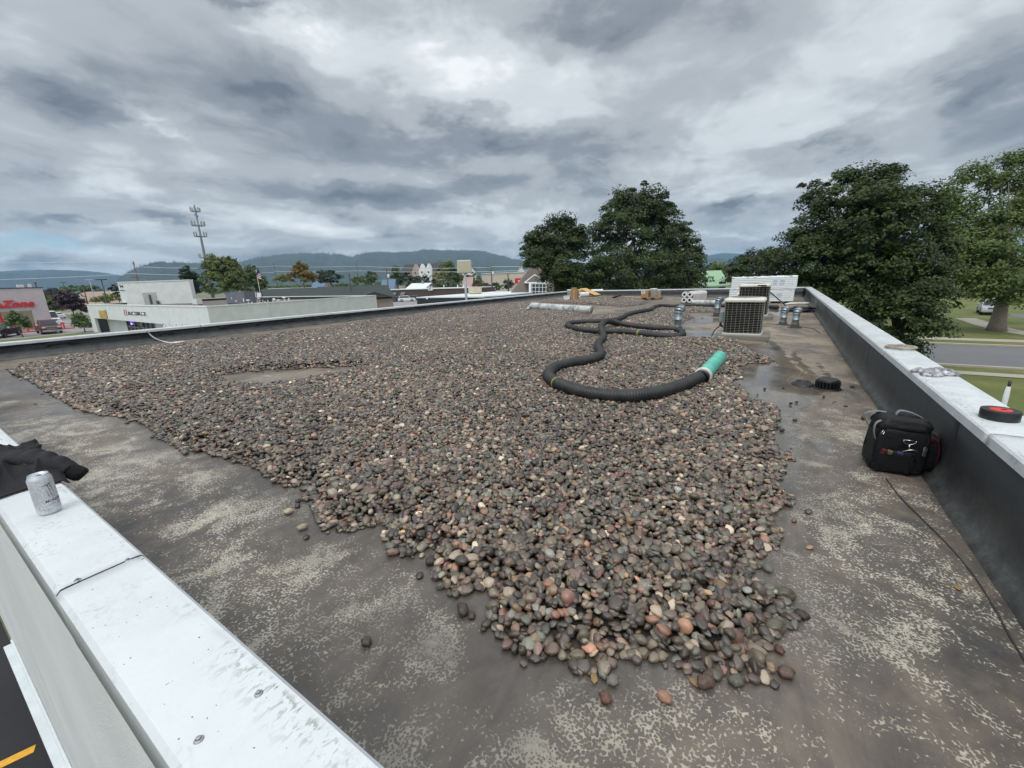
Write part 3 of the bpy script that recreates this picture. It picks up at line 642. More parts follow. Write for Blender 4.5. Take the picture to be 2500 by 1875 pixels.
# ------------------------------------------------------------------ things on the roof
M_HOSE = mat('hose_rubber', srgb(33, 34, 36), 0.42, var=0.3, scale=7, bump=0.2, bscale=60, col2=srgb(54, 54, 54))
M_YEL = mat('hose_mark', srgb(128, 134, 66), 0.7, var=0.5, scale=30)
M_TEAL = mat('teal_pvc', srgb(62, 178, 158), 0.42, var=0.14, scale=9, col2=srgb(120, 206, 186))
M_WHITE = mat('white_paint', (0.78, 0.79, 0.78), 0.5, var=0.08, scale=6)
M_GALV = mat('galvanized', srgb(150, 162, 168), 0.38, 0.75, var=0.22, scale=22)
M_DARKBOOT = mat('pipe_boot', srgb(58, 56, 55), 0.8, var=0.3, scale=14, bump=0.4)
M_BLACK = mat('black_plastic', srgb(26, 27, 29), 0.42, var=0.3, scale=20)
M_CONC = stucco_material('concrete', srgb(128, 124, 116), 40)
M_CREAM = mat('cream_enamel', srgb(214, 212, 200), 0.45, var=0.07, scale=7)
M_CARD = mat('cardboard', srgb(166, 130, 94), 0.85, var=0.14, scale=10)
M_STEEL = mat('bright_steel', srgb(190, 190, 188), 0.25, 1.0, var=0.12, scale=40)

# vacuum hose
def build_hose():
    r0 = 0.068
    c6 = [(1470,690),(1430,706),(1340,748),(1200,800),(1000,836),(800,842),(600,822),(440,782),(330,735),(280,680),(330,625),(430,592),(560,570),(640,552),(685,520),(668,475),(672,430),(705,385),(690,335),(690,300),(715,272),(760,268),(830,284),(950,304),(1100,318),(1230,327),(1295,343),(1316,366),(1280,384),(1150,380),(1000,362),(850,348),(700,345),(560,334),(460,316),(430,296),(465,280),(560,272),(700,266),(800,256),(850,238),(900,214),(980,194),(1065,178),(1090,160),(1150,146),(1230,150),(1300,148),(1450,146),(1600,146),(1720,150),(1850,152),(1990,154),(2050,160)]
    over = range(18, 23); P = []
    for i, (x, y) in enumerate(c6):
        px, py = 1250 + x / 3.16, 700 + y / 3.16
        up = r0; q = deck(px, py, up); up = r0 * 0.85 + gravel_top(q.x, q.y)
        if i in over: up += (0.02, 0.09, 0.13, 0.10, 0.03)[i - 18]
        P.append(deck(px, py, up))
    path = catmull(P, 0.02)
    root = thing('vacuum_hose', 'long black corrugated suction hose looping over the gravel to a teal nozzle', 'hose', deck(1560, 965))
    step = 0.0066; pts = resample(path, step); rr = []
    for i in range(len(pts)):
        rr.append(r0 * (1.0 + 0.06 * math.cos(2 * PI * i / 4)) + 0.0012 * math.sin(i * 0.071))
    MB().tube(pts, rr, 18).build('hose_body', M_HOSE, root, True, True)
    for f in (0.0, ): pass
    def band(x, y, n):
        t = deck(1250 + x / 3.16, 700 + y / 3.16, 0.08); k = min(range(len(pts)), key=lambda i: (pts[i] - t).length)
        MB().tube(pts[k:k + n], [a * 1.012 for a in rr[k:k + n]], 18, False).build('paint_band', M_YEL, root, True, True)
    band(1035, 364, 8); band(385, 770, 5)
    # coupling further back
    t = deck(1250 + 1068 / 3.16, 700 + 178 / 3.16, 0.08); k = min(range(len(pts)), key=lambda i: (pts[i] - t).length)
    MB().tube([pts[k - 10], pts[k - 3], pts[k + 3], pts[k + 10]], [r0 * 1.02, r0 * 1.16, r0 * 1.16, r0 * 1.02], 16).build('coupling', mat('coupling_grey', srgb(120, 120, 122), 0.45), root, True, True)
    # nozzle end
    a = pts[0]; q = deck(1250 + 1600 / 3.16, 700 + 545 / 3.16, 0.0); b = deck(1250 + 1600 / 3.16, 700 + 545 / 3.16, 0.08 + gravel_top(q.x, q.y)); d = (b - a).normalized()
    L_ = (b - a).length
    MB().lathe([(0.076, -0.10), (0.084, -0.085), (0.084, -0.02), (0.078, 0.0), (0.07, 0.02)], a, 26, d).build('rubber_sleeve', M_BLACK, root, True, True)
    MB().lathe([(0.0865, -0.072), (0.0865, -0.058)], a, 26, d).build('clamp_band', M_STEEL, root, True, True)
    MB().lathe([(0.072, 0.0), (0.094, 0.0), (0.098, 0.008), (0.098, 0.05), (0.094, 0.056), (0.083, 0.056)], a, 30, d).build('collar', mat('dirty_white_pvc', srgb(214, 214, 206), 0.5, var=0.2, scale=25), root, True, True)
    pipe = MB().lathe([(0.0835, 0.05), (0.0835, L_ - 0.012), (0.088, L_ - 0.01), (0.088, L_ + 0.015), (0.080, L_ + 0.015), (0.078, 0.06)], a, 32, d).build('nozzle', M_TEAL, root, True, True)
    pipe.data.set_sharp_from_angle(angle=math.radians(40))
build_hose()

# mottled ducts lying on the stones
def mottled():
    g = G('mottled_foil'); n = g.noise(3.2, 5, 0.65, 1.0); f = g.noise(24, 5, 0.7, 0.5)
    col = g.ramp(n, [(0.35, srgb(126, 132, 128)), (0.52, srgb(188, 192, 188)), (0.68, srgb(226, 228, 224))])
    col = g.mix(g.ramp(f, [(0.5, 0.0), (0.7, 0.5)]), col, srgb(108, 112, 108))
    g.set(g.b.inputs['Base Color'], col); g.b.inputs['Roughness'].default_value = 0.5; g.bump(f, 0.5, 0.02); return g.m
M_FOIL = mottled()
def duct(label, pa, pb, r, torn=True):
    qa, qb = deck(*pa), deck(*pb); a = deck(*pa, up=r * 0.9 + gravel_top(qa.x, qa.y)); b = deck(*pb, up=r * 0.9 + gravel_top(qb.x, qb.y))
    root = thing('fabric_duct', label, 'duct', deck((pa[0] + pb[0]) / 2, (pa[1] + pb[1]) / 2), group='mottled white ducts lying on the roof')
    n = 40; d = (b - a).normalized(); pts = [a.lerp(b, i / n) + Vector((0, 0, -0.012 * math.sin(PI * i / n))) for i in range(n + 1)]
    rr = [r * (1 + 0.05 * math.sin(i * 1.9) * math.sin(i * 0.37) + 0.02 * random.uniform(-1, 1)) for i in range(n + 1)]
    inner = [x * 0.78 for x in rr[::-1]]
    MB().tube(pts + pts[::-1], rr + inner, 20, False).build('duct_sleeve', M_FOIL, root, True, True)
    MB().tube([pts[-1], pts[-1] + d * 0.02], [r * 1.02, r * 1.02], 20, False).build('end_hem', M_WHITE, root, True, True)
    if torn:
        s = MB(); e = deck(pa[0] - 12, pa[1] + 8, 0.06 + gravel_top(qa.x, qa.y))
        s.tube([a - d * 0.02, a - d * 0.15 - Vector((0, 0, 0.07)), e], [r * 0.9, r * 0.7, r * 0.3], 12, flat=0.6); s.build('torn_flap', M_FOIL, root, True, True)
duct('long mottled white duct lying alone on the gravel with an open end', (1299, 747), (1444, 757), 0.14)
duct('mottled white duct half hidden behind the standing pipes and the wrapped rolls', (1688, 738), (1800, 738), 0.10, False)

# galvanized vent pipes
def vent_pipe(label, base, h_px, r, out, boot=0.08, elbow=True):
    q = deck(*base); root = thing('vent_pipe', label, 'vent pipe', q, group='galvanized vent pipes on the roof')
    h = h_px / pxm(q); o = Vector(out).normalized(); k = h - r * 1.9
    MB().lathe([(r * 1.02, k * 0.2), (r, k * 0.21), (r, k * 0.6), (r * 1.03, k * 0.605), (r * 1.03, k * 0.64), (r * 1.0, k * 0.645), (r, k)], seg=22).build('pipe', M_GALV, root, smooth=True)
    pts = [Vector((0, 0, k - 0.01))]
    for i in range(5):
        a = PI / 2 * i / 4; pts.append(Vector((0, 0, k)) + o * (r * 1.25 * (1 - math.cos(a))) + Vector((0, 0, r * 1.25 * math.sin(a))))
    pts.append(pts[-1] + o * r * 0.8 + Vector((0, 0, -r * 0.15)))
    e = MB()
    for a, b in zip(pts[:-1], pts[1:]): e.tube([a, a.lerp(b, 0.5), b], [r * 1.06, r * 1.03, r * 1.06], 20, False)
    e.tube([pts[-1], pts[-1] - o * r * 0.5], [r * 1.0, r * 0.9], 20); e.build('elbow', M_GALV, root, smooth=True)
    MB().lathe([(r * 2.1, 0.0), (r * 1.9, 0.012), (r * 1.22, 0.02), (r * 1.16, boot * 1.4), (r * 1.0, boot * 1.4)], seg=22).build('boot', M_DARKBOOT, root, smooth=True)
    return root
vent_pipe('tall galvanized pipe with bent top standing in the bend of the hose', (1654, 805), 57, 0.085, (0.25, 1, 0), 0.05)
vent_pipe('tall galvanized pipe with bent top between the gravel and the condenser', (1750, 772), 45, 0.085, (0.5, 1, 0), 0.08)
vent_pipe('short galvanized pipe with bent top and a paper tag near the parapet', (1911, 793), 43, 0.073, (0.3, 1, 0), 0.05)
vent_pipe('short galvanized pipe with bent top, closest of the four to the parapet', (1940, 800), 46, 0.073, (0.3, 1, 0), 0.06)

# air conditioners
def condenser(label, corner, w, h, pad_dx=(-0.10, 0.22), box=True):
    q = deck(*corner, up=0.085); d = w
    base = Vector((q.x - w / 2, q.y + d / 2, q.z)); root = thing('condenser_unit', label, 'air conditioner', (base.x, base.y, zroof(base.x) + 0.085), group='air conditioner condensers on the roof')
    rc = 0.07
    def rr(wx, wy, c=rc, n=5):
        P = []
        for sx, sy, a0 in ((1, 1, 0), (-1, 1, 90), (-1, -1, 180), (1, -1, 270)):
            for i in range(n + 1):
                a = math.radians(a0 + 90 * i / n); P.append((sx * (wx / 2 - c) + c * math.cos(a), sy * (wy / 2 - c) + c * math.sin(a)))
        return P
    P = rr(w - 0.018, d - 0.018); MB().prism(P, (0, 0, 0.03), (1, 0, 0), (0, 1, 0), (0, 0, h - 0.08)).build('coil', mat('coil_fins', srgb(9, 9, 11), 0.8, var=0.3, scale=60, spec=0.1), root)
    g = MB(); ring = rr(w, d); nz = 18
    for i in range(nz):
        z = 0.055 + (h - 0.13) * i / (nz - 1); pts = [Vector((x, y, z)) for x, y in ring]; g.tube(pts + [pts[0]], 0.0017, 5, False)
    for s_, ax in ((-1, 'y'), (1, 'y'), (-1, 'x'), (1, 'x')):
        for i in range(8):
            t = -w / 2 + rc + (w - 2 * rc) * i / 7
            p = (t, s_ * d / 2) if ax == 'y' else (s_ * w / 2, t); g.tube([(p[0], p[1], 0.03), (p[0], p[1], h - 0.055)], 0.0018, 5, False)
    for sx in (-1, 1):
        for sy in (-1, 1):
            p = (sx * (w / 2 - rc * 0.3), sy * (d / 2 - rc * 0.3)); g.tube([(p[0], p[1], 0.03), (p[0], p[1], h - 0.055)], 0.003, 6, False)
    g.build('wire_guard', mat('guard_enamel', srgb(176, 174, 164), .5), root, smooth=True)
    t = MB(); prof = [(0.008, 0.0), (0.022, 0.012), (0.022, 0.045), (0.0, 0.065), (-0.10, 0.082), (-0.13, 0.083)]
    vs_ = []; K = len(ring)
    for ex, z in prof: vs_ += [(x, y, h - 0.07 + z) for x, y in rr(w + 2 * ex, d + 2 * ex, max(0.02, rc + ex))]
    t.add(vs_, [(i * K + k, i * K + (k + 1) % K, (i + 1) * K + (k + 1) % K, (i + 1) * K + k) for i in range(len(prof) - 1) for k in range(K)] + [tuple((len(prof) - 1) * K + k for k in range(K)), tuple(range(K))[::-1]])
    t.build('top_cover', M_CREAM, root, smooth=False, bevel=0.004)
    f = MB(); f.lathe([(0.0, 0.0), (0.05, 0.0), (0.055, 0.014), (0.0, 0.02)], (0, 0, h + 0.014), 20)
    for k in range(7): f.tube([(0.26 * math.cos(a), 0.26 * math.sin(a), h + 0.018) for a in [2 * PI * i / 28 for i in range(29)]] if False else [((0.06 + k * 0.032) * math.cos(2 * PI * i / 28), (0.06 + k * 0.032) * math.sin(2 * PI * i / 28), h + 0.018) for i in range(29)], 0.004, 5, False)
    for k in range(8): f.tube([(0.05 * math.cos(k * PI / 4), 0.05 * math.sin(k * PI / 4), h + 0.02), (0.28 * math.cos(k * PI / 4), 0.28 * math.sin(k * PI / 4), h + 0.02)], 0.004, 5, False)
    f.build('fan_grille', mat('fan_dark', srgb(120, 120, 112), 0.5), root)
    MB().prism(rr(w + 0.03, d + 0.03, rc + 0.01), (0, 0, 0.0), (1, 0, 0), (0, 1, 0), (0, 0, 0.032)).build('base_pan', M_CREAM, root, bevel=0.004)
    MB().box((0.04, -0.02, -0.045), (w + 0.20, d + 0.22, 0.09)).build('concrete_pad', M_CONC, root, bevel=0.012)
    if box:
        b = MB(); b.box((-w / 2 - 0.05, -0.08, 0.32), (0.09, 0.14, 0.22)); b.box((-w / 2 - 0.05, -0.153, 0.33), (0.075, 0.012, 0.18)); bo = b.build('switch_box', mat('grey_box', srgb(140, 150, 152), 0.5), root, bevel=0.006)
        MB().tube(catmull([(-w / 2 - 0.06, -0.08, 0.22), (-w / 2 - 0.08, -0.10, 0.14), (-w / 2 - 0.15, -0.2, 0.06), (-w / 2 - 0.19, -0.3, -0.05), (-w / 2 - 0.22, -0.33, -0.088)], 0.03), 0.011, 8).build('flexible_conduit', mat('dark_conduit', srgb(50, 52, 56), 0.5), root, smooth=True)
        MB().tube(catmull([(-w / 2 - 0.05, -0.02, 0.22), (-w / 2 - 0.08, 0.0, 0.16), (-w / 2 - 0.02, 0.05, 0.1)], 0.03), 0.022, 8).build('refrigerant_line', M_BLACK, root, smooth=True)
    return root
condenser('square condenser unit with black coil and cream lid standing nearest on its concrete pad', (1857, 820), 0.675, 0.70)
condenser('second condenser unit standing behind the first one and partly hidden by it', (1872, 772), 0.74, 0.86, box=False)
# hooded vents between the units
q = deck(1829, 748); h = (748 - 712) / pxm(q)
root = thing('hooded_vent', 'cream roof vent with square hood and round cap peeking over the front condenser', 'roof vent', q)
b = MB(); b.box((0, 0, h * 0.5 + 0.2), (0.27, 0.24, h * 0.55 + 0.1)); b.lathe([(0.1, 0), (0.1, 0.3)], seg=16); b.build('vent_body', M_CREAM, root, bevel=0.008)
MB().lathe([(0.0, h + 0.17), (0.09, h + 0.16), (0.21, h + 0.11), (0.21, h + 0.09), (0.16, h + 0.09)], seg=22).build('rain_cap', M_CREAM, root, smooth=True)
b = MB(); b.box((0.055, -0.122, h * 0.5 + 0.22), (0.12, 0.008, 0.13)); b.build('louvre', mat('louvre_grey', srgb(120, 122, 118), 0.6), root)
q = deck(1804, 750); h = (750 - 719) / pxm(q); root = thing('round_vent', 'low cream mushroom vent beside the hooded vent', 'roof vent', q)
MB().lathe([(0.07, 0.0), (0.07, h)], seg=16).build('stem', M_GALV, root, smooth=True); MB().lathe([(0.17, h - 0.02), (0.175, h), (0.1, h + 0.045), (0.0, h + 0.06)], seg=22, cap=True).build('rain_cap', M_CREAM, root, smooth=True)

# insulation packs
def bundle_mat():
    g = G('wrapped_boards'); s = g.N.new('ShaderNodeSeparateXYZ'); g.L.new(g.obj, s.inputs[0]); m = g.math
    z = s.outputs[2]; w = g.N.new('ShaderNodeTexWave'); w.wave_type = 'BANDS'; w.bands_direction = 'Z'; g.L.new(g.obj, w.inputs['Vector']); w.inputs['Scale'].default_value = 4.2; w.inputs['Distortion'].default_value = 0.5
    col = g.ramp(w.outputs['Fac'], [(0.1, srgb(206, 214, 214)), (0.3, srgb(228, 234, 234)), (0.8, srgb(234, 238, 238))])
    g.set(g.b.inputs['Base Color'], col); g.b.inputs['Roughness'].default_value = 0.32
    g.bump(m('ADD', m('MULTIPLY', w.outputs['Fac'], 0.8), m('MULTIPLY', g.noise(7, 5, 0.65, 1.0), 0.9)), 0.5, 0.02); return g.m
M_BUND = bundle_mat(); M_PRINT = mat('faded_print', srgb(176, 178, 206), 0.4, var=0.16, scale=30)
qa, qb = deck(1800, 741), deck(1939, 741); bx0, bx1, by = qb.x - 2.38, qb.x, qb.y; z0 = zroof(qb.x)
def pack(label, z, h, dx):
    root = thing('insulation_pack', label, 'insulation pack', ((bx0 + bx1) / 2 + dx, by + 0.6, z), group='stacked packs of wrapped insulation boards')
    b = MB(); w = 2.36; n = 14
    b.box((0, 0, h / 2), (w, 1.2, h - 0.01)); b.build('board_stack', M_BUND, root, bevel=0.03, bseg=3)
    s = MB()
    for x, ww in ((0.42, 0.17), (0.66, 0.2)):
        for k in range(4): s.box((x + (k % 2) * 0.012, -0.6005, h * (0.36 + 0.1 * k)), (ww * (0.8 + 0.2 * ((k * 7) % 3) / 2), 0.004, h * 0.055))
    s.build('printed_marks', M_PRINT, root)
    s = MB(); s.box((0.95, -0.6005, h * 0.32), (0.16, 0.004, 0.006)); s.box((0.95, -0.6005, h * 0.45), (0.16, 0.004, 0.006)); s.box((0.87, -0.6005, h * 0.385), (0.006, 0.004, h * 0.13)); s.box((1.03, -0.6005, h * 0.385), (0.006, 0.004, h * 0.13)); s.build('label_outline', mat('print_grey', srgb(150, 154, 158), 0.5), root)
    f = MB()
    for i in range(26): f.ell((-w / 2 + 0.05 + i * (w - 0.1) / 25, random.uniform(-0.56, -0.4), h - 0.012), (0.07, 0.08, random.uniform(0.012, 0.035)), 8, 5)
    f.build('plastic_fold', mat('clear_film', (0.8, 0.82, 0.83), 0.22, var=0.05), root, smooth=True)
hb = 0.50
pack('lower pack of white wrapped insulation boards resting on foam skids', z0 + 0.07, hb, -0.03)
pack('upper pack of white wrapped insulation boards stacked on the other', z0 + 0.075 + hb, hb + 0.03, 0.02)
for i, x in enumerate((bx0 + 0.5, bx1 - 0.88, bx1 - 0.42)):
    o = MB().box((0, 0, 0.034), (0.11, 1.1, 0.068)).build('foam_skid', M_WHITE, bevel=0.006); o.location = (x, by + 0.62, zroof(x))
    tag(o, ['white foam skid under the hidden left part of the insulation packs', 'white foam skid under the middle of the insulation packs', 'white foam skid under the right end of the insulation packs'][i], 'skid', 'foam skids under the insulation packs')
# push broom resting against the rear condenser
a = deck(1931, 757, 0.05); b_ = pd(1861, 697, fwd(a) - 2.2)
root = thing('push_broom', 'black and white handled floor scraper leaning against the rear condenser', 'scraper', deck(1931, 757))
dr = (b_ - a).normalized(); Lh = (b_ - a).length
MB().cyl(a + dr * 0.30, a + dr * (Lh * 0.84), 0.016, seg=10).build('handle', M_BLACK, root, True, True)
MB().cyl(a, a + dr * 0.30, 0.019, seg=10).build('white_sleeve', M_WHITE, root, True, True); MB().cyl(a + dr * Lh * 0.84, a + dr * Lh * 0.93, 0.018, seg=10).build('white_sleeve', M_WHITE, root, True, True)
s = MB(); s.cyl(a + dr * Lh * 0.93, b_, 0.016, seg=8); s.cyl(b_ - RT * 0.12, b_ + RT * 0.12, 0.017, seg=8); s.build('grip', M_BLACK, root, True, True)
s = MB(); s.box(a + Vector((0.1, 0.1, 0.02)), (0.5, 0.10, 0.09), rz=0.5); s.box(a + Vector((0.1, 0.1, -0.03)), (0.5, 0.07, 0.06), rz=0.5); s.build('blade_head', M_BLACK, root, world=True, bevel=0.01)
q = deck(1908, 766); root = thing('cable_pile', 'heap of black cables and fittings behind the two short pipes', 'cables', q)
s = MB()
for k in range(7):
    c = Vector((0.55 + 0.18 * math.sin(k * 2.1), 0.9 + 0.1 * math.cos(k * 1.7), 0.03 + 0.018 * k)); R_ = 0.16 + 0.05 * (k % 3)
    s.tube([c + Vector((R_ * 1.6 * math.cos(t), R_ * math.sin(t), 0.012 * math.sin(3 * t + k))) for t in [2 * PI * i / 22 for i in range(23)]], 0.02, 7, False)
s.build('cable_coil', M_BLACK, root, smooth=True); MB().ell((0.5, 0.85, 0.06), (0.3, 0.2, 0.07)).build('tarp_scrap', mat('scrap_dark', srgb(52, 54, 66), 0.4, var=0.4), root, smooth=True)
q = deck(1953, 757); o = MB().box((0, 0, 0.05), (0.24, 0.2, 0.1), rz=0.3).build('wood_block', mat('old_timber', srgb(66, 62, 58), 0.85, scale=20), bevel=0.008); o.location = q; tag(o, 'dark block of timber on the deck near the parapet corner', 'timber')
q = deck(1950, 744); root = thing('foam_offcut', 'crumpled strip of white foam wrap on the deck beside the insulation packs', 'foam strip', q, 0.35)
s = MB(); s.tube([(-0.5, 0, 0.04), (-0.3, 0.03, 0.05), (0.0, 0.0, 0.06), (0.25, -0.03, 0.05), (0.42, 0.0, 0.05)], [0.02, 0.07, 0.05, 0.07, 0.05], 9, flat=0.6); s.build('foam_strip', M_WHITE, root, smooth=True); MB().box((0.5, 0, 0.04), (0.16, 0.11, 0.08)).build('black_end', M_BLACK, root, bevel=0.01)

# wrapped membrane rolls
q = deck(1676, 741); root = thing('membrane_rolls', 'shrink wrapped bundle of four white membrane rolls with open cores facing us', 'roofing rolls', q, -0.25)
r = 0.118; Lr = 1.5
for i, (x, z) in enumerate(((-r, r), (r, r), (-r, 3 * r), (r, 3 * r))):
    c = (x * 1.02, 0, z + 0.03)
    ro = MB().lathe([(r * 0.48, 0.12), (r * 0.48, -0.01), (r * 0.98, -0.008), (r * 0.99, 0.03), (r * 0.99, Lr)], c, 26, (0, 1, 0)).build('roll', mat('roll_white', srgb(222, 222, 218), 0.5, var=0.06, scale=30), root, smooth=True); ro.data.set_sharp_from_angle(angle=math.radians(40))
    MB().lathe([(r * 0.47, 0.0), (r * 0.40, 0.0), (r * 0.40, 0.4), (0.0, 0.4)], c, 20, (0, 1, 0)).build('core', mat('core_card', srgb(40, 38, 36), 0.9), ro, smooth=True)
s = MB(); ring = [(-2.1 * r, 0.35), (-2.1 * r, 0.9), (-1.5 * r, 1.45 * r / r * 0 + 4.05 * r), (0, 4.15 * r), (1.5 * r, 4.05 * r), (2.1 * r, 3.2 * r)]
pts = [(-2.08 * r, 0.06), (-2.08 * r, 3.2 * r), (-1.5 * r, 4.0 * r + 0.03), (0, 4.0 * r + 0.045), (1.5 * r, 4.0 * r + 0.03), (2.08 * r, 3.2 * r), (2.08 * r, 0.06)]
s.prism(pts + [(x * 0.985, z - 0.012) for x, z in pts[::-1]], (0, 0.06, 0), (1, 0, 0), (0, 0, 1), (0, Lr - 0.1, 0)); s.build('wrap', mat('pink_film', srgb(214, 204, 200), 0.3, var=0.12, scale=6, bump=0.4), root, smooth=False, bevel=0.01)
MB().box((0, Lr * 0.4, 0.012), (0.62, Lr * 0.8, 0.024)).build('skid_board', mat('skid_wood', srgb(92, 78, 66), 0.8), root)

# stuff by the far parapet
q = deck(1403, 733); pm = pxm(q)
root = thing('cardboard_box', 'tall brown cardboard box standing on end at the far left of the roof', 'box', q, 0.1)
MB().box((0, 0, 0.27), (0.36, 0.32, 0.54)).build('carton', M_CARD, root, bevel=0.008); MB().box((0, -0.162, 0.3), (0.05, 0.004, 0.5)).build('tape_strip', mat('carton_tape', srgb(190, 160, 122), 0.4), root)
o = MB().box((0, 0, 0.06), (0.24, 0.22, 0.12)).build('open_carton', M_CARD, bevel=0.006); o.location = (q.x - 0.03, q.y, q.z + 0.542); tag(o, 'small brown carton sitting on top of the tall cardboard box', 'box')
q = deck(1386, 733); root = thing('foam_box', 'low white foam box beside the tall cardboard box', 'box', q)
MB().box((0, 0, 0.10), (0.34, 0.26, 0.20), top=(1.08, 1.08)).build('tub', M_WHITE, root, bevel=0.01); MB().box((0, 0, 0.215), (0.4, 0.31, 0.03)).build('lid', M_WHITE, root, bevel=0.008)
q = deck(1392, 727); root = thing('white_bucket', 'white plastic bucket standing behind the tall cardboard box', 'bucket', q)
def bucket(root, s=1.0):
    MB().lathe([(0.0, 0.0), (0.12 * s, 0.0), (0.145 * s, 0.34 * s), (0.155 * s, 0.345 * s), (0.155 * s, 0.37 * s), (0.135 * s, 0.37 * s)], seg=24).build('bucket_body', M_WHITE, root, smooth=True)
    MB().lathe([(0.158 * s, 0.365 * s), (0.16 * s, 0.385 * s), (0.13 * s, 0.39 * s), (0.0, 0.385 * s)], seg=24).build('lid', M_WHITE, root, smooth=True)
    MB().tube([(0.158 * s * math.cos(t), -0.04 - 0.155 * s * math.sin(t) * 0.3, 0.31 * s - 0.16 * s * math.sin(t)) for t in [PI * i / 12 for i in range(13)]], 0.004, 6).build('wire_handle', M_STEEL, root, smooth=True)
bucket(root, 1.25)
q = deck(1432, 725); qe = deck(1446, 726)
root = thing('plywood_sheets', 'two bright plywood sheets sloping down from a roll to the deck', 'plywood', q)
a = pd(1409, 707, fwd(q)) - q; b = pd(1446, 723, fwd(q)) - q; dv = (b - a); nrm = Vector((0, 1, 0)); up = dv.cross(nrm).normalized(); up = up if up.z > 0 else -up
M_PLY = mat('plywood', srgb(214, 172, 112), 0.6, var=0.16, scale=4, stretch=(1, 6, 1))
for k in range(2):
    v = [a, b, b + nrm * 1.0, a + nrm * 1.0]; off = up * (0.05 * k) + Vector((0.12 * k, 0.05 * k, 0))
    MB().add([p + off for p in v] + [p + off + up * 0.018 for p in v], [(3, 2, 1, 0), (4, 5, 6, 7), (0, 1, 5, 4), (1, 2, 6, 5), (2, 3, 7, 6), (3, 0, 4, 7)]).build('sheet', M_PLY, root)
def roll(name, label, px, r, L_, rz, cat):
    q = deck(*px); root = thing(name, label, cat, q, rz)
    MB().lathe([(r * 0.4, 0.05), (r * 0.42, 0.0), (r, 0.0), (r, L_), (r * 0.4, L_)], (0, 0, r), 22, (0, 1, 0)).build('membrane', M_WHITE, root, smooth=False)
    MB().lathe([(r * 0.41, 0.01), (r * 0.33, 0.01), (r * 0.33, L_)], (0, 0, r), 16, (0, 1, 0)).build('core', M_CARD, root, smooth=True)
roll('membrane_roll', 'white membrane roll under the raised end of the plywood sheets', (1414, 726), 0.15, 0.7, -0.4, 'roofing roll')
roll('membrane_roll', 'white membrane roll lying behind the low end of the plywood', (1443, 719), 0.17, 0.8, -0.9, 'roofing roll')
q = deck(1508, 726); root = thing('broken_shovel', 'maroon scoop shovel with a pale wooden handle lying before the far parapet', 'shovel', q)
a = deck(1497, 722, 0.28) - q; b = deck(1513, 725, 0.04) - q; c_ = deck(1546, 724, 0.07) - q
s = MB(); s.box((a + b) / 2, (0.46, 0.26, 0.03), rot=Euler((0.2, math.atan2(a.z - b.z, b.x - a.x), 0.1))); s.build('scoop', mat('maroon_metal', srgb(112, 44, 48), 0.5, var=0.2), root, bevel=0.008)
MB().cyl(b, c_, 0.02).build('handle', mat('ash_wood', srgb(206, 178, 140), 0.6), root, smooth=True)
q = deck(1590, 731); root = thing('wood_pallet', 'small wooden pallet board carrying a box and a bucket before the far parapet', 'pallet', q)
s = MB()
for k in range(4): s.box((0.02, -0.3 + 0.22 * k, 0.10), (0.98, 0.16, 0.022))
s.build('deck_board', mat('pallet_wood', srgb(150, 118, 88), 0.8, scale=12), root)
for x in (-0.4, 0.02, 0.44): MB().box((x, 0.03, 0.045), (0.09, 0.8, 0.085)).build('bearer', mat('pallet_wood', srgb(150, 118, 88), 0.8), root)
o = MB(); o.box((0, 0, 0.18), (0.38, 0.3, 0.36)); root = thing('cardboard_box', 'brown cardboard box with a white label on the pallet beside the bucket', 'box', (q.x - 0.30, q.y - 0.05, q.z + 0.112))
o.build('carton', M_CARD, root, bevel=0.008); s = MB(); s.box((-0.08, -0.152, 0.27), (0.19, 0.004, 0.15)); lb = s.build('paper_label', M_WHITE, root); s = MB(); s.box((-0.11, -0.156, 0.28), (0.05, 0.004, 0.06)); s.box((-0.05, -0.156, 0.29), (0.04, 0.004, 0.05)); s.build('label_print', mat('print_navy', srgb(60, 64, 100), 0.5), lb)
root = thing('white_bucket', 'white lidded bucket standing on the pallet beside the labelled box', 'bucket', (q.x + 0.12, q.y - 0.05, q.z + 0.112)); bucket(root, 1.15)
root = thing('white_bucket', 'white lidded bucket at the right edge of the pallet, half behind its neighbour', 'bucket', (q.x + 0.30, q.y + 0.12, q.z + 0.112)); bucket(root, 1.0)
o = MB().prism([(-0.13, 0), (0.14, -0.03), (0.1, 0.1), (-0.1, 0.08)], (0, 0, 0), (1, 0, 0), (0, 1, 0), (0, 0, 0.008)).build('paper_scrap', M_WHITE); o.location = deck(1634, 731) + Vector((0, 0, 0.01)); tag(o, 'white paper scrap lying flat on bare deck between bucket and rolls', 'paper')
o = MB().prism([(-0.5, 0), (0.1, -0.06), (0.5, -0.02), (0.45, 0.12), (-0.45, 0.1)], (0, 0, 0), (1, 0, 0), (0, 1, 0), (0, 0, 0.02)).build('board_strip', mat('ash_wood', srgb(206, 178, 140), 0.6)); o.location = deck(1556, 727) + Vector((0, 0, 0.01)); tag(o, 'pale board lying flat between the shovel and the pallet', 'board')

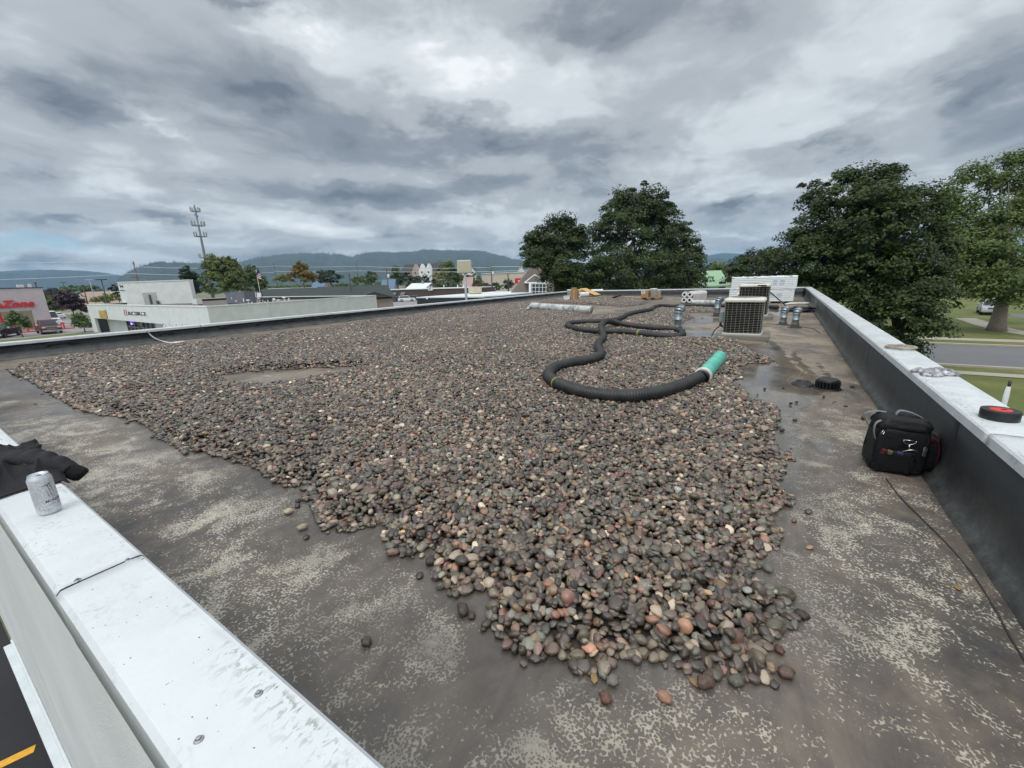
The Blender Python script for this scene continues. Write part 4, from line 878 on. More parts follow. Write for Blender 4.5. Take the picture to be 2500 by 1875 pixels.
# roof drain and its strainer
q = deck(1960, 939); root = thing('drain_bowl', 'open black drain ring set into the wet deck', 'drain', q)
MB().lathe([(0.115, 0.0), (0.11, 0.012), (0.085, 0.018), (0.07, 0.040), (0.062, 0.040), (0.06, 0.006), (0.0, 0.005)], seg=28).build('ring', M_BLACK, root, smooth=True)
q = deck(2019, 949); root = thing('drain_strainer', 'black ribbed plastic drain strainer set aside on the wet deck', 'drain strainer', q)
R0 = 0.108; s = MB(); s.lathe([(R0 + 0.02, 0.0), (R0 + 0.022, 0.010), (R0, 0.016)], seg=30, cap=True); s.build('rim', M_BLACK, root, smooth=True)
MB().lathe([(R0 - 0.004, 0.082), (R0 - 0.006, 0.104), (R0 - 0.018, 0.114), (0.05, 0.117), (0.0, 0.117)], seg=30).build('cap', M_BLACK, root, smooth=True)
MB().lathe([(R0 - 0.03, 0.01), (R0 - 0.03, 0.09)], seg=20).build('inner_wall', mat('deep_black', srgb(10, 10, 11), 0.7), root, smooth=True)
for k in range(22):
    a = 2 * PI * k / 22; MB().box((R0 * math.cos(a) * 0.97, R0 * math.sin(a) * 0.97, 0.052), (0.02, 0.014, 0.085), rz=a).build('rib', M_BLACK, root, bevel=0.003)

# tool bag
def build_bag():
    M_BAG = mat('bag_nylon', srgb(19, 20, 23), 0.62, var=0.35, scale=9, bump=0.35, bscale=22, spec=0.35); M_TRIM = mat('bag_webbing', srgb(122, 126, 128), 0.7, var=0.12, scale=60); M_RED = mat('bag_red', srgb(92, 20, 26), 0.6)
    q = deck(2112, 1140); w = 0.262; d = 0.235; h = 0.335
    root = thing('tool_bag', 'black nylon tool bag with grey handles leaning by the right parapet', 'bag', (q.x + w / 2 + 0.005, q.y + d / 2 - 0.03, zroof(q.x) + 0.004), 0.10)
    nx, nz = 12, 10
    def shell(w, d, h, taper, name, m, off=(0, 0, 0), bulge=0.02, par=root):
        # rounded fabric box with sagging sides
        V = []; F = []; n = 40; rows = [(0.0, 0.86), (0.015, 0.94), (0.05, 0.99)] + [(t, 1.0) for t in (0.2, 0.4, 0.6, 0.8)] + [(0.92, 0.985), (0.97, 0.95), (1.0, 0.86)]
        for t, k in rows:
            for i in range(n):
                a = 2 * PI * i / n; c, s_ = math.cos(a), math.sin(a); e = 0.2
                x = math.copysign(abs(c) ** e, c) * w / 2 * k; y = math.copysign(abs(s_) ** e, s_) * d / 2 * k
                b_ = bulge * math.sin(PI * min(1, t * 1.1)) * (1 + 0.5 * math.sin(3 * a + t * 5)); sc = 1 + b_ / (w / 2) - (1 - taper) * t
                wr = 0.004 * math.sin(a * 7 + t * 11) + 0.003 * math.sin(a * 13 - t * 17)
                V.append((off[0] + x * sc + wr + 0.012 * t, off[1] + y * sc + wr, off[2] + t * h))
        R_ = len(rows)
        F = [(r_ * n + i, r_ * n + (i + 1) % n, (r_ + 1) * n + (i + 1) % n, (r_ + 1) * n + i) for r_ in range(R_ - 1) for i in range(n)] + [tuple(range(n))[::-1], tuple((R_ - 1) * n + i for i in range(n))]
        return MB().add(V, F).build(name, m, par, smooth=True)
    shell(w, d, h * 0.88, 0.97, 'bag_body', M_BAG, bulge=0.006)
    # sagging top with opening
    lid = shell(w * 0.99, d * 0.97, 0.075, 0.80, 'top_flap', M_BAG, (0.006, 0, h * 0.84), 0.008)
    MB().ell((-0.01, 0.02, h * 1.035), (0.075, 0.045, 0.012), 14, 6).build('opening_shade', mat('bag_shadow', srgb(9, 9, 11), 0.8), lid, smooth=True)  # near-black lump stands in for the shade inside the bag's opening
    # end pocket on the wall side
    pk = shell(0.07, d * 0.82, h * 0.66, 0.9, 'end_pocket', M_BAG, (w / 2 + 0.025, 0.015, 0.02), 0.006)
    s = MB(); s.tube(catmull([(w / 2 + 0.055, -d * 0.36, h * 0.18), (w / 2 + 0.062, -d * 0.38, h * 0.45), (w / 2 + 0.05, -d * 0.34, h * 0.66), (w / 2 + 0.03, -d * 0.3, h * 0.74)], 0.02), 0.0035, 8); s.build('red_piping', M_RED, pk, smooth=True)
    s = MB(); s.box((w / 2 + 0.018, -d * 0.34, h * 0.69), (0.03, 0.012, 0.03), rz=0.5); s.build('red_lining', M_RED, pk, bevel=0.006)
    # front pocket with things in it
    pf = shell(w * 0.70, 0.05, h * 0.42, 0.98, 'front_pocket', M_BAG, (-0.03, -d / 2 - 0.002, 0.012), 0.005)
    # webbing handles
    def strap(P, wd, name):
        c = catmull(P, 0.012); V = []; F = []
        for i, p in enumerate(c):
            t = (c[min(i + 1, len(c) - 1)] - c[max(i - 1, 0)]).normalized(); sd = Vector((0, 1, 0)) if abs(t.y) < 0.8 else Vector((1, 0, 0)); sd = (sd - t * sd.dot(t)).normalized()
            V += [p - sd * wd / 2, p + sd * wd / 2]
        F = [(2 * i, 2 * i + 1, 2 * i + 3, 2 * i + 2) for i in range(len(c) - 1)]
        o = MB().add(V, F).build(name, M_TRIM, root, smooth=True); md = o.modifiers.new('thick', 'SOLIDIFY'); md.thickness = 0.004; return o
    strap([(-w / 2 + 0.012, -d * 0.33, h * 0.60), (-w / 2 - 0.004, -d * 0.34, h * 0.78), (-w / 2 + 0.004, -d * 0.30, h * 0.93), (-w / 2 + 0.05, -d * 0.26, h * 1.00), (-0.02, -d * 0.22, h * 1.02), (0.05, -d * 0.2, h * 1.0)], 0.026, 'handle')
    strap([(-w / 2 + 0.012, d * 0.30, h * 0.70), (-w / 2 - 0.03, d * 0.28, h * 0.95), (-w / 2 + 0.02, d * 0.26, h * 1.05), (-0.04, d * 0.22, h * 1.05), (0.03, d * 0.2, h * 1.04)], 0.026, 'handle')
    strap([(-0.02, d * 0.02, h * 1.03), (0.0, d * 0.05, h * 1.14), (0.06, d * 0.0, h * 1.12), (0.12, -d * 0.08, h * 1.02), (w / 2 - 0.012, -d * 0.2, h * 0.95), (w / 2 + 0.006, -d * 0.30, h * 0.86)], 0.03, 'carry_strap')
    s = MB(); y = -d / 2 - 0.016; cx, cz = 0.03, h * 0.70
    s.tube([(cx + 0.03 * math.cos(t), y - 0.004, cz - 0.026 * math.sin(t)) for t in [PI * i / 14 for i in range(15)]], 0.0035, 8); s.tube([(cx - 0.03, y - 0.004, cz + 0.001), (cx + 0.03, y - 0.004, cz + 0.001)], 0.0035, 8)
    s.build('ring_buckle', M_STEEL, root, smooth=True)
    s = MB(); s.cyl((cx, y - 0.006, cz - 0.028), (cx + 0.004, y - 0.008, cz - 0.055), 0.005); s.tube([(cx - 0.028, y - 0.009, cz - 0.075), (cx + 0.004, y - 0.010, cz - 0.060), (cx + 0.036, y - 0.009, cz - 0.056), (cx + 0.042, y - 0.009, cz - 0.067)], 0.0042, 8); s.build('swivel_clip', M_STEEL, root, smooth=True)
    s = MB(); s.lathe([(0.0, 0), (0.012, 0.0), (0.012, 0.004), (0, 0.004)], (w / 2 - 0.02, y + 0.006, h * 0.56), 14, (0, -1, 0)); s.box((w / 2 - 0.022, y + 0.002, h * 0.48), (0.017, 0.005, 0.042)); s.build('zip_pull', M_STEEL, root, bevel=0.002)
    s = MB(); s.tube([(-w / 2 + 0.03, -d / 2 - 0.004, h * 0.845), (-w / 2 + 0.022, -d / 2 - 0.01, h * 0.80), (-w / 2 + 0.018, -d / 2 - 0.012, h * 0.765), (-w / 2 + 0.03, -d / 2 - 0.012, h * 0.765), (-w / 2 + 0.034, -d / 2 - 0.008, h * 0.82)], 0.0026, 7); s.build('zip_pull', M_STEEL, root, smooth=True)
    z = h * 0.43
    loc = Vector(root.location); Rz = Matrix.Rotation(0.10, 3, 'Z')
    for nm, lab, x, m, sz in (('red_handle_tool', 'red tool handle poking out of the tool bag pocket', -0.088, M_RED, (0.024, 0.018, 0.04)), ('wood_handle_tool', 'tan tool handle in the bag pocket beside the red one', -0.056, mat('tan_grip', srgb(104, 92, 70), 0.6), (0.03, 0.018, 0.03)), ('cutter_tool', 'small purple cutter in the bag pocket beside the tan handle', -0.006, mat('purple_grip', srgb(66, 58, 110), 0.5), (0.034, 0.014, 0.022))):
        o = MB().box((0, 0, 0), sz, rot=Euler((0.1, 0.25, 0))).build(nm, m, bevel=0.007, bseg=3); o.location = loc + Rz @ Vector((x, -d / 2 - 0.022, z)); tag(o, lab, 'tool')
build_bag()

# things lying on the right coping
def ring_thing():
    a, b_ = at(2160, 851, ZC), at(2238, 853, ZC); c = (a + b_) / 2; R = (b_ - a).length / 2
    root = thing('clamp_ring', 'rusty drain clamp ring lying on the right coping over a joint', 'clamp ring', (c.x, c.y, ZC + 0.003)); m = mat('rusty_ring', srgb(150, 128, 112), 0.7, var=0.35, scale=24, col2=srgb(190, 182, 170))
    pts = [(R * 0.89 * math.cos(t), R * 0.89 * math.sin(t), 0.018) for t in [2 * PI * i / 36 for i in range(37)]]
    MB().tube(pts, R * 0.105, 9, False, flat=0.9).build('ring_body', m, root, smooth=True)
    s = MB()
    for k in range(3): s.box((R * 0.45 * math.cos(k * 2.1 + .4), R * 0.45 * math.sin(k * 2.1 + .4), 0.014), (R * 0.8, 0.013, 0.012), rz=k * 2.1 + .4)
    s.build('spoke', m, root, bevel=0.003); s = MB(); s.lathe([(0.026, 0.0), (0.026, 0.02), (0.014, 0.026), (0.010, 0.045), (0, 0.045)], seg=14); s.build('hub_bolt', m, root)
ring_thing()
def foil_thing():
    c = at(2280, 915, ZC); W_ = 0.11
    n = 26; V = []; F = []
    xs = np.linspace(-1, 1, n); X, Y = np.meshgrid(xs, xs); r = np.sqrt(X ** 2 + Y ** 2)
    z = np.clip(1.05 - r, 0, 1) ** 0.6 * 0.036 * (0.3 + 1.9 * fbm(X * 3.2 + 5, Y * 3.2, 3, 4)) + 0.036 * np.abs(fbm(X * 4.2, Y * 4.2 + 3, 8, 3) - 0.45)
    ang = np.arctan2(Y, X); k = 1 + 0.35 * np.sin(3 * ang + 1) * (r > 0.3)
    V = np.c_[(X * k * W_ * 1.05).ravel(), (Y * k * W_ * 0.8).ravel(), np.where(r.ravel() > 1.0, 0.004, z.ravel() + 0.004)]
    i = (np.arange(n - 1)[:, None] * n + np.arange(n - 1)[None, :]).ravel(); F = np.c_[i, i + 1, i + n + 1, i + n]; F = F[(r.ravel()[F] < 1.12).all(1)]
    o = np_mesh('foil_wrapper', V, F, mat('crumpled_foil', srgb(118, 110, 114), 0.3, 0.5, var=0.7, scale=34, col2=(0.75, 0.74, 0.78))); o.location = (c.x, c.y, ZC + 0.002)
    md = o.modifiers.new('thick', 'SOLIDIFY'); md.thickness = 0.002; tag(o, 'crumpled silver and brown foil wrapper on the white coping', 'wrapper')
foil_thing()
a, b_ = at(2395, 1028, ZC), at(2483, 1030, ZC); c = (a + b_) / 2; R = (b_ - a).length / 2 * 0.94
root = thing('tape_roll', 'thick roll of black tape with a red core cover on the right coping', 'tape roll', (c.x + 0.01, c.y + R * 0.55, ZC + 0.003)); hh = 0.052
tr = MB().lathe([(0.0, 0.0), (R * 0.99, 0.0), (R, 0.003), (R, hh - 0.003), (R * 0.985, hh), (R * 0.56, hh - 0.001)], seg=40).build('tape', mat('butyl_tape', srgb(34, 35, 36), 0.4, var=0.3, scale=12), root, smooth=True); tr.data.set_sharp_from_angle(angle=math.radians(40))
MB().lathe([(R * 0.57, hh - 0.0005), (R * 0.56, hh + 0.001), (R * 0.2, hh + 0.0005), (0.0, hh)], seg=36).build('core_cover', mat('red_liner', srgb(212, 56, 44), 0.5, var=0.1), root, smooth=True)
MB().box((R * 0.18, R * 0.1, hh + 0.002), (0.022, 0.012, 0.001), rz=0.4).build('ink_mark', M_BLACK, root)
# capped white pipe fixed outside the right parapet
q = at(2437, 975, ZC); t = pd(2445, 942, fwd(q) + 0.02)
root = thing('capped_pipe', 'white pipe with a black cap rising outside the right parapet', 'pipe', (XR + 0.06, q.y + 0.05, ZC - 1.2))
zt = 1.2 + 0.075; MB().lathe([(0.0125, 0.0), (0.0125, zt - 0.05), (0.0105, zt - 0.01), (0.009, zt)], seg=16).build('tube', M_WHITE, root, smooth=True)
MB().lathe([(0.0, zt + 0.035), (0.0075, zt + 0.034), (0.0075, zt)], seg=14).build('cap', M_BLACK, root, smooth=True)
MB().box((-0.04, 0, 0.9), (0.09, 0.05, 0.012)).build('bracket', M_GALV, root)

# drink can
def build_can():
    q = at(124, 1252, ZC); root = thing('drink_can', 'open silver white energy drink can standing on the near coping before the jacket', 'can', (q.x, q.y, ZC + 0.0035)); R = 0.0331; H = 0.157
    g = G('can_print'); n = g.noise(60, 3, 0.55, 2.5, (0, 0, 0), (1, 1, 0.8)); col = g.ramp(n, [(0.40, srgb(214, 216, 220)), (0.48, srgb(176, 178, 186)), (0.54, srgb(216, 218, 224))])
    g.set(g.b.inputs['Base Color'], col); g.b.inputs['Metallic'].default_value = 0.25; g.b.inputs['Roughness'].default_value = 0.4
    al = mat('can_aluminium', srgb(208, 212, 218), 0.32, 0.7, var=0.06)
    MB().lathe([(0.0, 0.004), (0.022, 0.002), (0.026, 0.0), (0.0285, 0.002), (0.0322, 0.010), (R, 0.014), (R, 0.139), (0.0322, 0.1425)], seg=48).build('can_wall', g.m, root, smooth=True)
    top = MB().lathe([(0.0322, 0.1425), (0.0285, 0.1515), (0.0272, 0.1535), (0.0272, 0.157), (0.0262, 0.1575), (0.0252, 0.1565), (0.0248, 0.1520), (0.0, 0.1525)], seg=48).build('can_top', al, root, smooth=True)
    fx = math.atan2(-q.y, -q.x)
    def at_lid(a, r): return (r * math.cos(a), r * math.sin(a))
    MB().prism([(0.012 * math.cos(t) , 0.007 * math.sin(t)) for t in [2 * PI * i / 16 for i in range(16)]], (0.011, 0.002, 0.1527), (1, 0, 0), (0, 1, 0), (0, 0, 0.0004)).build('mouth', mat('deep_black', srgb(10, 10, 11), 0.7), top)
    MB().prism([(-0.012, -0.006), (0.003, -0.007), (0.006, 0), (0.003, 0.007), (-0.012, 0.006)], (-0.004, 0.0, 0.1532), (1, 0, 0), (0, 1, 0), (0, 0, 0.0012)).build('pull_tab', al, top, bevel=0.0004)
    def wrap(v, f, name, m, a0, z0, lift=0.0003, par=root):
        V = []
        for x, y, _ in v:
            a = a0 + x / R; V.append(((R + lift) * math.cos(a), (R + lift) * math.sin(a), z0 + y))
        return MB().add(V, f).build(name, m, par)
    ink = mat('can_ink', srgb(26, 22, 40), 0.45, var=0.1); view = fx
    # three ragged claw strokes
    def claw(pts): # outline as strip of (y, xl, xr)
        v = []; f = []
        for y, xl, xr in pts: v += [(xl, y, 0), (xr, y, 0)]
        f = [(2 * i, 2 * i + 1, 2 * i + 3, 2 * i + 2) for i in range(len(pts) - 1)]; return v, f
    mm = 0.001
    a_c = view + 0.36
    L1 = [(0, -13, 1), (-3, -8.5, -1.5), (-5, -7.5, -4.9), (-12, -5.9, -3.6), (-20, -4.6, -2.4), (-28, -3.4, -1.6), (-38, -1.9, -0.5), (-48, -0.2, 0.1)]
    for k, (dx, sc, top_) in enumerate(((0, 1.0, 0), (8.6, 1.0, 2.5), (15.5, 0.78, 5))):
        pts = [((y * sc + top_) * mm * 1.12, (xl + dx + (0.5 if i % 2 else 0)) * mm, (xr + dx - (0.4 if i % 2 else 0)) * mm) for i, (y, xl, xr) in enumerate(L1)]
        v, f = claw(pts); wrap(v, f, 'claw_mark', ink, a_c - 0.05, 0.118)
        if k == 0:
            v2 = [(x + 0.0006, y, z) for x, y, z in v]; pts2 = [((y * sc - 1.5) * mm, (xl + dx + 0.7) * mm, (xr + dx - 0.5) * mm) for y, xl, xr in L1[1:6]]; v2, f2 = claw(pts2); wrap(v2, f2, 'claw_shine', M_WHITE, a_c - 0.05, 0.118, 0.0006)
    v, f = text_mesh('MONSTER', 0.0125, 0.0, 0.0002); wrap(v, f, 'lettering', ink, view - 0.12, 0.050)
    for x, z, L_ in ((0.012, 0.040, 0.016), (0.034, 0.040, 0.012), (-0.016, 0.023, 0.012), (0.0, 0.023, 0.006), (0.034, 0.0365, 0.008)):
        wrap([(x, 0, 0), (x + L_ / 2, 0, 0), (x + L_, 0, 0), (x + L_, 0.0016, 0), (x + L_ / 2, 0.0016, 0), (x, 0.0016, 0)], [(0, 1, 4, 5), (1, 2, 3, 4)], 'small_print', mat('can_grey_ink', srgb(96, 96, 104), 0.5), view - 0.2, z)
build_can()

# jacket thrown over the coping
def build_jacket():
    q = at(0, 1190, ZC); c = Vector((q.x - 0.02, 0.21, ZC))
    M_JK = mat('black_fleece', srgb(46, 46, 48), 0.85, var=0.22, scale=7, bump=0.25, bscale=120, spec=0.25)
    e = at(86, 1200, ZC); root = thing('black_jacket', 'black jacket thrown over the near coping with one sleeve hanging over the roof', 'jacket', (e.x - 0.2, 0.21, ZC))
    xr = e.x - 0.005; xl = at(8, 1112, ZC).x; n, k = 150, 80
    us = np.linspace(0, 1, n); vs2 = np.linspace(0.13, 0.312, k); U, V_ = np.meshgrid(us, vs2)
    X = xl + (xr - xl) * U + 0.03 * np.sin(V_ * 19 + 1) * U ** 3 - 0.22 * np.clip(V_ - 0.27, 0, 1) * U * 2.2 + 0.06 * np.sin(V_ * 11) * (1 - U) ** 3
    # gathered folds run along the coping
    w1 = V_ * 30 + 2.2 * np.sin(U * 5.0 + 0.6) + U * 4; w2 = V_ * 55 - 3.0 * np.sin(U * 7.0) + U * 9
    f = 0.040 * (1 - np.abs(np.sin(w1)) ** 0.6) + 0.018 * (1 - np.abs(np.sin(w2)) ** 0.7) + 0.035 * fbm(U * 4.0, V_ * 7.0 + U * 2, 6, 4)
    edgef = np.clip((1 - U) * 6, 0.1, 1) * np.clip(U * 6, 0.1, 1)
    dome = np.clip((1 - ((V_ - 0.20) / 0.24) ** 2), 0, 1) ** 0.7 * 0.045
    Z = ZC + 0.008 + (dome + f) * edgef
    over = np.clip(V_ - (IYN - 0.01), 0, 1); Z = Z - over * 1.1; over2 = np.clip((YN + 0.012) - V_, 0, 1); Z = Z - over2 * 1.5
    Y = np.where(over > 0, IYN + 0.004 + over * 0.5 + f * 0.5, V_ + 0.008 * np.sin(U * 19)); Y = np.where(over2 > 0, YN - 0.02 - over2 * 0.16 - f * 0.4, Y)
    VV = np.c_[X.ravel(), Y.ravel(), Z.ravel()] - np.array(root.location)
    i = (np.arange(k - 1)[:, None] * n + np.arange(n - 1)[None, :]).ravel()
    o = np_mesh('jacket_body', VV, np.c_[i, i + 1, i + n + 1, i + n], M_JK, root, True); md = o.modifiers.new('thick', 'SOLIDIFY'); md.thickness = 0.006
    # sleeve
    D0 = fwd(Vector((xr, 0.30, ZC)))
    S = [pd(20, 1128, D0 + 0.10), pd(55, 1122, D0 + 0.08), pd(90, 1122, D0 + 0.07), pd(125, 1130, D0 + 0.07), pd(150, 1140, D0 + 0.08), pd(168, 1147, D0 + 0.09)]
    c = catmull(S, 0.006); m = len(c); rr = []
    for i_ in range(m):
        t = i_ / (m - 1); rr.append((0.066 - 0.024 * t) * (1 + 0.045 * math.sin(t * 31) * math.sin(t * 9 + 1)))
    sl = MB().tube(c, rr, 36, True, flat=0.72); rs = np.random.default_rng(3); V0 = np.array(sl.v)
    ax = np.array([0.8, 0.5, 0.0]); u_ = V0 @ ax; wz = V0[:, 2]
    dz = 0.010 * (np.abs(np.sin(u_ * 42 + wz * 30 + 2.2 * np.sin(V0[:, 1] * 19))) ** 0.7 - 0.5) + 0.012 * (fbm(V0[:, 0] * 17, V0[:, 1] * 17 + wz * 9, 5, 3) - 0.45)
    sl.v = [(x, y + q_ * 0.5, z + q_) for (x, y, z), q_ in zip(sl.v, dz)]; sl.build('sleeve', M_JK, root, True, True)
    d = (c[-1] - c[-4]).normalized()
    MB().tube([c[-1] - d * 0.004, c[-1] + d * 0.01, c[-1] + d * 0.045, c[-1] + d * 0.058], [0.040, 0.037, 0.037, 0.031], 18, True, flat=0.85).build('cuff', mat('cuff_knit', srgb(16, 16, 18), 0.9, bump=0.4, bscale=90), root, True, True)

build_jacket()

# loose stones away from the sheet
def stone(label, px, s, ci, flat=0.62):
    q = deck(*px); v, f = [], []
    b = MB().ell((0, 0, 0), (s, s * random.uniform(0.62, 0.85), s * flat), 16, 10, random.uniform(0, 6)); sd = random.uniform(0, 50)
    b.v = [(x * (1 + 0.16 * math.sin(7 * y / s + sd)), y * (1 + 0.14 * math.sin(6 * x / s + sd * 2)), z * (1 + 0.1 * math.sin(5 * x / s + sd))) for x, y, z in b.v]
    c = PC[ci]; o = b.build('loose_stone', mat('stone_%d' % ci, tuple(c), 0.45, var=0.35, scale=60, bump=0.3), smooth=True); o.location = q + Vector((0, 0, s * flat * 0.9)); tag(o, label, 'stone', 'loose stones off the gravel sheet')
for L_, p, s, ci in (('lone grey stone on bare deck toward the near coping', (895, 1573), .022, 0), ('olive stone on the mud left of the gravel edge', (705, 1254), .027, 11), ('flat pinkish stone on the mud just below the olive one', (739, 1293), .028, 10),
    ('small dark cube-like stone above the olive stone', (729, 1226), .018, 2), ('dark grey stone at the gravel inlet on the left flank', (1053, 1376), .030, 2), ('flat pale green stone on wet deck right of the gravel', (1873, 1394), .026, 8),
    ('dark stone off the right tip of the near gravel', (1956, 1508), .026, 2), ('maroon stone lying apart right of the front edge', (1902, 1592), .019, 5), ('flat brown stone furthest out in front of the gravel', (1478, 1710), .022, 4),
    ('speckled grey stone just off the front edge', (1495, 1668), .022, 14), ('plum stone resting against the front edge', (1722, 1675), .033, 3), ('greenish oval stone at the front edge beside the plum one', (1796, 1670), .026, 7),
    ('brown stone at the right front tip of the gravel', (1918, 1650), .026, 3), ('small grey stone at left off the front edge inlet', (1180, 1540), .012, 0), ('grey stone at the far left tip of the gravel', (38, 916), .04, 0), ('small dark stone beside the left tip of the gravel', (74, 928), .03, 2),
    ('dark block stone alone on wet deck beside the gravel flank', (1909, 1053), .022, 2), ('brown stone on the deck against the tool bag', (2107, 1024), .024, 2), ('grey broken lump on the mud in the lower left inlet', (1130, 1497), .033, 0), ('small lump beside the grey broken lump', (1152, 1508), .018, 0)): stone(L_, p, s, ci)
# flakes of old membrane around the drain
def scrap(label, px, w, h):
    o = MB().prism([(w * math.cos(t) * random.uniform(0.6, 1.1), w * 0.7 * math.sin(t) * random.uniform(0.6, 1.1)) for t in [2 * PI * i / 7 for i in range(7)]], (0, 0, 0), (1, 0, 0), (0, 1, 0), (0.004, 0, h)).build('debris_flake', M_DARKBOOT, bevel=0.002); o.location = deck(*px) + Vector((0, 0, 0.004)); tag(o, label, 'debris', 'dark debris flakes around the drain')
for L_, px, w, h in (('dark flake left of the drain ring near the gravel', (1866, 952), .016, .02), ('dark flake below and left of the drain ring', (1911, 949), .018, .012), ('dark square flake close to the gravel edge below the drain', (1858, 981), .016, .018), ('thick dark flake straight below the drain', (1929, 988), .020, .02),
    ('small dark flake touching the thick one below the drain', (1944, 984), .016, .015), ('dark flake directly under the strainer', (2010, 972), .014, .02), ('curled dark flake at the foot of the parapet beside the strainer', (2081, 947), .028, .02), ('long dark flake between strainer and tool bag', (2064, 993), .026, .006),
    ('tiny flake between strainer and the long flake', (2038, 982), .014, .005), ('tiny dark flake left of the long flake', (2033, 985), .012, .004), ('dark flake on wet deck above the drain', (1948, 930), .022, .012), ('dark flake beside the gravel left of the drain', (1849, 966), .013, .012)): scrap(L_, px, w, h)
o = MB().box((0, 0, 0), (0.06, 0.02, 0.008), rz=0.5).build('metal_strip', M_STEEL); o.location = deck(2221, 1165) + Vector((0, 0, 0.006)); tag(o, 'small shiny metal strip at the foot of the tool bag', 'metal strip')
o = MB().prism([(0, -.019), (0.011, -0.008), (0.009, 0.012), (0, 0.021), (-0.010, 0.008), (-0.009, -0.010)], (0, 0, 0), (1, 0, 0.1), (0, 1, 0), (0, 0, 0.002)).build('fallen_leaf', mat('dry_leaf', srgb(142, 114, 76), 0.7)); o.location = deck(2337, 1437) + Vector((0, 0, 0.006)); tag(o, 'dry orange leaf on the deck near the foot of the right parapet', 'leaf')
for L_, px, rz in (('dry tan leaf lying on the mud off the front edge of the gravel', (1450, 1660), 0.5), ('dry tan leaf between the gravel front edge and the plum stone', (1696, 1672), 1.4), ('yellow leaf lying on the stones of the gravel sheet', (1347, 1350), 0.8), ('pale leaf lying on the stones behind the front edge', (1674, 1560), 2.0)):
    c_ = o.copy(); COL.objects.link(c_); q = deck(*px); c_.location = q + Vector((0, 0, 0.008 + gravel_top(q.x, q.y) * 1.25)); c_.rotation_euler = (0.15, 0.1, rz); tag(c_, L_, 'leaf', 'dry leaves on the roof')
o['group'] = 'dry leaves on the roof'
# black cable along the foot of the right parapet
c = catmull([deck(2110, 925, 0.006) if False else deck(2163, 1168, 0.006), deck(2200, 1215, 0.006), deck(2250, 1265, 0.006), deck(2310, 1325, 0.006), deck(2370, 1395, 0.006), deck(2420, 1470, 0.006), deck(2470, 1560, 0.006), deck(2520, 1640, 0.006)], 0.03)
o = MB().tube(c, 0.003, 8).build('lead_cable', mat('cable_grey', srgb(62, 57, 53), 0.7), smooth=True); tag(o, 'thin black cable trailing from the tool bag along the right parapet', 'cable')
c = catmull([deck(1868, 790, 0.006), deck(1900, 792, 0.006), deck(1950, 797, 0.006), deck(1985, 803, 0.006), deck(2003, 815, 0.006)], 0.05)
o = MB().tube(c, 0.006, 8).build('lead_cable', M_BLACK, smooth=True); tag(o, 'thin black cable curving past the two short pipes to the parapet', 'cable')
# white cord hanging over the left coping
def lw(px, py, out):                        # on the inner face of the left parapet
    d = ray(px, py); return CAM + d * ((IXL + out - CAM.x) / d.x)
c = catmull([at(358, 807, ZC + 0.01), lw(362, 812, 0.03), lw(372, 822, 0.03), lw(385, 829, 0.05), lw(400, 834, 0.10), deck(420, 837, 0.02), deck(450, 833, 0.02)], 0.04)
root = thing('hanging_cord', 'white cord hanging over the left coping down to the deck', 'cord', c[-1]); MB().tube(c, 0.014, 8).build('cord_line', M_WHITE, root, True, True); MB().ell(deck(432, 836, 0.02), (0.12, 0.05, 0.02)).build('plug_end', M_WHITE, root, True, True)
# ------------------------------------------------------------------ ground and streets
def lawn_mat():
    g = G('lawn'); n = g.noise(0.35, 6, 0.65); f = g.noise(9, 5, 0.7)
    col = g.ramp(n, [(0.3, srgb(88, 98, 50)), (0.5, srgb(104, 112, 56)), (0.7, srgb(134, 128, 78))])
    col = g.mix(g.ramp(f, [(0.35, 0.0), (0.7, 0.4)]), col, srgb(66, 76, 38)); g.set(g.b.inputs['Base Color'], col); g.b.inputs['Roughness'].default_value = 0.9; g.bump(f, 0.6, 0.05); return g.m
M_LAWN = lawn_mat()
def asphalt_mat(name, c):
    g = G(name); n = g.noise(0.5, 6, 0.65, 0.4); f = g.noise(40, 4, 0.7)
    col = g.ramp(n, [(0.3, tuple(x * 0.8 for x in c)), (0.7, c)]); col = g.mix(g.ramp(f, [(0.4, 0.0), (0.7, 0.3)]), col, tuple(x * 1.6 for x in c))
    g.set(g.b.inputs['Base Color'], col); g.b.inputs['Roughness'].default_value = 0.8; g.bump(f, 0.3, 0.01); return g.m
M_ROAD = asphalt_mat('street_asphalt', srgb(112, 112, 114)); M_LOT = asphalt_mat('lot_asphalt', srgb(146, 143, 142)); M_FRESH = asphalt_mat('fresh_asphalt', srgb(42, 42, 45))
M_WALK = stucco_material('pavement_concrete', srgb(176, 168, 154), 20, 0.2); M_DIRT = stucco_material('town_ground', srgb(120, 118, 92), 3, 0.2)
def sheet(name, pts, z, m, kind='structure', n=1):
    o = MB().add([(p[0], p[1], z) for p in pts], [tuple(range(len(pts)))]).build(name, m); tag(o, kind=kind); return o
sheet('ground', [(-11000, -11000), (11000, -11000), (11000, 11000), (-11000, 11000)], 0.0, M_DIRT)
sheet('lawn', [(1.4, -30), (300, -30), (300, 200), (1.4, 200)], 0.004, M_LAWN)
RY0, RY1 = at(2430, 899, 0).y, at(2430, 846.5, 0).y
sheet('road', [(-30, RY0), (300, RY0), (300, RY1), (-30, RY1)], 0.008, M_ROAD)
sheet('pavement', [(1.5, at(2430, 920, 0).y), (300, at(2430, 920, 0).y), (300, at(2430, 912, 0).y), (1.5, at(2430, 912, 0).y)], 0.03, M_WALK)
for y in (RY0 - 0.16, RY1 + 0.16):
    o = MB().box((135, y, 0.06), (330, 0.24, 0.13)).build('kerb', M_WALK, bevel=0.02); tag(o, kind='structure')
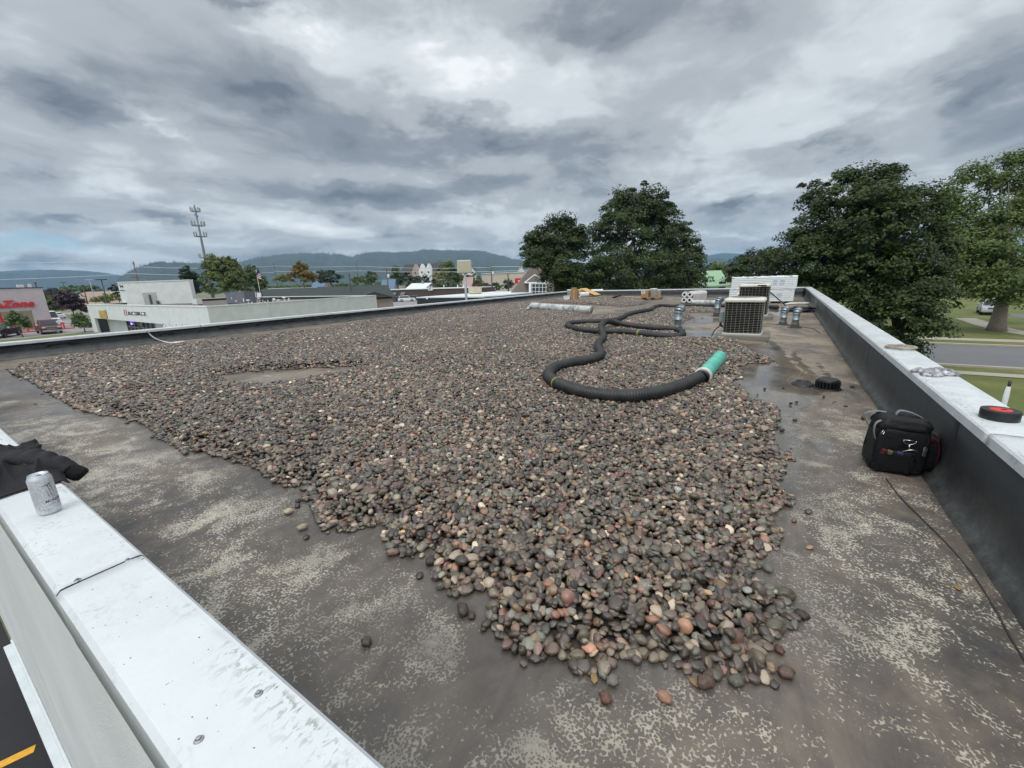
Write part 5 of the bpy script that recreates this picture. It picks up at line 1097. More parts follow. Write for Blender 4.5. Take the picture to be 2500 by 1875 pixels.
far = [at(2356, 777, 0), at(2420, 797, 0), at(2500, 814, 0), at(2620, 828, 0)]
c = catmull([Vector((p.x, p.y, 0)) for p in far], 1.0); s = MB(); V = []
for i, p in enumerate(c):
    t = (c[min(i + 1, len(c) - 1)] - c[max(i - 1, 0)]).normalized(); sd = Vector((-t.y, t.x, 0)) * 0.75; V += [p + sd + Vector((0, 0, .02)), p - sd + Vector((0, 0, .02))]
o = s.add(V, [(2 * i, 2 * i + 1, 2 * i + 3, 2 * i + 2) for i in range(len(c) - 1)]).build('path', M_WALK); tag(o, kind='structure')
s_ = [at(2460, 772, 0), at(2520, 780, 0), at(2700, 780, 0), at(2600, 766, 0), at(2470, 766, 0)]
sheet('side_street', [(p.x, p.y) for p in s_], 0.014, M_ROAD)
sheet('yard_walk', [(1.5, RY1 + 2.6), (60, RY1 + 2.6), (60, RY1 + 4.0), (1.5, RY1 + 4.0)], 0.018, M_WALK)
# lots in the west
sheet('parking_lot', [(-30, -30), (-30, 6), (-44, 15), (-60, 60), (-70, 160), (-190, 160), (-190, -40), (-60, -40)], 0.006, M_LOT)
def gquad(name, pxs, z, m): return sheet(name, [tuple(at(*p, 0)[:2]) for p in pxs], z, m)
gquad('grass_strip', [(-120, 838), (60, 826), (120, 819), (210, 812), (240, 812), (240, 835), (0, 860), (-140, 860)], 0.012, M_LAWN)
gquad('grass_island', [(150, 767), (185, 769), (240, 771), (240, 778), (150, 774)], 0.012, M_LAWN)
sheet('alley', [(-13, -12), (1.3, -12), (1.3, 0.1), (-13, 0.1)], 0.012, M_FRESH)
sheet('alley_slab', [(-40, -12), (-13.2, -12), (-13.2, 0.1), (-40, 0.1)], 0.012, M_WALK)
a, b_ = at(5, 1868, 0), at(86, 1829, 0); d = (b_ - a).normalized(); sd = Vector((-d.y, d.x, 0)) * 0.055
o = MB().add([p + Vector((0, 0, .016)) for p in (a - d * 3 - sd, b_ - sd, b_ + sd, a - d * 3 + sd)], [(0, 1, 2, 3)]).build('painted_line', mat('yellow_paint', srgb(232, 172, 56), 0.7, var=0.2, scale=20)); tag(o, kind='structure')

# ------------------------------------------------------------------ hills
def hill(name, pts, R, depth, m, jag, label=None):
    xs = np.array([p[0] for p in pts], float); ys = np.array([p[1] for p in pts], float)
    n = 1300; X = np.linspace(xs[0], xs[-1], n); Yp = np.interp(X, xs, ys)
    for _ in range(6): Yp[1:-1] = (Yp[:-2] + Yp[1:-1] * 2 + Yp[2:]) / 4
    rows = 14; V = []
    r = np.random.default_rng(int(R))
    sp = r.random(n) ** 3 * jag + fbm(X * 0.11, X * 0, 4, 3) * jag * 0.8
    for k in range(rows + 1):
        t = k / rows
        for i in range(n):
            d = ray(X[i], Yp[i]); hl = math.hypot(d.x, d.y); dist = R * (1 - depth * (1 - t)) if k < rows else R
            zt = CZ + d.z / hl * R + sp[i]
            w = math.sin(t * PI / 2) ** 1.25; nz = (fbm(np.array([X[i] * 0.03]), np.array([t * 5.0]), 8, 3)[0] - 0.45) * zt * 0.25 * math.sin(PI * t)
            V.append((d.x / hl * dist, d.y / hl * dist, -2 + (CZ + d.z / hl * R + 2) * w + sp[i] * t ** 14 + nz))
    for i in range(n):
        d = ray(X[i], Yp[i]); hl = math.hypot(d.x, d.y); V.append((d.x / hl * R * 1.3, d.y / hl * R * 1.3, -2))
    i = (np.arange(rows + 1)[:, None] * n + np.arange(n - 1)[None, :]).ravel()
    o = np_mesh(name, np.array(V), np.c_[i, i + 1, i + n + 1, i + n], m, None, True); tag(o, kind='structure'); return o
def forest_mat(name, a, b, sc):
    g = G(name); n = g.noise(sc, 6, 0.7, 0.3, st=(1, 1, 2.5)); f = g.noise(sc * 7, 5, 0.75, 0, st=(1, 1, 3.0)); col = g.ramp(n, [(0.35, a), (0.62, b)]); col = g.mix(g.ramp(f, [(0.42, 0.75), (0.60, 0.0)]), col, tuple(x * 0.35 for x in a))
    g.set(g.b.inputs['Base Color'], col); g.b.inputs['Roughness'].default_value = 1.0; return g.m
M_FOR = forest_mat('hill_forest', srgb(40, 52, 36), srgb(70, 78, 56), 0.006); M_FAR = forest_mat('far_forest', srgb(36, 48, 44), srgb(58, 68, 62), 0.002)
hill('hills', [(540,668),(577,645),(631,632),(676,625.5),(733,621.5),(789,622),(830,626),(857,631),(879,624),(902,619),(952,620),(1000,617),(1053,614),(1110,614.5),(1166,615),(1200,621),(1246,633.5),(1291,642),(1350,655),(1430,675)], 4200, 0.42, M_FOR, 24)
hill('near_hill', [(285,690),(313,668),(340,655),(371,645.6),(410,644),(450,645),(492,647),(540,652),(600,658),(680,668)], 3300, 0.3, M_FOR, 20)
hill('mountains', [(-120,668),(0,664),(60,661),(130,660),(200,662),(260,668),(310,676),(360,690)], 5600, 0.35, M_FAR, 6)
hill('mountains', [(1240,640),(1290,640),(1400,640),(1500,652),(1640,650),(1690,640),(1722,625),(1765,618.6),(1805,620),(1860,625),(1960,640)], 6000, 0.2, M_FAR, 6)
hill('hills', [(1650,650),(1718,634),(1750,632),(1783,640),(1840,646),(1900,652)], 4000, 0.3, M_FOR, 14)

# ------------------------------------------------------------------ trees
def leaf_mat(name, lo, hi, trans=0.3, rough=0.5):
    g = G(name); a = g.attr('tone').outputs['Fac']; n = g.noise(0.6, 3, 0.6)
    col = g.ramp(a, [(0.0, lo), (0.75, hi), (1.0, tuple(min(1, x * 1.35) for x in hi))]); col = g.mix(g.ramp(n, [(0.35, 0.0), (0.7, 0.4)]), col, tuple((x + y) / 2 for x, y in zip(lo, hi)))
    g.set(g.b.inputs['Base Color'], col); g.b.inputs['Roughness'].default_value = rough; g.b.inputs['Specular IOR Level'].default_value = 0.35
    t = g.N.new('ShaderNodeBsdfTranslucent'); g.L.new(col, t.inputs[0]); mx = g.N.new('ShaderNodeMixShader'); mx.inputs[0].default_value = trans
    out = g.N['Material Output']; g.L.new(g.b.outputs[0], mx.inputs[1]); g.L.new(t.outputs[0], mx.inputs[2]); g.L.new(mx.outputs[0], out.inputs[0]); return g.m
LM = {'maple': leaf_mat('maple_leaf', srgb(36, 50, 27), srgb(74, 92, 45)), 'maple2': leaf_mat('maple_leaf_warm', srgb(44, 58, 30), srgb(84, 100, 48)), 'olive': leaf_mat('olive_leaf', srgb(66, 82, 40), srgb(122, 132, 68)),
 'green': leaf_mat('green_leaf', srgb(54, 74, 40), srgb(102, 122, 64)), 'dark': leaf_mat('dark_leaf', srgb(32, 46, 32), srgb(58, 76, 48)), 'brown': leaf_mat('autumn_leaf', srgb(92, 84, 40), srgb(142, 122, 58)),
 'plum': leaf_mat('plum_leaf', srgb(44, 30, 38), srgb(86, 60, 68)), 'light': leaf_mat('light_leaf', srgb(78, 96, 46), srgb(124, 138, 72)), 'ash': leaf_mat('ash_leaf', srgb(56, 76, 38), srgb(114, 132, 70)), 'russet': leaf_mat('russet_leaf', srgb(70, 58, 46), srgb(110, 92, 72)),
 'bluish': leaf_mat('needle_leaf', srgb(54, 70, 54), srgb(112, 122, 96))}
M_BARK = mat('bark', srgb(84, 76, 68), 0.9, var=0.4, scale=6, stretch=(4, 4, 0.7), bump=0.8, bscale=14); M_BARKP = mat('pale_bark', srgb(134, 124, 112), 0.9, var=0.35, scale=5, stretch=(4, 4, 0.6), bump=0.8, bscale=10)
def foliage(blobs, ncl, per, lsize, clr, flat=0.5, up=0.7, seed=1, stray=0.14, droop=0.0, interior=0.3):
    """leaf faces gathered into clumps that sit over the surface and inside of the crown's masses"""
    r = np.random.default_rng(seed); B = np.array([[*b[0], *b[1]] for b in blobs]); vol = B[:, 3] * B[:, 4] * B[:, 5]; w = vol ** 0.67; w /= w.sum()
    bi = r.choice(len(B), ncl, p=w); dirs = r.normal(size=(ncl, 3)); dirs /= np.linalg.norm(dirs, axis=1)[:, None]; dirs[:, 2] = np.where(dirs[:, 2] < -0.55, -dirs[:, 2] * 0.6, dirs[:, 2])
    rad = np.where(r.random(ncl) < interior, r.uniform(0.35, 0.8, ncl), r.uniform(0.82, 1.0 + stray, ncl))
    C = B[bi, :3] + dirs * rad[:, None] * B[bi, 3:]
    cs = clr * r.uniform(0.6, 1.25, ncl); sh = r.random(ncl) < 0.055; C = np.where(sh[:, None], B[bi, :3] + dirs * B[bi, 3:] * r.uniform(1.03, 1.12, ncl)[:, None] + np.array([0, 0, 0.3]) * clr, C); cs = np.where(sh, cs * 0.55, cs); N = ncl * per; ci = np.repeat(np.arange(ncl), per)
    q = r.normal(size=(N, 3)); q /= np.linalg.norm(q, axis=1)[:, None]; q *= r.uniform(0.25, 1.0, N)[:, None] ** 0.6
    off = q * cs[ci][:, None] * np.array([1, 1, flat]); hr2 = (q[:, 0] ** 2 + q[:, 1] ** 2); off[:, 2] -= hr2 * cs[ci] * (0.35 + droop)
    P = C[ci] + off
    nrm = np.c_[q[:, 0] * 0.6, q[:, 1] * 0.6, np.full(N, up)] + dirs[ci] * 0.45 + r.normal(size=(N, 3)) * 0.42; nrm /= np.linalg.norm(nrm, axis=1)[:, None]
    t = np.cross(nrm, r.normal(size=(N, 3))); t /= np.linalg.norm(t, axis=1)[:, None]; b = np.cross(nrm, t); s = (lsize * r.uniform(0.65, 1.3, N))[:, None]
    V = np.stack([P - t * s, P + b * s * 0.62 - nrm * s * 0.12, P + t * s, P - b * s * 0.62 - nrm * s * 0.12], 1).reshape(-1, 3); F = np.arange(4 * N).reshape(-1, 4)
    tone = np.clip(r.normal(0.45, 0.2, N) + (r.normal(0, 0.16, ncl))[ci], 0, 1)
    return V, F, np.repeat(tone, 4), C
def tree(name, label, base, blobs, kind, ncl=60, per=40, lsize=0.16, clr=0.8, trunk=0.18, seed=1, group=None, bark=None, limbs=10, lean=(0, 0), cat='tree', **kw):
    root = thing(name, label, cat, base, group=group); base = Vector(base)
    bl = [((b[0][0] - base.x, b[0][1] - base.y, b[0][2] - base.z), b[1]) for b in blobs]
    V, F, tone, C = foliage(bl, ncl, per, lsize, clr, seed=seed, **kw)
    k = V.reshape(-1, 4, 3)[:, :, 2].min(1) > 0.05
    V = V.reshape(-1, 4, 3)[k].reshape(-1, 3); tone = tone.reshape(-1, 4)[k].ravel(); F = np.arange(len(V)).reshape(-1, 4)
    o = np_mesh('crown', V, F, LM[kind], root); fattr(o, 'tone', tone)
    top = max(b[0][2] + b[1][2] for b in bl); ctr = sum((Vector(b[0]) for b in bl), Vector()) / len(bl); low = min(b[0][2] - b[1][2] for b in bl)
    fork = Vector((ctr.x * 0.35 + lean[0], ctr.y * 0.35 + lean[1], max(0.8, min(top * 0.34, low + 0.25 * (top - low))))); m = bark or M_BARK
    s = MB(); s.tube(catmull([Vector((0, 0, -0.1)), Vector((0, 0, 0.35)), fork * 0.5 + Vector((0, 0, 0.0)), fork], 0.4), [], 10) if False else None
    path = catmull([Vector((0, 0, -0.1)), fork * 0.3, fork * 0.7, fork, Vector((ctr.x * 0.8, ctr.y * 0.8, top * 0.8))], max(0.3, top / 24)); n = len(path)
    s = MB(); s.tube(path, [trunk * (1.35 if i == 0 else 1.12 if i == 1 else 1.0) * (1 - i / (n - 1)) ** 1.3 + 0.015 for i in range(n)], 9); s.build('trunk', m, root, smooth=True)
    if limbs:
        s = MB(); rr = random.Random(seed)
        for e in rr.sample(range(len(C)), min(limbs, len(C))):
            e_ = Vector(C[e]); t = rr.uniform(0.45, 0.8); p0 = path[int(t * (n - 1))]
            mid = p0.lerp(e_, 0.55) + Vector((0, 0, -0.12 * (e_ - p0).length + 0.25)); e_ = p0.lerp(e_, .86); c = catmull([p0, mid, e_], max(0.4, top / 16)); k_ = len(c)
            s.tube(c, [min(0.11, trunk * 0.26) * (1 - 0.85 * i / (k_ - 1)) + 0.010 for i in range(k_)], 6)
        s.build('limb', m, root, smooth=True)
    return root
def blob(px, py, rx, ry, D, dz=1.0):
    c = pd(px, py, D); th = math.atan((px - 1250) / FOC); k = D / FOC; w = rx * k * math.cos(th)
    return (tuple(c), (w, w * dz, ry * k))
# two maples and an elm beyond the far street
D0 = 56
tree('maple_tree', 'dark broad maple, tallest of the clump beyond the far parapet', tuple(at(1548, 770, 0))[:2] + (0,), [blob(1548,560,92,86,D0), blob(1568,498,58,44,D0), blob(1478,590,52,58,D0), blob(1612,560,46,58,D0), blob(1540,655,112,55,D0-3), blob(1450,668,52,48,D0-8), blob(1630,650,55,60,D0-2), blob(1520,500,34,34,D0), blob(1460,700,60,34,D0-4), blob(1545,705,95,34,D0-3), blob(1625,702,60,34,D0-2)], 'maple', 640, 100, 0.165, 1.15, 0.4, 3, limbs=26, group='big trees beyond the far parapet')
tree('maple_tree', 'dark maple with ragged top at the left of the clump, before the shingled roof', tuple(at(1350, 775, 0))[:2] + (0,), [blob(1345,615,56,64,D0-8), blob(1312,610,34,44,D0-8), blob(1400,605,34,46,D0-8), blob(1345,560,24,26,D0-8), blob(1378,550,22,26,D0-8), blob(1412,575,10,34,D0-8), blob(1372,668,44,34,D0-10), blob(1318,636,30,34,D0-10), blob(1400,690,40,40,D0-8)], 'maple', 370, 95, 0.15, 0.95, 0.28, 4, limbs=18, group='big trees beyond the far parapet')
tree('elm_tree', 'softer green tree at the right of the clump, beside the mint green roof', tuple(at(1672, 765, 0))[:2] + (0,), [blob(1668,610,36,58,D0+2), blob(1688,640,32,50,D0+2), blob(1665,560,18,20,D0+2), blob(1690,690,38,24,D0), blob(1655,670,40,36,D0)], 'maple2', 230, 75, 0.15, 0.8, 0.22, 5, limbs=12, group='big trees beyond the far parapet')
# the big maple right behind the right parapet
D1 = 21.5
tree('maple_tree', 'huge dense maple filling the right side behind the right parapet', (5.4, 27.0, 0), [blob(2045,560,105,110,D1+1), blob(2130,470,72,62,D1+1), blob(2205,545,92,96,D1), blob(1965,590,66,66,D1+2), blob(2090,650,140,82,D1), blob(2225,690,96,92,D1-1.4), blob(2205,780,84,64,D1-2.4), blob(2262,806,52,50,D1-2.8), blob(1900,655,46,44,D1+3), blob(1990,490,50,46,D1+1.5), blob(2290,620,52,70,D1-0.5), blob(2170,420,26,26,D1+1), blob(2070,440,40,36,D1+1), blob(2280,730,56,54,D1-2), blob(2000,690,90,40,D1+1.5), blob(2100,735,110,62,D1), blob(2165,730,90,80,D1-1), blob(1990,640,110,60,D1+1), blob(2140,560,120,110,D1-1), blob(2190,850,52,34,D1-2.6), blob(2030,705,90,34,D1+1), blob(2130,800,60,50,D1-1), blob(2210,860,40,28,D1-2.6)], 'maple', 1000, 110, 0.078, 0.56, 0.26, 6, limbs=40, interior=0.22)
tree('maple_tree', 'round maple top showing behind the left shoulder of the huge maple', tuple(at(1830, 745, 0))[:2] + (0,), [blob(1835,650,46,42,60), blob(1880,640,34,46,60), blob(1800,668,26,26,60)], 'maple', 120, 70, 0.17, 0.9, 0.2, 7)
D2 = 33
tb = at(2432, 808, 0)
tree('ash_tree', 'tall thin leaved tree with a thick pale trunk across the street', (tb.x, tb.y, 0), [blob(2375,430,44,34,D2+1), blob(2450,455,56,40,D2+1), blob(2340,500,44,44,D2+1), blob(2430,560,86,66,D2), blob(2500,520,52,70,D2), blob(2400,650,84,70,D2-1), blob(2480,680,70,74,D2-1), blob(2360,590,50,60,D2), blob(2425,700,62,40,D2-2), blob(2560,600,60,110,D2), blob(2395,690,80,44,D2-1.5), blob(2330,640,50,70,D2-.5), blob(2310,560,40,60,D2+1), blob(2305,480,34,34,D2+1), blob(2540,480,60,70,D2), blob(2470,400,36,26,D2+1), blob(2390,640,70,60,D2-2), blob(2480,722,50,30,D2-2)], 'ash', 900, 62, 0.11, 0.72, 0.46, 8, bark=M_BARKP, limbs=18, lean=(0.5, 0.2), interior=0.35, stray=0.25, flat=0.7, droop=0.15)
BT = [('broadleaf_tree','dark tree just behind the white block on the white shop roof','dark',88,[(468,690,25,34),(455,700,16,24)],0),
 ('olive_tree','large olive green tree with spiky top left of the grey rooftop unit','olive',84,[(545,690,48,36),(540,655,40,28),(520,645,16,22),(565,640,12,18),(575,680,26,34)],0),
 ('broadleaf_tree','green tree behind the striped flag','green',92,[(618,690,28,34),(640,700,14,20),(612,662,16,14)],0),
 ('broadleaf_tree','tree turning brown above the long green roof','brown',118,[(736,675,30,18),(734,655,18,16),(757,680,18,12)],0),
 ('broadleaf_tree','dark rounded tree right of the brown one above the green roof','dark',124,[(803,678,27,16),(790,670,14,12)],0),
 ('bush','small yellow green bush left of the brown tree','light',140,[(690,682,17,10)],0),
 ('bush','low green trees over the right end of the green roof','green',145,[(885,686,24,10),(912,680,14,9)],0),
 ('bush','dark shrub between the street pole and the green roof gable','dark',150,[(905,672,10,8)],0),
 ('conifer_tree','slender pointed tree left of the white gabled flats','green',136,[(968,684,12,20),(967,668,8,14),(966,658,5,8)],0),
 ('broadleaf_tree','dark tree before the white gabled flats','dark',134,[(992,686,20,18),(1010,692,16,14)],0),
 ('conifer_tree','pale green conifer above the bright white house roof','bluish',126,[(996,694,10,10),(995,682,6,10)],0),
 ('broadleaf_tree','dark tree between the white house and the tall poplar','dark',118,[(1042,694,22,20),(1030,704,18,12)],0),
 ('poplar_tree','tall yellow green poplar left of the blank sign','olive',112,[(1092,682,26,32),(1090,655,18,20),(1116,688,18,26)],0),
 ('conifer_tree','pale conifer in front of the tall poplar','bluish',104,[(1098,702,13,12),(1096,688,8,12),(1095,676,4,8)],0),
 ('broadleaf_tree','green tree partly behind the pole of the blank sign','green',140,[(1150,682,18,16)],0),
 ('bush','reddish brown bush behind the cream rooftop box','russet',98,[(1172,700,20,14),(1186,704,12,10)],0),
 ('bush','small sparse tree before the pale store wall','green',112,[(1209,698,7,12),(1216,702,7,8)],1),
 ('bush','dark round tree before the pale store wall','dark',108,[(1240,694,11,14)],0),
 ('plum_tree','purple leaved plum tree beside the white shop','plum',92,[(172,738,30,24),(150,735,22,20),(190,745,20,22)],0),
 ('plum_tree','smaller maroon tree top over the corner of the parts store','plum',120,[(112,720,16,9)],0),
 ('broadleaf_tree','green tree between the parts store and the plum tree','green',98,[(122,746,22,20),(138,752,16,14)],0),
 ('bush','yellow green bushes left of the white block','light',112,[(245,733,24,8),(268,728,18,10)],0),
 ('broadleaf_tree','dark tree left of the white block','dark',120,[(285,712,13,18)],0),
 ('bush','green trees under the far mountains at the left','green',190,[(190,706,24,9),(225,705,22,8),(160,708,16,7)],0),
 ('bush','dark shrub row under the far mountains by the parts store','dark',190,[(128,712,18,8)],0),
 ('broadleaf_tree','pale green tree right behind the mint green roof','light',120,[(1752,660,20,18),(1770,668,16,14)],0),
 ('broadleaf_tree','darker tree between the elm and the pale green tree','dark',130,[(1735,660,14,14),(1790,655,20,18)],0)]
for i, (nm, lab, kind, D, bl, sparse) in enumerate(BT):
    if 930 < bl[0][0] < 1260: D += 45
    B_ = [blob(*b, D + j * 0.6) for j, b in enumerate(bl)]; area = sum(b[2] * b[3] for b in bl); c = B_[0][0]
    tree(nm, lab, (c[0], c[1], 0), B_, kind, max(10, int(area / 9)), 26, 0.0042 * D / 1.6 if True else 0.2, 0.0075 * D, 0.0016 * D, 20 + i, group='trees of the town', limbs=5 if D < 100 else 0, stray=0.22, interior=0.2)
# young street trees in the lot
for i, (lab, base, bl) in enumerate((('young street tree before the parts store, left of the maroon pickup', (56, 823), [(38,784,25,20),(30,775,14,14),(52,790,16,12)]), ('young rounded street tree beside the white shop corner', (208, 811), [(200,786,21,17),(196,775,13,11),(210,792,14,10)]))):
    b = at(*base, 0); D = fwd(b); tree('street_tree', lab, (b.x, b.y, 0), [blob(*q_, D) for q_ in bl], 'green', 70, 46, 0.12, 0.45, 0.07, 60 + i, group='young street trees in the lot', limbs=8, stray=0.2)
# one far belt of trees and roofs that reads as a mass
r = np.random.default_rng(3); bl = []
for k in range(150):
    px = r.uniform(-60, 1330); D = r.uniform(220, 520); yh = 726.83 - px * 0.03384; bl.append(blob(px, yh + r.uniform(-3, 5), r.uniform(8, 24), r.uniform(3, 7), D))
V, F, tone, C = foliage(bl, 2200, 12, 0.9, 2.6, seed=9); k = V.reshape(-1, 4, 3)[:, :, 2].min(1) > 0
V = V.reshape(-1, 4, 3)[k].reshape(-1, 3); o = np_mesh('distant_trees', V, np.arange(len(V)).reshape(-1, 4), LM['green']); fattr(o, 'tone', tone.reshape(-1, 4)[k].ravel()); tag(o, 'far belt of mixed green trees below the hills', 'trees', kind='stuff')

# ------------------------------------------------------------------ buildings
def vplane(px, py, A, B):                   # sight line meets the upright wall through A and B
    A, B = Vector(A), Vector(B); n = Vector((B.y - A.y, A.x - B.x, 0)); d = ray(px, py); t = (A - CAM).dot(n) / d.dot(n); return CAM + d * t
def poly_box(pts, z0, z1):
    s = MB(); P = [(p[0], p[1]) for p in pts]; ar = sum(a[0] * b[1] - b[0] * a[1] for a, b in zip(P, P[1:] + P[:1]))
    if ar < 0: P = P[::-1]
    return s.prism(P, (0, 0, z0), (1, 0, 0), (0, 1, 0), (0, 0, z1 - z0))
def wallbox(s, A, B, z0, z1, th, inward):
    A, B = Vector(A), Vector(B); n = Vector(inward).normalized() * th
    a, b = Vector((A.x, A.y, 0)), Vector((B.x, B.y, 0)); P = [a, b, b + n, a + n]; q = poly_box(P, z0, z1); s.add(q.v, q.f); return s
M_SHOP = stucco_material('white_shop_wall', srgb(226, 231, 227), 14, 0.3); M_GRVROOF = mat('brown_roof_gravel', srgb(108, 98, 92), 0.9, var=0.25, scale=6); M_GLASS = mat('shop_glass', srgb(40, 48, 52), 0.08, var=0.4, scale=1.5)
M_INK = mat('sign_grey', srgb(104, 108, 110), 0.6); M_RED = mat('sign_red', srgb(206, 44, 50), 0.45, var=0.08); M_DRED = mat('slash_red', srgb(172, 58, 66), 0.5)
def white_shop():
    zt = 3.9; L_, M_, R_ = at(211, 743, zt), at(505, 748, zt), at(918, 721, zt); B_ = L_ + (R_ - M_); fl = lambda v: Vector((v.x, v.y, 0)); L_, M_, R_, B_ = map(fl, (L_, M_, R_, B_))
    root = thing('white_shop', 'low white corner shop with recessed glass entry and grey letter sign', 'building', ((L_ + R_) / 2)[:])
    inF = (B_ - L_).normalized(); inR = (L_ - M_).normalized(); E0 = vplane(231, 780, L_, M_); E1 = vplane(397, 790, L_, M_); zs = vplane(300, 783, L_, M_).z
    zs0 = vplane(240, 777.5, L_, M_).z
    s = MB(); wallbox(s, L_, E0, 0, zt - .08, .3, inF); wallbox(s, E0, E1, zs0, zt - .08, .3, inF); wallbox(s, E1, M_, 0, zt - .08, .3, inF)
    s.build('front_wall', M_SHOP, root, world=True)
    s = MB(); wallbox(s, M_ + inF * .302, R_, 0, zt - .08, .3, inR); s.build('side_wall', M_SHOP, root, world=True)
    s = MB(); wallbox(s, L_ + inF * .302, B_, 0, zt - .08, .3, -inR); s.build('side_wall', M_SHOP, root, world=True)
    s = MB(); wallbox(s, B_ - inR * .3, R_ + inR * .3, 0, zt - .08, .3, -inF); s.build('rear_wall', M_SHOP, root, world=True)
    for a, b, i_ in ((L_ - inF * .05, M_ - inF * .05, inF), (M_ - inR * .05, R_ - inR * .05, inR), (L_ + inR * .05, B_ + inR * .05, -inR), (B_, R_, -inF)):
        s = MB(); wallbox(s, a, b, zt - .08 + .002 * abs(i_.x), zt + .02 + .002 * abs(i_.x), .42, i_); s.build('coping', M_WHITE, root, world=True)
    s = MB(); wallbox(s, B_ + inR * -.6, R_ + inR * .3, zt - .7, zt - .1, .05, -inF); s.v = [tuple(Vector(v) - inF * .302) for v in s.v]; s.build('parapet_lining', M_LIN, root, world=True)
    s = MB(); wallbox(s, L_ + inF * .3, B_, zt - .7, zt - .1, .05, -inR); s.v = [tuple(Vector(v) - inR * .302) for v in s.v]; s.build('parapet_lining', M_LIN, root, world=True)
    s = poly_box([L_ + inF * .2 - inR * .2, M_ + inF * .2 + inR * .2, R_ - inF * .2 + inR * .2, B_ - inF * .2 - inR * .2], zt - .75, zt - .42); s.build('flat_roof', M_GRVROOF, root, world=True)
    # recess: soffit, side walls, glazed back wall
    dp = 1.3; a, b = E0 + inF * dp, E1 + inF * dp; u = (M_ - L_).normalized()
    s = MB(); wallbox(s, a, a + (b - a) * .33, 0, zs0 + .3, .2, inF); wallbox(s, a + (b - a) * .74, b, 0, zs0 + .3, .2, inF); wallbox(s, a + (b - a) * .33, a + (b - a) * .74, 0, .35, .2, inF); s.build('entry_wall', M_SHOP, root, world=True)
    s = MB(); wallbox(s, a + (b - a) * .33 + inF * .1, a + (b - a) * .74 + inF * .1, .35, zs0 + .3, .06, inF); w = s.build('window', M_GLASS, root, world=True)
    s = MB()
    for k in range(8): p = a + (b - a) * (.33 + .41 * k / 7); wallbox(s, p - u * .05, p + u * .05, .35, zs0, .08, inF)
    wallbox(s, a + (b - a) * .33, a + (b - a) * .74, 1.0, 1.1, .1, inF); s.build('window_frame', mat('frame_grey', srgb(150, 154, 150), .5), w, world=True)
    p = a + (b - a) * .40; s = MB(); wallbox(s, p, p + u * .62, 1.35, 1.95, .04, -inF); s.build('neon_sign', mat('neon_blue', srgb(60, 50, 220), .4, emit=(srgb(80, 60, 255), 2.2)), w, world=True)
    s = MB(); wallbox(s, p + u * .2, p + u * .62, 1.33, 1.55, .05, -inF); s.build('neon_sign', mat('neon_pink', srgb(240, 200, 230), .4, emit=(srgb(255, 190, 235), 1.2)), w, world=True)
    p = a + (b - a) * .53; s = MB(); wallbox(s, p, p + u * .7, 1.25, 1.6, .03, -inF); s.build('door_notice', mat('notice_grey', srgb(150, 158, 156), .6), w, world=True)
    s = poly_box([E0 + inF * .3, E1 + inF * .3, b, a], zs0 + .02, zs0 + .12); s.build('soffit', M_SHOP, root, world=True)
    # lettering on the wall (unreadable from here: strokes only)
    n = -inF
    def face(px, py, o=.04): v = vplane(px, py, L_, M_); return v + n * o
    def strokes(s, px0, py0, px1, py1, w, o=.05):
        p, q = face(px0, py0, o), face(px1, py1, o); d = (q - p).normalized(); sd = d.cross(n).normalized() * w / 2; s.add([p - sd, q - sd, q + sd, p + sd], [(0, 1, 2, 3)]); s.add([p - sd - n * .06, q - sd - n * .06, q + sd - n * .06, p + sd - n * .06], [(3, 2, 1, 0)]); k = len(s.v) - 8
        s.f += [(k, k + 4, k + 5, k + 1), (k + 1, k + 5, k + 6, k + 2), (k + 2, k + 6, k + 7, k + 3), (k + 3, k + 7, k + 4, k)]
    s = MB(); strokes(s, 303, 755.5, 306.4, 770.5, .09); strokes(s, 307.6, 756, 311, 771, .09); s.build('slash_mark', M_DRED, root, world=True)
    s = MB()
    for k in range(11):
        x = 313.5 + k * 4.05; y = 761 + k * .12; hgt = 8.0; w_ = .06
        strokes(s, x, y, x + .9, y + hgt, w_)
        if k % 3 != 1: strokes(s, x + 2.0, y + (0 if k % 2 else 1), x + 2.8, y + hgt, w_)
        if k % 2 == 0: strokes(s, x, y + .6, x + 2.4, y + .7, w_)
        if k % 3: strokes(s, x + .8, y + hgt - .8, x + 3.0, y + hgt - .7, w_)
        if k % 4 == 1: strokes(s, x + .5, y + 3.5, x + 2.6, y + 4.2, w_)
    s.build('letter_strokes', M_INK, root, world=True)
    s = MB()
    for x, y in ((330, 766), (352.5, 766.5)): s.ell(face(x, y, .12), (.12, .12, .14), 10, 6)
    s.build('white_badge', M_WHITE, root, world=True, smooth=True)
    # golden banner slung from hooks
    g = MB(); A_ = [(241, 756.5), (246, 758.5), (252, 758.5), (258.5, 755.5), (264, 777), (258, 777.4), (252, 776.8), (246, 776.5)]
    P = [face(x, y, .05 + .03 * (i % 2)) for i, (x, y) in enumerate(A_)]; g.add(P, [(0, 1, 6, 7), (1, 2, 5, 6), (2, 3, 4, 5)]); ban = thing('wall_banner', 'golden banner hung by its corners on the white shop wall', 'banner', P[6]); g.build('cloth', mat('gold_cloth', srgb(186, 140, 66), .6, var=.35, scale=3.5, col2=srgb(228, 198, 120)), ban, world=True)
    s = MB(); s.cyl(P[0], face(237.5, 751.5, .06), .015, seg=6); s.cyl(P[3], face(259.5, 752, .06), .015, seg=6); s.build('cord', M_WHITE, ban, world=True)
    # faint ring scrolls along the front wall foot
    s = MB()
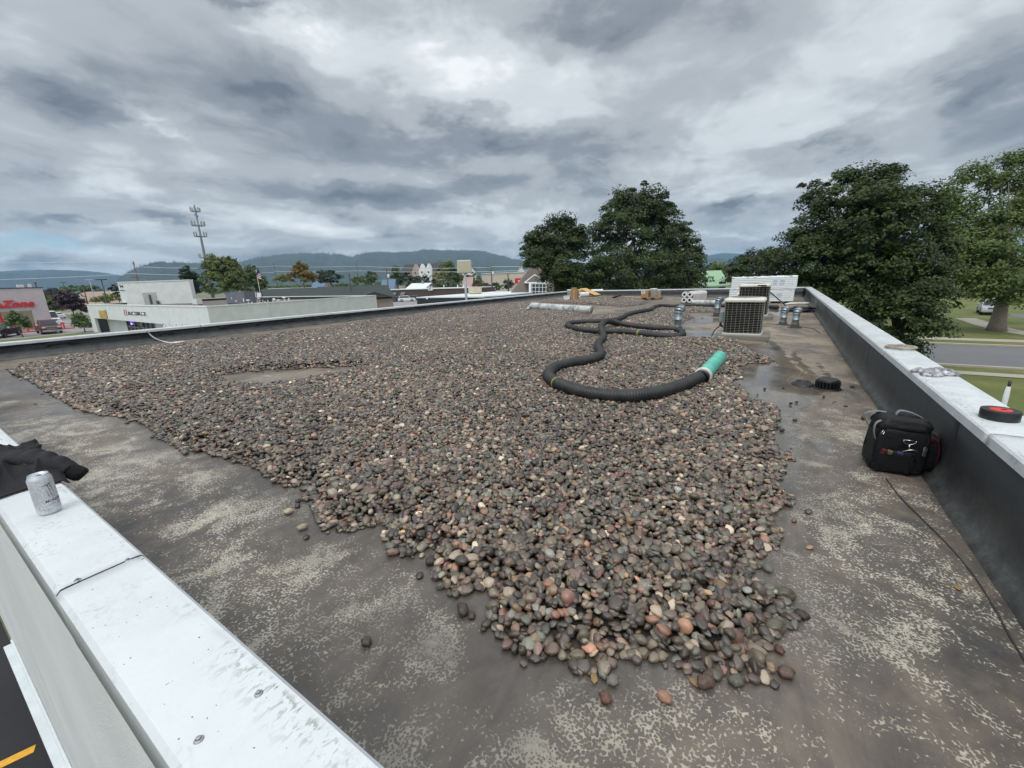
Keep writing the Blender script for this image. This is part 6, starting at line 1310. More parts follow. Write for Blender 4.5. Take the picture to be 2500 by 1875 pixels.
    for k in range(5):
        c = face(402 + k * 15.5, 795.5 + k * .8 - 1, .03); Rr = .26; e1 = (M_ - L_).normalized()
        s.tube([c + e1 * Rr * math.cos(t) + Vector((0, 0, Rr * math.sin(t))) for t in [PI * 1.5 * i / 18 - .6 for i in range(19)]], .03, 6)
    s.build('ring_ornament', M_WHITE, root, world=True, smooth=True)
    # seams
    s = MB(); f0, f1 = M_ + inF * 1, R_
    p = vplane(651, 740, M_, R_); q = vplane(657, 775, M_, R_); s.cyl(p - inR * .05, Vector((p.x, p.y, 0)) - inR * .05, .05, seg=8); s.build('downpipe', M_SHOP, root, world=True)
    # block above
    tr, tl = pd(462, 685, 61), pd(286, 690, 61); zb = zt - .5; bk = Vector((-(tr - tl).y, (tr - tl).x, 0)).normalized()
    if bk.dot(FW) < 0: bk = -bk
    f2 = lambda v: Vector((v.x, v.y, 0)); tr2, tl2 = f2(tr), f2(tl); zz = (tr.z + tl.z) / 2
    s = poly_box([tl2, tr2, tr2 + bk * .7, tl2 + bk * .7], zb, zz); up = s.build('upper_block', M_SHOP, root, world=True)
    s = poly_box([tl2 - bk * .08, tr2 - bk * .08, tr2 + bk * .78, tl2 + bk * .78], zz, zz + .12); s.build('block_coping', M_WHITE, up, world=True)
    e = (tr2 - tl2).normalized(); s = MB(); p = vplane(350, 725, tl2, tr2); q = vplane(383, 725, tl2, tr2); wallbox(s, p, q, zb, vplane(366, 714, tl2, tr2).z, .05, -bk); dr = s.build('patch_panel', mat('panel_grey', srgb(176, 180, 176), .7), up, world=True)
    s = MB(); p = vplane(368, 728, tl2, tr2) - bk * .12; s.box((p.x, p.y, zb + .75), (.28, .2, 1.5)); s.box((p.x + e.x * 1.0, p.y + e.y * 1.0, zb + .35), (.55, .2, .5)); s.build('flue', mat('flue_grey', srgb(92, 96, 94), .6), up, world=True)
    s = MB(); o_ = -bk * .03
    def mk(px, py): return vplane(px, py, tl2, tr2) + o_
    sil = [(292, 695), (294, 694.5), (294.5, 697.5), (297, 697.5), (300, 696), (301, 697), (300, 699), (302, 703), (300.5, 703), (299, 701), (296, 700.5), (294.5, 703), (293.2, 702), (294, 700), (292.5, 698)]
    V = [mk(*p) for p in sil]; s.add(V, [tuple(range(len(V)))]); s.build('animal_silhouette', mat('sign_black', srgb(52, 54, 56), .6), up, world=True)
    s = MB(); V = [mk(292.5, 708), mk(298, 707.4), mk(306, 709), mk(306, 710.6), mk(298, 710), mk(293, 710.4)]; s.add(V, [tuple(range(6))]); s.build('script_mark', mat('script_grey', srgb(126, 130, 130), .6), up, world=True)
    # rooftop plant
    return zt - .42
ZW = white_shop()
def roof_unit(name, label, cat, px, py, D, w, d, h, m, rz=0.3):
    p = pd(px, py, D); root = thing(name, label, cat, (p.x, p.y, ZW + .001), rz); MB().box((0, 0, h / 2 + .08), (w, d, h)).build('cabinet', m, root, bevel=.03)
    MB().box((0, 0, .05), (w * .96, d * .94, .1)).build('curb', M_BLACK, root); MB().box((0, 0, h + .1), (w * 1.02, d * 1.02, .05)).build('top_panel', m, root, bevel=.01)
    s = MB(); s.box((-w * .2, -d / 2 - .006, h * .55), (.1, .012, .22)); s.box((w * .42, -d / 2 - .006, h * .35), (.14, .012, .4)); s.box((.05, -d / 2 - .006, h * .3), (.2, .012, .14)); s.build('service_label', M_WHITE, root); return root
M_UNIT = mat('unit_grey', srgb(116, 118, 126), .5, var=.1, scale=3)
roof_unit('rooftop_unit', 'large grey air handling unit on the white shop roof', 'air handler', 590, 735, 51, 2.9, 1.6, 1.35, M_UNIT)
roof_unit('rooftop_unit', 'small dark green unit on the white shop roof beside the grey one', 'air handler', 653, 733, 50, 1.2, .9, .55, mat('unit_green', srgb(62, 70, 68), .6))
root = roof_unit('rooftop_vent', 'white louvred vent box beside the white block', 'roof vent', 481, 735, 52, .8, .75, .62, M_WHITE)
for lab, px, D, h, k in (('white mushroom vent right of the small green unit, taller of the two', 695, 42, .55, 1), ('plain white vent pipe beside the taller mushroom vent', 706, 42, .5, 0), ('white mushroom vent before the big grey unit', 606, 41, .4, 1), ('thin white stub pipe before the big grey unit', 614, 40.5, .2, 0), ('white curved vent right of the small green unit', 667, 41, .25, 2), ('low white cap vent behind the curved vent', 680, 42, .25, 1), ('white vent between the grey and the green units', 633, 44, .5, 1)):
    p = pd(px, 735, D + 8.5); root = thing('roof_vent', lab, 'roof vent', (p.x, p.y, ZW), group='vents on the white shop roof'); MB().lathe([(.09, 0), (.09, h)], seg=12).build('stem', M_WHITE, root, smooth=True)
    if k == 1: MB().lathe([(.1, h - .02), (.24, h), (.2, h + .1), (0, h + .14)], seg=14).build('cap', M_WHITE, root, smooth=True)
    elif k == 2: MB().tube(catmull([(0, 0, h), (.05, 0, h + .2), (.3, 0, h + .22), (.36, 0, h + .05)], .06), .1, 10).build('cap', M_WHITE, root, smooth=True)
    else: MB().lathe([(.1, h), (.1, h + .05), (0, h + .05)], seg=12).build('cap', M_WHITE, root)

def parts_store():
    A = pd(103, 703, 65.8); d0 = pd(0, 705, 62.5); e = Vector((A.x - d0.x, A.y - d0.y, 0)).normalized(); Lf = A - e * 16; Lf.z = A.z; bk = Vector((-e.y, e.x, 0)); bk = bk if bk.dot(FW) > 0 else -bk
    n = -bk; zt = A.z; M_ST = stucco_material('pinkish_stucco', srgb(196, 186, 188), 12, .3); f = lambda v: Vector((v.x, v.y, 0))
    root = thing('parts_store', 'pale stucco store front with red raised lettering and an open porch', 'building', f(A - e * 6)[:])
    zh = vplane(40, 759.5, A, d0).z; C0 = vplane(84, 780, A, d0); A2, L2 = f(A), f(Lf)
    s = MB(); wallbox(s, L2, A2, zh, zt, 1.4, bk); s.build('front_wall', M_ST, root, world=True)
    s = MB(); wallbox(s, f(C0), A2, 0, zh, 1.4, bk); s.build('porch_column', M_ST, root, world=True)
    s = MB(); wallbox(s, L2 - e * .1 + n * .08, A2 + e * .12 + n * .08, zt + .002, zt + .16, 1.6, bk); s.build('coping', mat('coping_dark', srgb(84, 80, 86), .5), root, world=True)
    s = MB(); wallbox(s, L2 + bk * 5, A2 + bk * 5 - e * .2, 0, zt - .9, .3, bk); s.build('inner_wall', mat('tan_wall', srgb(170, 162, 136), .85), root, world=True)
    s = MB(); wallbox(s, A2 + bk * 1.4 - e * .3, A2 + bk * 1.41, zh + 1.0, zt - .4, 5, bk); s.build('porch_roof', M_ST, root, world=True)
    v, fc = text_mesh('AutoZone', 1.5, .32, .05, .09); w = max(p[0] for p in v); q = vplane(86, 748.5, A, d0); q0 = f(q) + n * .12; zb = vplane(40, 750, A, d0).z
    s = MB(); s.add([tuple(q0 - e * (w - p[0]) + Vector((0, 0, zb + p[1])) + n * p[2]) for p in v], fc); s.build('lettering', M_RED, root, world=True)
    s = MB(); p = vplane(52, 699, A, d0) + bk * 2; s.box((p.x, p.y, zt + .25), (.7, .7, .7)); s.box((p.x + e.x * 1.0, p.y + e.y * 1.0, zt + .3), (.35, .35, .8)); s.build('roof_box', M_WHITE, root, world=True)
    s = MB(); p = vplane(4, 785, A, d0) + n * .3; q = f(p); s.cyl(q, q + Vector((0, 0, zh)), .16, seg=10); s.build('red_post', M_RED, root, world=True)
parts_store()
def low_building(name, label, cat, pxs, D0_, D1_, ztop, depth, wm, rm, par=.0):
    a, b = pd(pxs[0], 720, D0_), pd(pxs[1], 720, D1_); a, b = Vector((a.x, a.y, 0)), Vector((b.x, b.y, 0)); bk = Vector((-(b - a).y, (b - a).x, 0)).normalized(); bk = bk if bk.dot(FW) > 0 else -bk
    root = thing(name, label, cat, ((a + b) / 2)[:]); poly_box([a, b, b + bk * depth, a + bk * depth], 0, ztop).build('wall', wm, root, world=True)
    poly_box([a - bk * .3, b - bk * .3, b + bk * (depth + .3), a + bk * (depth + .3)], ztop, ztop + .22).build('roof', rm, root, world=True); return root, a, b, bk
def gabled(name, label, pxs, Ds, zeave, zridge, depth, wm, rm, cat='house', along=True, chimney=False, windows=0):
    a, b = pd(pxs[0], 700, Ds[0]), pd(pxs[1], 700, Ds[1]); a, b = Vector((a.x, a.y, 0)), Vector((b.x, b.y, 0)); u = (b - a).normalized(); bk = Vector((-u.y, u.x, 0)); bk = bk if bk.dot(FW) > 0 else -bk
    root = thing(name, label, cat, ((a + b) / 2)[:]); W_ = (b - a).length; z = Vector((0, 0, 1))
    if along:                               # ridge runs along the front
        prof = [(0, 0), (depth, 0), (depth, zeave), (depth / 2, zridge - .1), (0, zeave)]; MB().prism(prof, a, bk, z, b - a).build('wall', wm, root, world=True)
        t = .18; o = .5; k = (zridge - zeave) / (depth / 2)
        rp = [(-o, zeave - o * k + .02), (depth / 2, zridge), (depth + o, zeave - o * k + .02), (depth + o, zeave - o * k + .02 + t), (depth / 2, zridge + t), (-o, zeave - o * k + .02 + t)]
        rf = MB().prism(rp, a - u * .5, bk, z, (b - a) + u * 1.0).build('roof', rm, root, world=True)
    else:                                   # gable faces us
        prof = [(0, 0), (W_, 0), (W_, zeave), (W_ / 2, zridge - .1), (0, zeave)]; MB().prism(prof, a, u, z, bk * depth).build('wall', wm, root, world=True)
        t = .18; o = .5; k = (zridge - zeave) / (W_ / 2)
        rp = [(-o, zeave - o * k + .02), (W_ / 2, zridge), (W_ + o, zeave - o * k + .02), (W_ + o, zeave - o * k + .02 + t), (W_ / 2, zridge + t), (-o, zeave - o * k + .02 + t)]
        rf = MB().prism(rp, a - bk * .5, u, z, bk * (depth + 1.0)).build('roof', rm, root, world=True)
    if chimney: p = a + u * W_ * .6 + bk * depth * .45; MB().box((p.x, p.y, zridge + .3), (.5, .5, 1.4)).build('chimney', mat('chimney_pale', srgb(170, 166, 158), .8), rf, world=True)
    for i in range(windows):
        p = a + u * W_ * (i + .5) / windows - bk * .03; MB().box((p.x, p.y, zeave * .6), (1.0, .05, 1.1), rz=math.atan2(u.y, u.x)).build('window', M_GLASS, root, world=True)
    return root, a, b, u, bk
M_GRN = mat('dark_green_roof', srgb(42, 53, 51), .6, var=.14, scale=1.5); M_TAN = stucco_material('tan_wall_far', srgb(176, 158, 146), 8, .2); M_BRN = mat('brown_siding', srgb(84, 72, 64), .8, var=.2, scale=3); M_WROOF = mat('white_roof', srgb(222, 228, 230), .5, var=.05, scale=.5)
M_SHING = mat('brown_shingle', srgb(120, 110, 102), .85, var=.25, scale=9, stretch=(1, 1, 3)); M_DKROOF = mat('dark_shingle', srgb(70, 66, 66), .85, var=.2, scale=4)
# long green roofed hall
root, a, b, u, bk = gabled('green_roof_hall', 'long low tan hall with a dark green shingle roof and porch gable', (648, 956), (72, 84), 2.7, 4.95, 9, M_TAN, M_GRN, 'building')
for t, w, h in ((.09, 5.4, 1.2), (.82, 7.5, 1.15)):
    p = a + u * (b - a).length * t - bk * 1.1; pr = [(-w / 2, 0), (w / 2, 0), (0, h)]; MB().prism(pr, p + Vector((0, 0, 2.75)), u, (0, 0, 1), bk * 5).build('porch_gable', M_GRN, root, world=True)
    pr = [(-w / 2 + .9, 0), (w / 2 - .9, 0), (0, h - .38)]; MB().prism(pr, p + Vector((0, 0, 2.8)) - bk * .04, u, (0, 0, 1), bk * .03).build('gable_face', M_BRN, root, world=True)
p = a + u * 4; MB().box((p.x, p.y, 1.3), (.3, .3, 2.6)).build('porch_post', M_BRN, root, world=True); s = MB(); wallbox(s, a + u * 1.5, a + u * (b - a).length * .55, 0, 2.6, .04, -bk); s.build('shaded_front', M_BRN, root, world=True)
# brown strip building with white roof edge and a sign board
root, a, b, bk = low_building('brown_shops', 'long low brown shop row with a white roof edge and small awnings', 'building', (935, 1166), 146, 130, 3.3, 12, M_BRN, M_WROOF)
u = (b - a).normalized()
for t in (.06, .14, .24):
    p = a + u * (b - a).length * t - bk * .5; MB().prism([(0, 1.7), (.9, 2.5), (.9, 2.4), (0, 1.62)], p - u * .9 - bk * .4, bk, (0, 0, 1), u * 1.8).build('awning', mat('awning_grey', srgb(118, 120, 120), .7), root, world=True)
p = vplane(1053, 709, a, b) - bk * .5; sg = thing('sign_board', 'white sign board with dark script above the brown shop row', 'sign', (p.x, p.y, 3.2)); rz = math.atan2(u.y, u.x)
MB().box((0, 0, .25), (1.75, .12, 1.25), rz=rz).build('board', M_WHITE, sg); s = MB(); rr = random.Random(2); nv = -bk * .07
for ln in range(3):
    x = -.6 + .1 * ln
    while x < .6 - .12 * ln: w_ = rr.uniform(.05, .12); hh = rr.uniform(.08, .2); q = u * x + nv; s.box((q.x, q.y, .58 - ln * .33), (w_, .02, hh), rz=rz); x += w_ + .04
s.build('script_mark', mat('sign_black', srgb(52, 54, 56), .6), sg)
for lab, px in (('small white stub pipe on the brown shop row left of the sign pole', 1071), ('white box vent on the brown shop row left of the sign pole', 1105), ('white stub pipe on the brown shop row close to the sign pole', 1120)):
    p = vplane(px, 700, a, b) + bk * 3; o = MB().lathe([(.14, 0), (.14, .62), (.22, .63), (.22, .8), (0, .86)], seg=10).build('roof_vent', M_WHITE); o.location = (p.x, p.y, 3.55); tag(o, lab, 'roof vent', 'vents on the brown shop row')
# black walled flat building with pale roof
a, b, c_ = pd(1017, 724, 60), pd(1183, 724, 54), pd(1240, 708, 85); root = thing('black_shop', 'flat building with black front wall and pale roof beyond the left parapet', 'building', (a.x, a.y, 0))
fl = lambda v: Vector((v.x, v.y, 0)); A_, B_ = fl(a), fl(b); bk = Vector((-(B_ - A_).y, (B_ - A_).x, 0)).normalized(); bk = bk if bk.dot(FW) > 0 else -bk
poly_box([A_, B_, B_ + bk * 20, A_ + bk * 20], 0, 3.15).build('front_wall', mat('charcoal_wall', srgb(44, 50, 56), .6), root, world=True); u = (B_ - A_).normalized()
poly_box([A_ - bk * .1, B_ - bk * .1, B_ + bk * 20.1, A_ + bk * 20.1], 3.152, 3.3).build('pale_roof', M_WROOF, root, world=True)
poly_box([B_ + bk * 2 + u * .002, B_ + u * 9 + bk * 2, B_ + u * 9 + bk * 19.9, B_ + bk * 19.9 + u * .002], 0, 3.0).build('wing', M_WROOF, root, world=True)
p = vplane(1043.5, 729, A_, B_) - bk * .06; MB().ell((p.x, p.y, p.z), (.16, .16, .16), 10, 6).build('wall_light', M_WHITE, root, world=True, smooth=True)
p = pd(1160, 715, 66); root = thing('roof_cabinet', 'cream box unit standing on the pale roof behind the sign pole', 'air handler', (p.x, p.y, 3.302), -.5); MB().box((0, 0, .6), (2.1, 1.4, 1.05)).build('cabinet', mat('cream_unit', srgb(206, 196, 170), .6), root, bevel=.02); MB().box((0, 0, .05), (2.0, 1.3, .1)).build('curb', M_BLACK, root)
# blank pole sign
q = pd(1139, 738, 50); root = thing('pole_sign', 'tall pole carrying a blank weathered cream sign cabinet', 'sign', (q.x, q.y, 0)); t = pd(1135, 668, 50)
MB().cyl((0, 0, 0), (0, 0, t.z), .15, seg=14).build('pole', mat('pole_grey', srgb(168, 172, 174), .5), root, smooth=True); zc = (pd(1135, 637, 50).z + pd(1135, 667, 50).z) / 2; sz = 34 * 50 / FOC
MB().box((0, 0, zc), (sz, .55, 30 * 50 / FOC), rz=-YAW).build('cabinet', mat('cabinet_metal', srgb(196, 198, 196), .5), root, bevel=.08)
MB().box((FW.x * -.29, FW.y * -.29, zc), (sz * .9, .03, 26.5 * 50 / FOC), rz=-YAW).build('sign_face', mat('faded_face', srgb(192, 186, 162), .6, var=.1, scale=1.5), root, bevel=.012)
# houses
gabled('white_roof_house', 'cream house with a bright white metal roof below the pale conifer', (985, 1030), (156, 152), 2.6, 5.2, 11, mat('cream_wall', srgb(216, 210, 190), .8), M_WROOF, chimney=True)
gabled('cream_shed', 'low cream shed joining the left of the bright white roof', (946, 982), (154, 154), 2.2, 3.0, 6, mat('cream_wall', srgb(216, 210, 190), .8), M_WROOF)
gabled('blue_roof_house', 'small house with a faded blue roof beside the utility pole', (930, 958), (158, 158), 3.0, 7.0, 8, M_TAN, mat('blue_roof', srgb(88, 118, 144), .6))
gabled('blue_roof_shed', 'small blue roofed shed between the brown and the dark tree', (765, 790), (150, 150), 5.5, 8.5, 7, M_TAN, mat('blue_roof', srgb(88, 118, 144), .6))
gabled('brown_roof_house', 'brown roofed house with white gable end behind the white roof house', (1006, 1032), (190, 190), 4.5, 8.5, 8, M_WHITE, M_DKROOF, along=False)
gabled('red_roof_house', 'grey house with a dull pink roof behind the sign pole', (1132, 1150), (152, 152), 3.4, 6.8, 11, mat('grey_wall', srgb(150, 152, 152), .8), mat('pink_roof', srgb(172, 142, 136), .7))
# white gabled flats
root, a, b, bk = low_building('gabled_flats', 'dark roofed apartment row with white pointed gables under the hill', 'building', (985, 1095), 240, 236, 11.8, 10, mat('flats_wall', srgb(150, 140, 130), .8), M_DKROOF); u = (b - a).normalized(); Wd = (b - a).length
MB().prism([(0, 11.9), (10, 11.9), (5, 16.2)], a, bk, (0, 0, 1), b - a).build('roof', M_DKROOF, root, world=True)
for px, m in ((1018, M_TAN), (1034, M_WHITE), (1050, M_WHITE)):
    p = vplane(px, 690, a, b) - bk * 1.2; p.z = 0; q = MB().prism([(-1.9, 0), (1.9, 0), (1.9, 12.2), (0, 16.0), (-1.9, 12.2)], p, u, (0, 0, 1), bk * 4); gb = q.build('gable', m, root, world=True)
    w = p - bk * .05; MB().box((w.x, w.y, 11.3), (.9, .06, 1.1), rz=math.atan2(u.y, u.x)).build('window', M_GLASS, gb, world=True)
gabled('white_gable_house', 'white gabled house half hidden behind the blank sign cabinet', (1130, 1162), (230, 230), 11, 15.5, 9, M_WHITE, M_DKROOF, along=False); gabled('white_gable_house', 'white gabled house above the pale store wall beside the maple', (1262, 1284), (200, 200), 8.5, 13, 9, M_WHITE, M_DKROOF, along=False)
# pale store wall with red panel, steep shingle house
low_building('pale_store', 'long pale beige store wall with a red panel beyond the utility pole', 'building', (1178, 1300), 168, 162, 8.1, 20, stucco_material('beige_wall', srgb(206, 196, 178), 6, .2), M_WROOF)
p = pd(1266, 686, 150); root = thing('red_sign', 'red square store sign on the pale wall beside the steep roof', 'sign', (p.x, p.y, 0)); MB().box((0, 0, p.z), (2.7, .3, 1.95), rz=-YAW - .05).build('panel', M_RED, root); s = MB(); s.box((0.35, -.2, p.z), (.6, .05, .5), rz=-YAW); s.build('ring_mark', M_WHITE, root); MB().cyl((0, .3, 0), (0, .3, p.z - .7), .12, seg=8).build('post', M_WHITE, root)
def steep_house():
    D = 66; P = lambda x, y, d=D: pd(x, y, d); root = thing('shingle_house', 'steep brown shingle roofed house with a white framed dormer window', 'house', (P(1300, 720).x, P(1300, 720).y, 0))
    n = Vector((FW.x, FW.y, 0)).normalized(); 
    roof = [P(1238, 728), P(1300, 648), P(1420, 648), P(1420, 728)]; MB().add([*roof, *[v + n * 7 for v in roof]], [(0, 3, 2, 1), (4, 5, 6, 7), (0, 1, 5, 4), (1, 2, 6, 5), (2, 3, 7, 6), (3, 0, 4, 7)]).build('roof', M_SHING, root, world=True)
    MB().add([*[Vector((v.x, v.y, z)) + n * k for k in (.6, 6) for v, z in ((roof[0], 0), (roof[3], 0), (roof[3], roof[3].z + .1), (roof[0], roof[0].z + .1))]], [(0, 1, 2, 3), (7, 6, 5, 4), (0, 3, 7, 4), (1, 5, 6, 2), (0, 4, 5, 1)]).build('wall', M_SHING, root, world=True)
    o = -n * 1.2; q = [P(1280, 690, D) + o, P(1304, 671, D) + o, P(1336, 690, D) + o]; dm = MB().add([*q, *[v + n * 1.15 for v in q]], [(0, 2, 1), (3, 4, 5), (0, 1, 4, 3), (1, 2, 5, 4), (2, 0, 3, 5)]).build('dormer_gable', M_SHING, root, world=True)
    s = MB(); s.tube([q[0] - n * .05, q[1] - n * .05, q[2] - n * .05], .1, 6); s.tube([q[0] - n * .06, q[2] - n * .06], .09, 6); s.build('bargeboard', M_WHITE, dm, world=True)
    f = [P(1292, 691, D) + o * .9, P(1334, 691, D) + o * .9, P(1334, 722, D) + o * .9, P(1292, 722, D) + o * .9]; w = MB().add([*f, *[v + n * .3 for v in f]], [(3, 2, 1, 0), (4, 5, 6, 7), (0, 1, 5, 4), (1, 2, 6, 5), (2, 3, 7, 6), (3, 0, 4, 7)]).build('dormer_window', mat('window_dark', srgb(60, 62, 62), .2), root, world=True)
    s = MB(); t = lambda a, b: f[0].lerp(f[1], a).lerp(f[3].lerp(f[2], a), b) - n * .05
    for k in range(5): s.cyl(t(.14 + .2 * k, 0), t(.14 + .2 * k, 1), .035, seg=6)
    for k in range(4): s.cyl(t(0, k / 3), t(1, k / 3), .035, seg=6)
    s.cyl(t(.03, 0), t(.03, 1), .2, seg=8); s.cyl(t(0, .02), t(1, .02), .13, seg=8); s.build('window_frame', M_WHITE, w, world=True)
steep_house()
root, a, b, u, bk = gabled('mint_roof_house', 'white house with a mint green metal roof behind the far parapet', (1722, 1772), (64, 64), 3.5, 5.5, 6, M_WHITE, mat('mint_roof', srgb(150, 186, 152), .5, var=.06), along=True)
MB().box((a.x + u.x * 2.6, a.y + u.y * 2.6, 3.2), (1.0, .2, 1.5), rz=math.atan2(u.y, u.x)).build('dormer_window', M_GLASS, root, world=True)
# brown roofs at far left
gabled('brown_roof_hall', 'long low building with a pale brown roof beside the lot lamp', (128, 285), (150, 140), 2.0, 6.1, 18, M_TAN, mat('pale_brown_roof', srgb(158, 136, 120), .8), 'building')
low_building('white_roof_store', 'distant flat store with a white roof behind the plum tree', 'building', (118, 160), 165, 165, 4.2, 10, M_TAN, M_WROOF)
low_building('white_roof_store', 'distant white flat roof left of the brown tree', 'building', (652, 712), 132, 128, 5.0, 10, M_TAN, M_WROOF)
low_building('distant_house', 'low white house just left of the brown tree and the round vent', 'house', (600, 655), 120, 118, 4.6, 8, M_WHITE, M_DKROOF)
p = pd(277, 707, 150); root = thing('roof_dome', 'white domed cover standing on the pale brown roof', 'dome', (p.x, p.y, 0)); MB().ell((0, 0, p.z - .2), (1.0, 1.0, .8), 14, 8).build('dome', M_WHITE, root, smooth=True); MB().cyl((0, 0, 0), (0, 0, p.z - .2), .9, seg=14).build('base', M_WHITE, root)

# ------------------------------------------------------------------ vehicles
def car(name, label, cat, base, rz, kind, paint, group='vehicles in the lots'):
    root = thing(name, label, cat, (base[0], base[1], 0.01), rz, group); L_, W_, H = {'pickup': (5.7, 2.0, 1.92), 'car': (4.7, 1.82, 1.47), 'suv': (5.1, 1.98, 1.78), 'van': (5.6, 2.05, 2.5)}[kind]
    b0, b1 = .32, {'pickup': 1.15, 'car': .92, 'suv': 1.05, 'van': 1.2}[kind]; x = L_ / 2; M_TY = mat('tyre', srgb(28, 28, 29), .8); M_RIM = mat('rim', srgb(168, 170, 172), .35, .6); M_GL = mat('car_glass', srgb(44, 52, 58), .06)
    nose = {'pickup': .06, 'car': .2, 'suv': .12, 'van': .2}[kind]
    prof = [(-x, b0), (x, b0), (x + .02, b0 + .3), (x - nose, b1 - .12), (x - nose - .25, b1 - .02), (x - 1.35, b1 + .02), (-x + .02, b1 + .02), (-x - .02, b0 + .3)]
    def loft(prof, w0, w1, zlo, zhi, name, m, par, bev=.04):
        s = MB(); n = len(prof); f = lambda z: (w0 + (w1 - w0) * max(0, min(1, (z - zlo) / max(1e-3, zhi - zlo)))) / 2
        s.add([(px_, -f(z), z) for px_, z in prof] + [(px_, f(z), z) for px_, z in prof], [tuple(range(n)), tuple(range(n, 2 * n))[::-1]] + [(i, n + i, n + (i + 1) % n, (i + 1) % n) for i in range(n)]); return s.build(name, m, par, bevel=bev)
    loft(prof, W_, W_ * .95, b0, b1, 'body', paint, root, .06)
    cab = {'pickup': [(x - 1.55, b1), (x - 2.25, H - .04), (x - 2.5, H), (x - 3.7, H), (x - 3.95, b1)], 'car': [(x - 1.25, b1), (x - 2.0, H - .05), (x - 2.4, H), (-x + 1.35, H - .03), (-x + .45, b1)], 'suv': [(x - 1.3, b1), (x - 2.05, H - .06), (x - 2.4, H), (-x + .5, H - .03), (-x + .12, b1)], 'van': [(x - .75, b1), (x - 1.45, H - .15), (x - 1.8, H), (-x + .1, H), (-x, b1)]}[kind]
    loft([(p, z - .02) for p, z in cab], W_ * .93, W_ * .76, b1, H, 'cabin', paint, root, .05)
    g = MB(); cx = sum(p for p, z in cab) / len(cab)
    zz0, zz1 = b1 + .08, H - .13; k = lambda z: (W_ * .93 + (W_ * .76 - W_ * .93) * (z - b1) / (H - b1)) / 2 + .012; f0 = lambda z: cab[0][0] + (cab[1][0] - cab[0][0]) * (z - b1) / (cab[1][1] - b1); r0 = lambda z: cab[-1][0] + (cab[-2][0] - cab[-1][0]) * (z - b1) / (cab[-2][1] - b1)
    rear = r0 if kind != 'van' else (lambda z: x - 2.3)
    for sg in (-1, 1):
        q = [(f0(zz0) - .14, sg * k(zz0), zz0), (rear(zz0) + .14, sg * k(zz0), zz0), (rear(zz1) + .14, sg * k(zz1), zz1), (f0(zz1) - .12, sg * k(zz1), zz1)]; w = MB().add(q + [(a, b * .97, c) for a, b, c in q], [(0, 1, 2, 3), (7, 6, 5, 4)]).build('side_window', M_GL, root)
    q = [(f0(zz0) + .03, -k(zz0) * .9, zz0), (f0(zz0) + .03, k(zz0) * .9, zz0), (f0(zz1) + .03, k(zz1) * .9, zz1), (f0(zz1) + .03, -k(zz1) * .9, zz1)]; MB().add(q + [(a - .03, b, c) for a, b, c in q], [(0, 1, 2, 3), (7, 6, 5, 4)]).build('windscreen', M_GL, root)
    if kind != 'van': q = [(r0(zz0) - .03, -k(zz0) * .9, zz0), (r0(zz0) - .03, k(zz0) * .9, zz0), (r0(zz1) - .03, k(zz1) * .9, zz1), (r0(zz1) - .03, -k(zz1) * .9, zz1)]; MB().add(q + [(a + .03, b, c) for a, b, c in q], [(3, 2, 1, 0), (4, 5, 6, 7)]).build('rear_window', M_GL, root)
    R = .40 if kind in ('pickup', 'suv', 'van') else .33
    for wx in (x - .95, -x + 1.05):
        for sg in (-1, 1):
            t = MB().lathe([(R * .6, -.11), (R * .95, -.11), (R, -.07), (R, .07), (R * .95, .11), (R * .6, .11)], (wx, sg * (W_ / 2 - .1), R), 20, (0, 1, 0)).build('wheel', M_TY, root, smooth=True); MB().lathe([(0, .0), (R * .25, .03), (R * .6, .04), (R * .62, -.05)], (wx, sg * (W_ / 2 - .04), R), 16, (0, sg, 0)).build('rim', M_RIM, t, smooth=True)
    for sg in (-1, 1):
        MB().box((x - nose * .4, sg * W_ * .37, b1 - .22), (.14, W_ * .17, .18)).build('headlight', mat('headlight', srgb(210, 216, 220), .15), root, bevel=.02); MB().box((-x - .02, sg * W_ * .42, b1 - .2), (.06, .14, .3)).build('tail_light', mat('tail_red', srgb(150, 26, 28), .3), root, bevel=.02)
        MB().box((cab[0][0] - .35, sg * (W_ / 2 + .12), b1 + .14), (.12, .22, .2 if kind != 'car' else .14)).build('mirror', paint if kind != 'pickup' else M_WHITE, root, bevel=.03)
    MB().box((x + .03, 0, b0 + .12), (.14, W_ * .98, .24)).build('bumper', mat('chrome', srgb(196, 200, 204), .2, .9) if kind == 'pickup' else paint, root, bevel=.04); MB().box((-x - .03, 0, b0 + .12), (.14, W_ * .96, .22)).build('bumper', paint, root, bevel=.04)
    s = MB()
    for i in range(3): s.box((x + .02 - nose * .3, 0, b1 - .42 + i * .13), (.08, W_ * .5, .07))
    s.build('grille', mat('chrome', srgb(196, 200, 204), .2, .9) if kind == 'pickup' else M_TY, root); return root
def paint(n, c): return mat('paint_' + n, srgb(*c), .25, .0, var=.04)
def facing(p): d = Vector((CAM.x - p.x, CAM.y - p.y)); return math.atan2(d.y, d.x)
p = at(122, 816, 0); car('pickup_truck', 'maroon pickup with chrome front parked nose toward us by the parts store', 'pickup truck', p + Vector((ray(122, 800).x, ray(122, 800).y, 0)).normalized() * 2.8, facing(p) + .12, 'pickup', paint('maroon', (96, 38, 50)))
p = at(8, 826, 0); car('pickup_truck', 'black pickup with a white hood cut by the left frame edge', 'pickup truck', p + Vector((ray(8, 800).x, ray(8, 800).y, 0)).normalized() * 2.6, facing(p) - .35, 'pickup', paint('black', (44, 46, 52)))
p = pd(162, 822, 36.5); car('car', 'dark car of which only the roof shows over the left parapet', 'car', (p.x, p.y), facing(p) + 1.5, 'car', paint('slate', (84, 88, 104)))
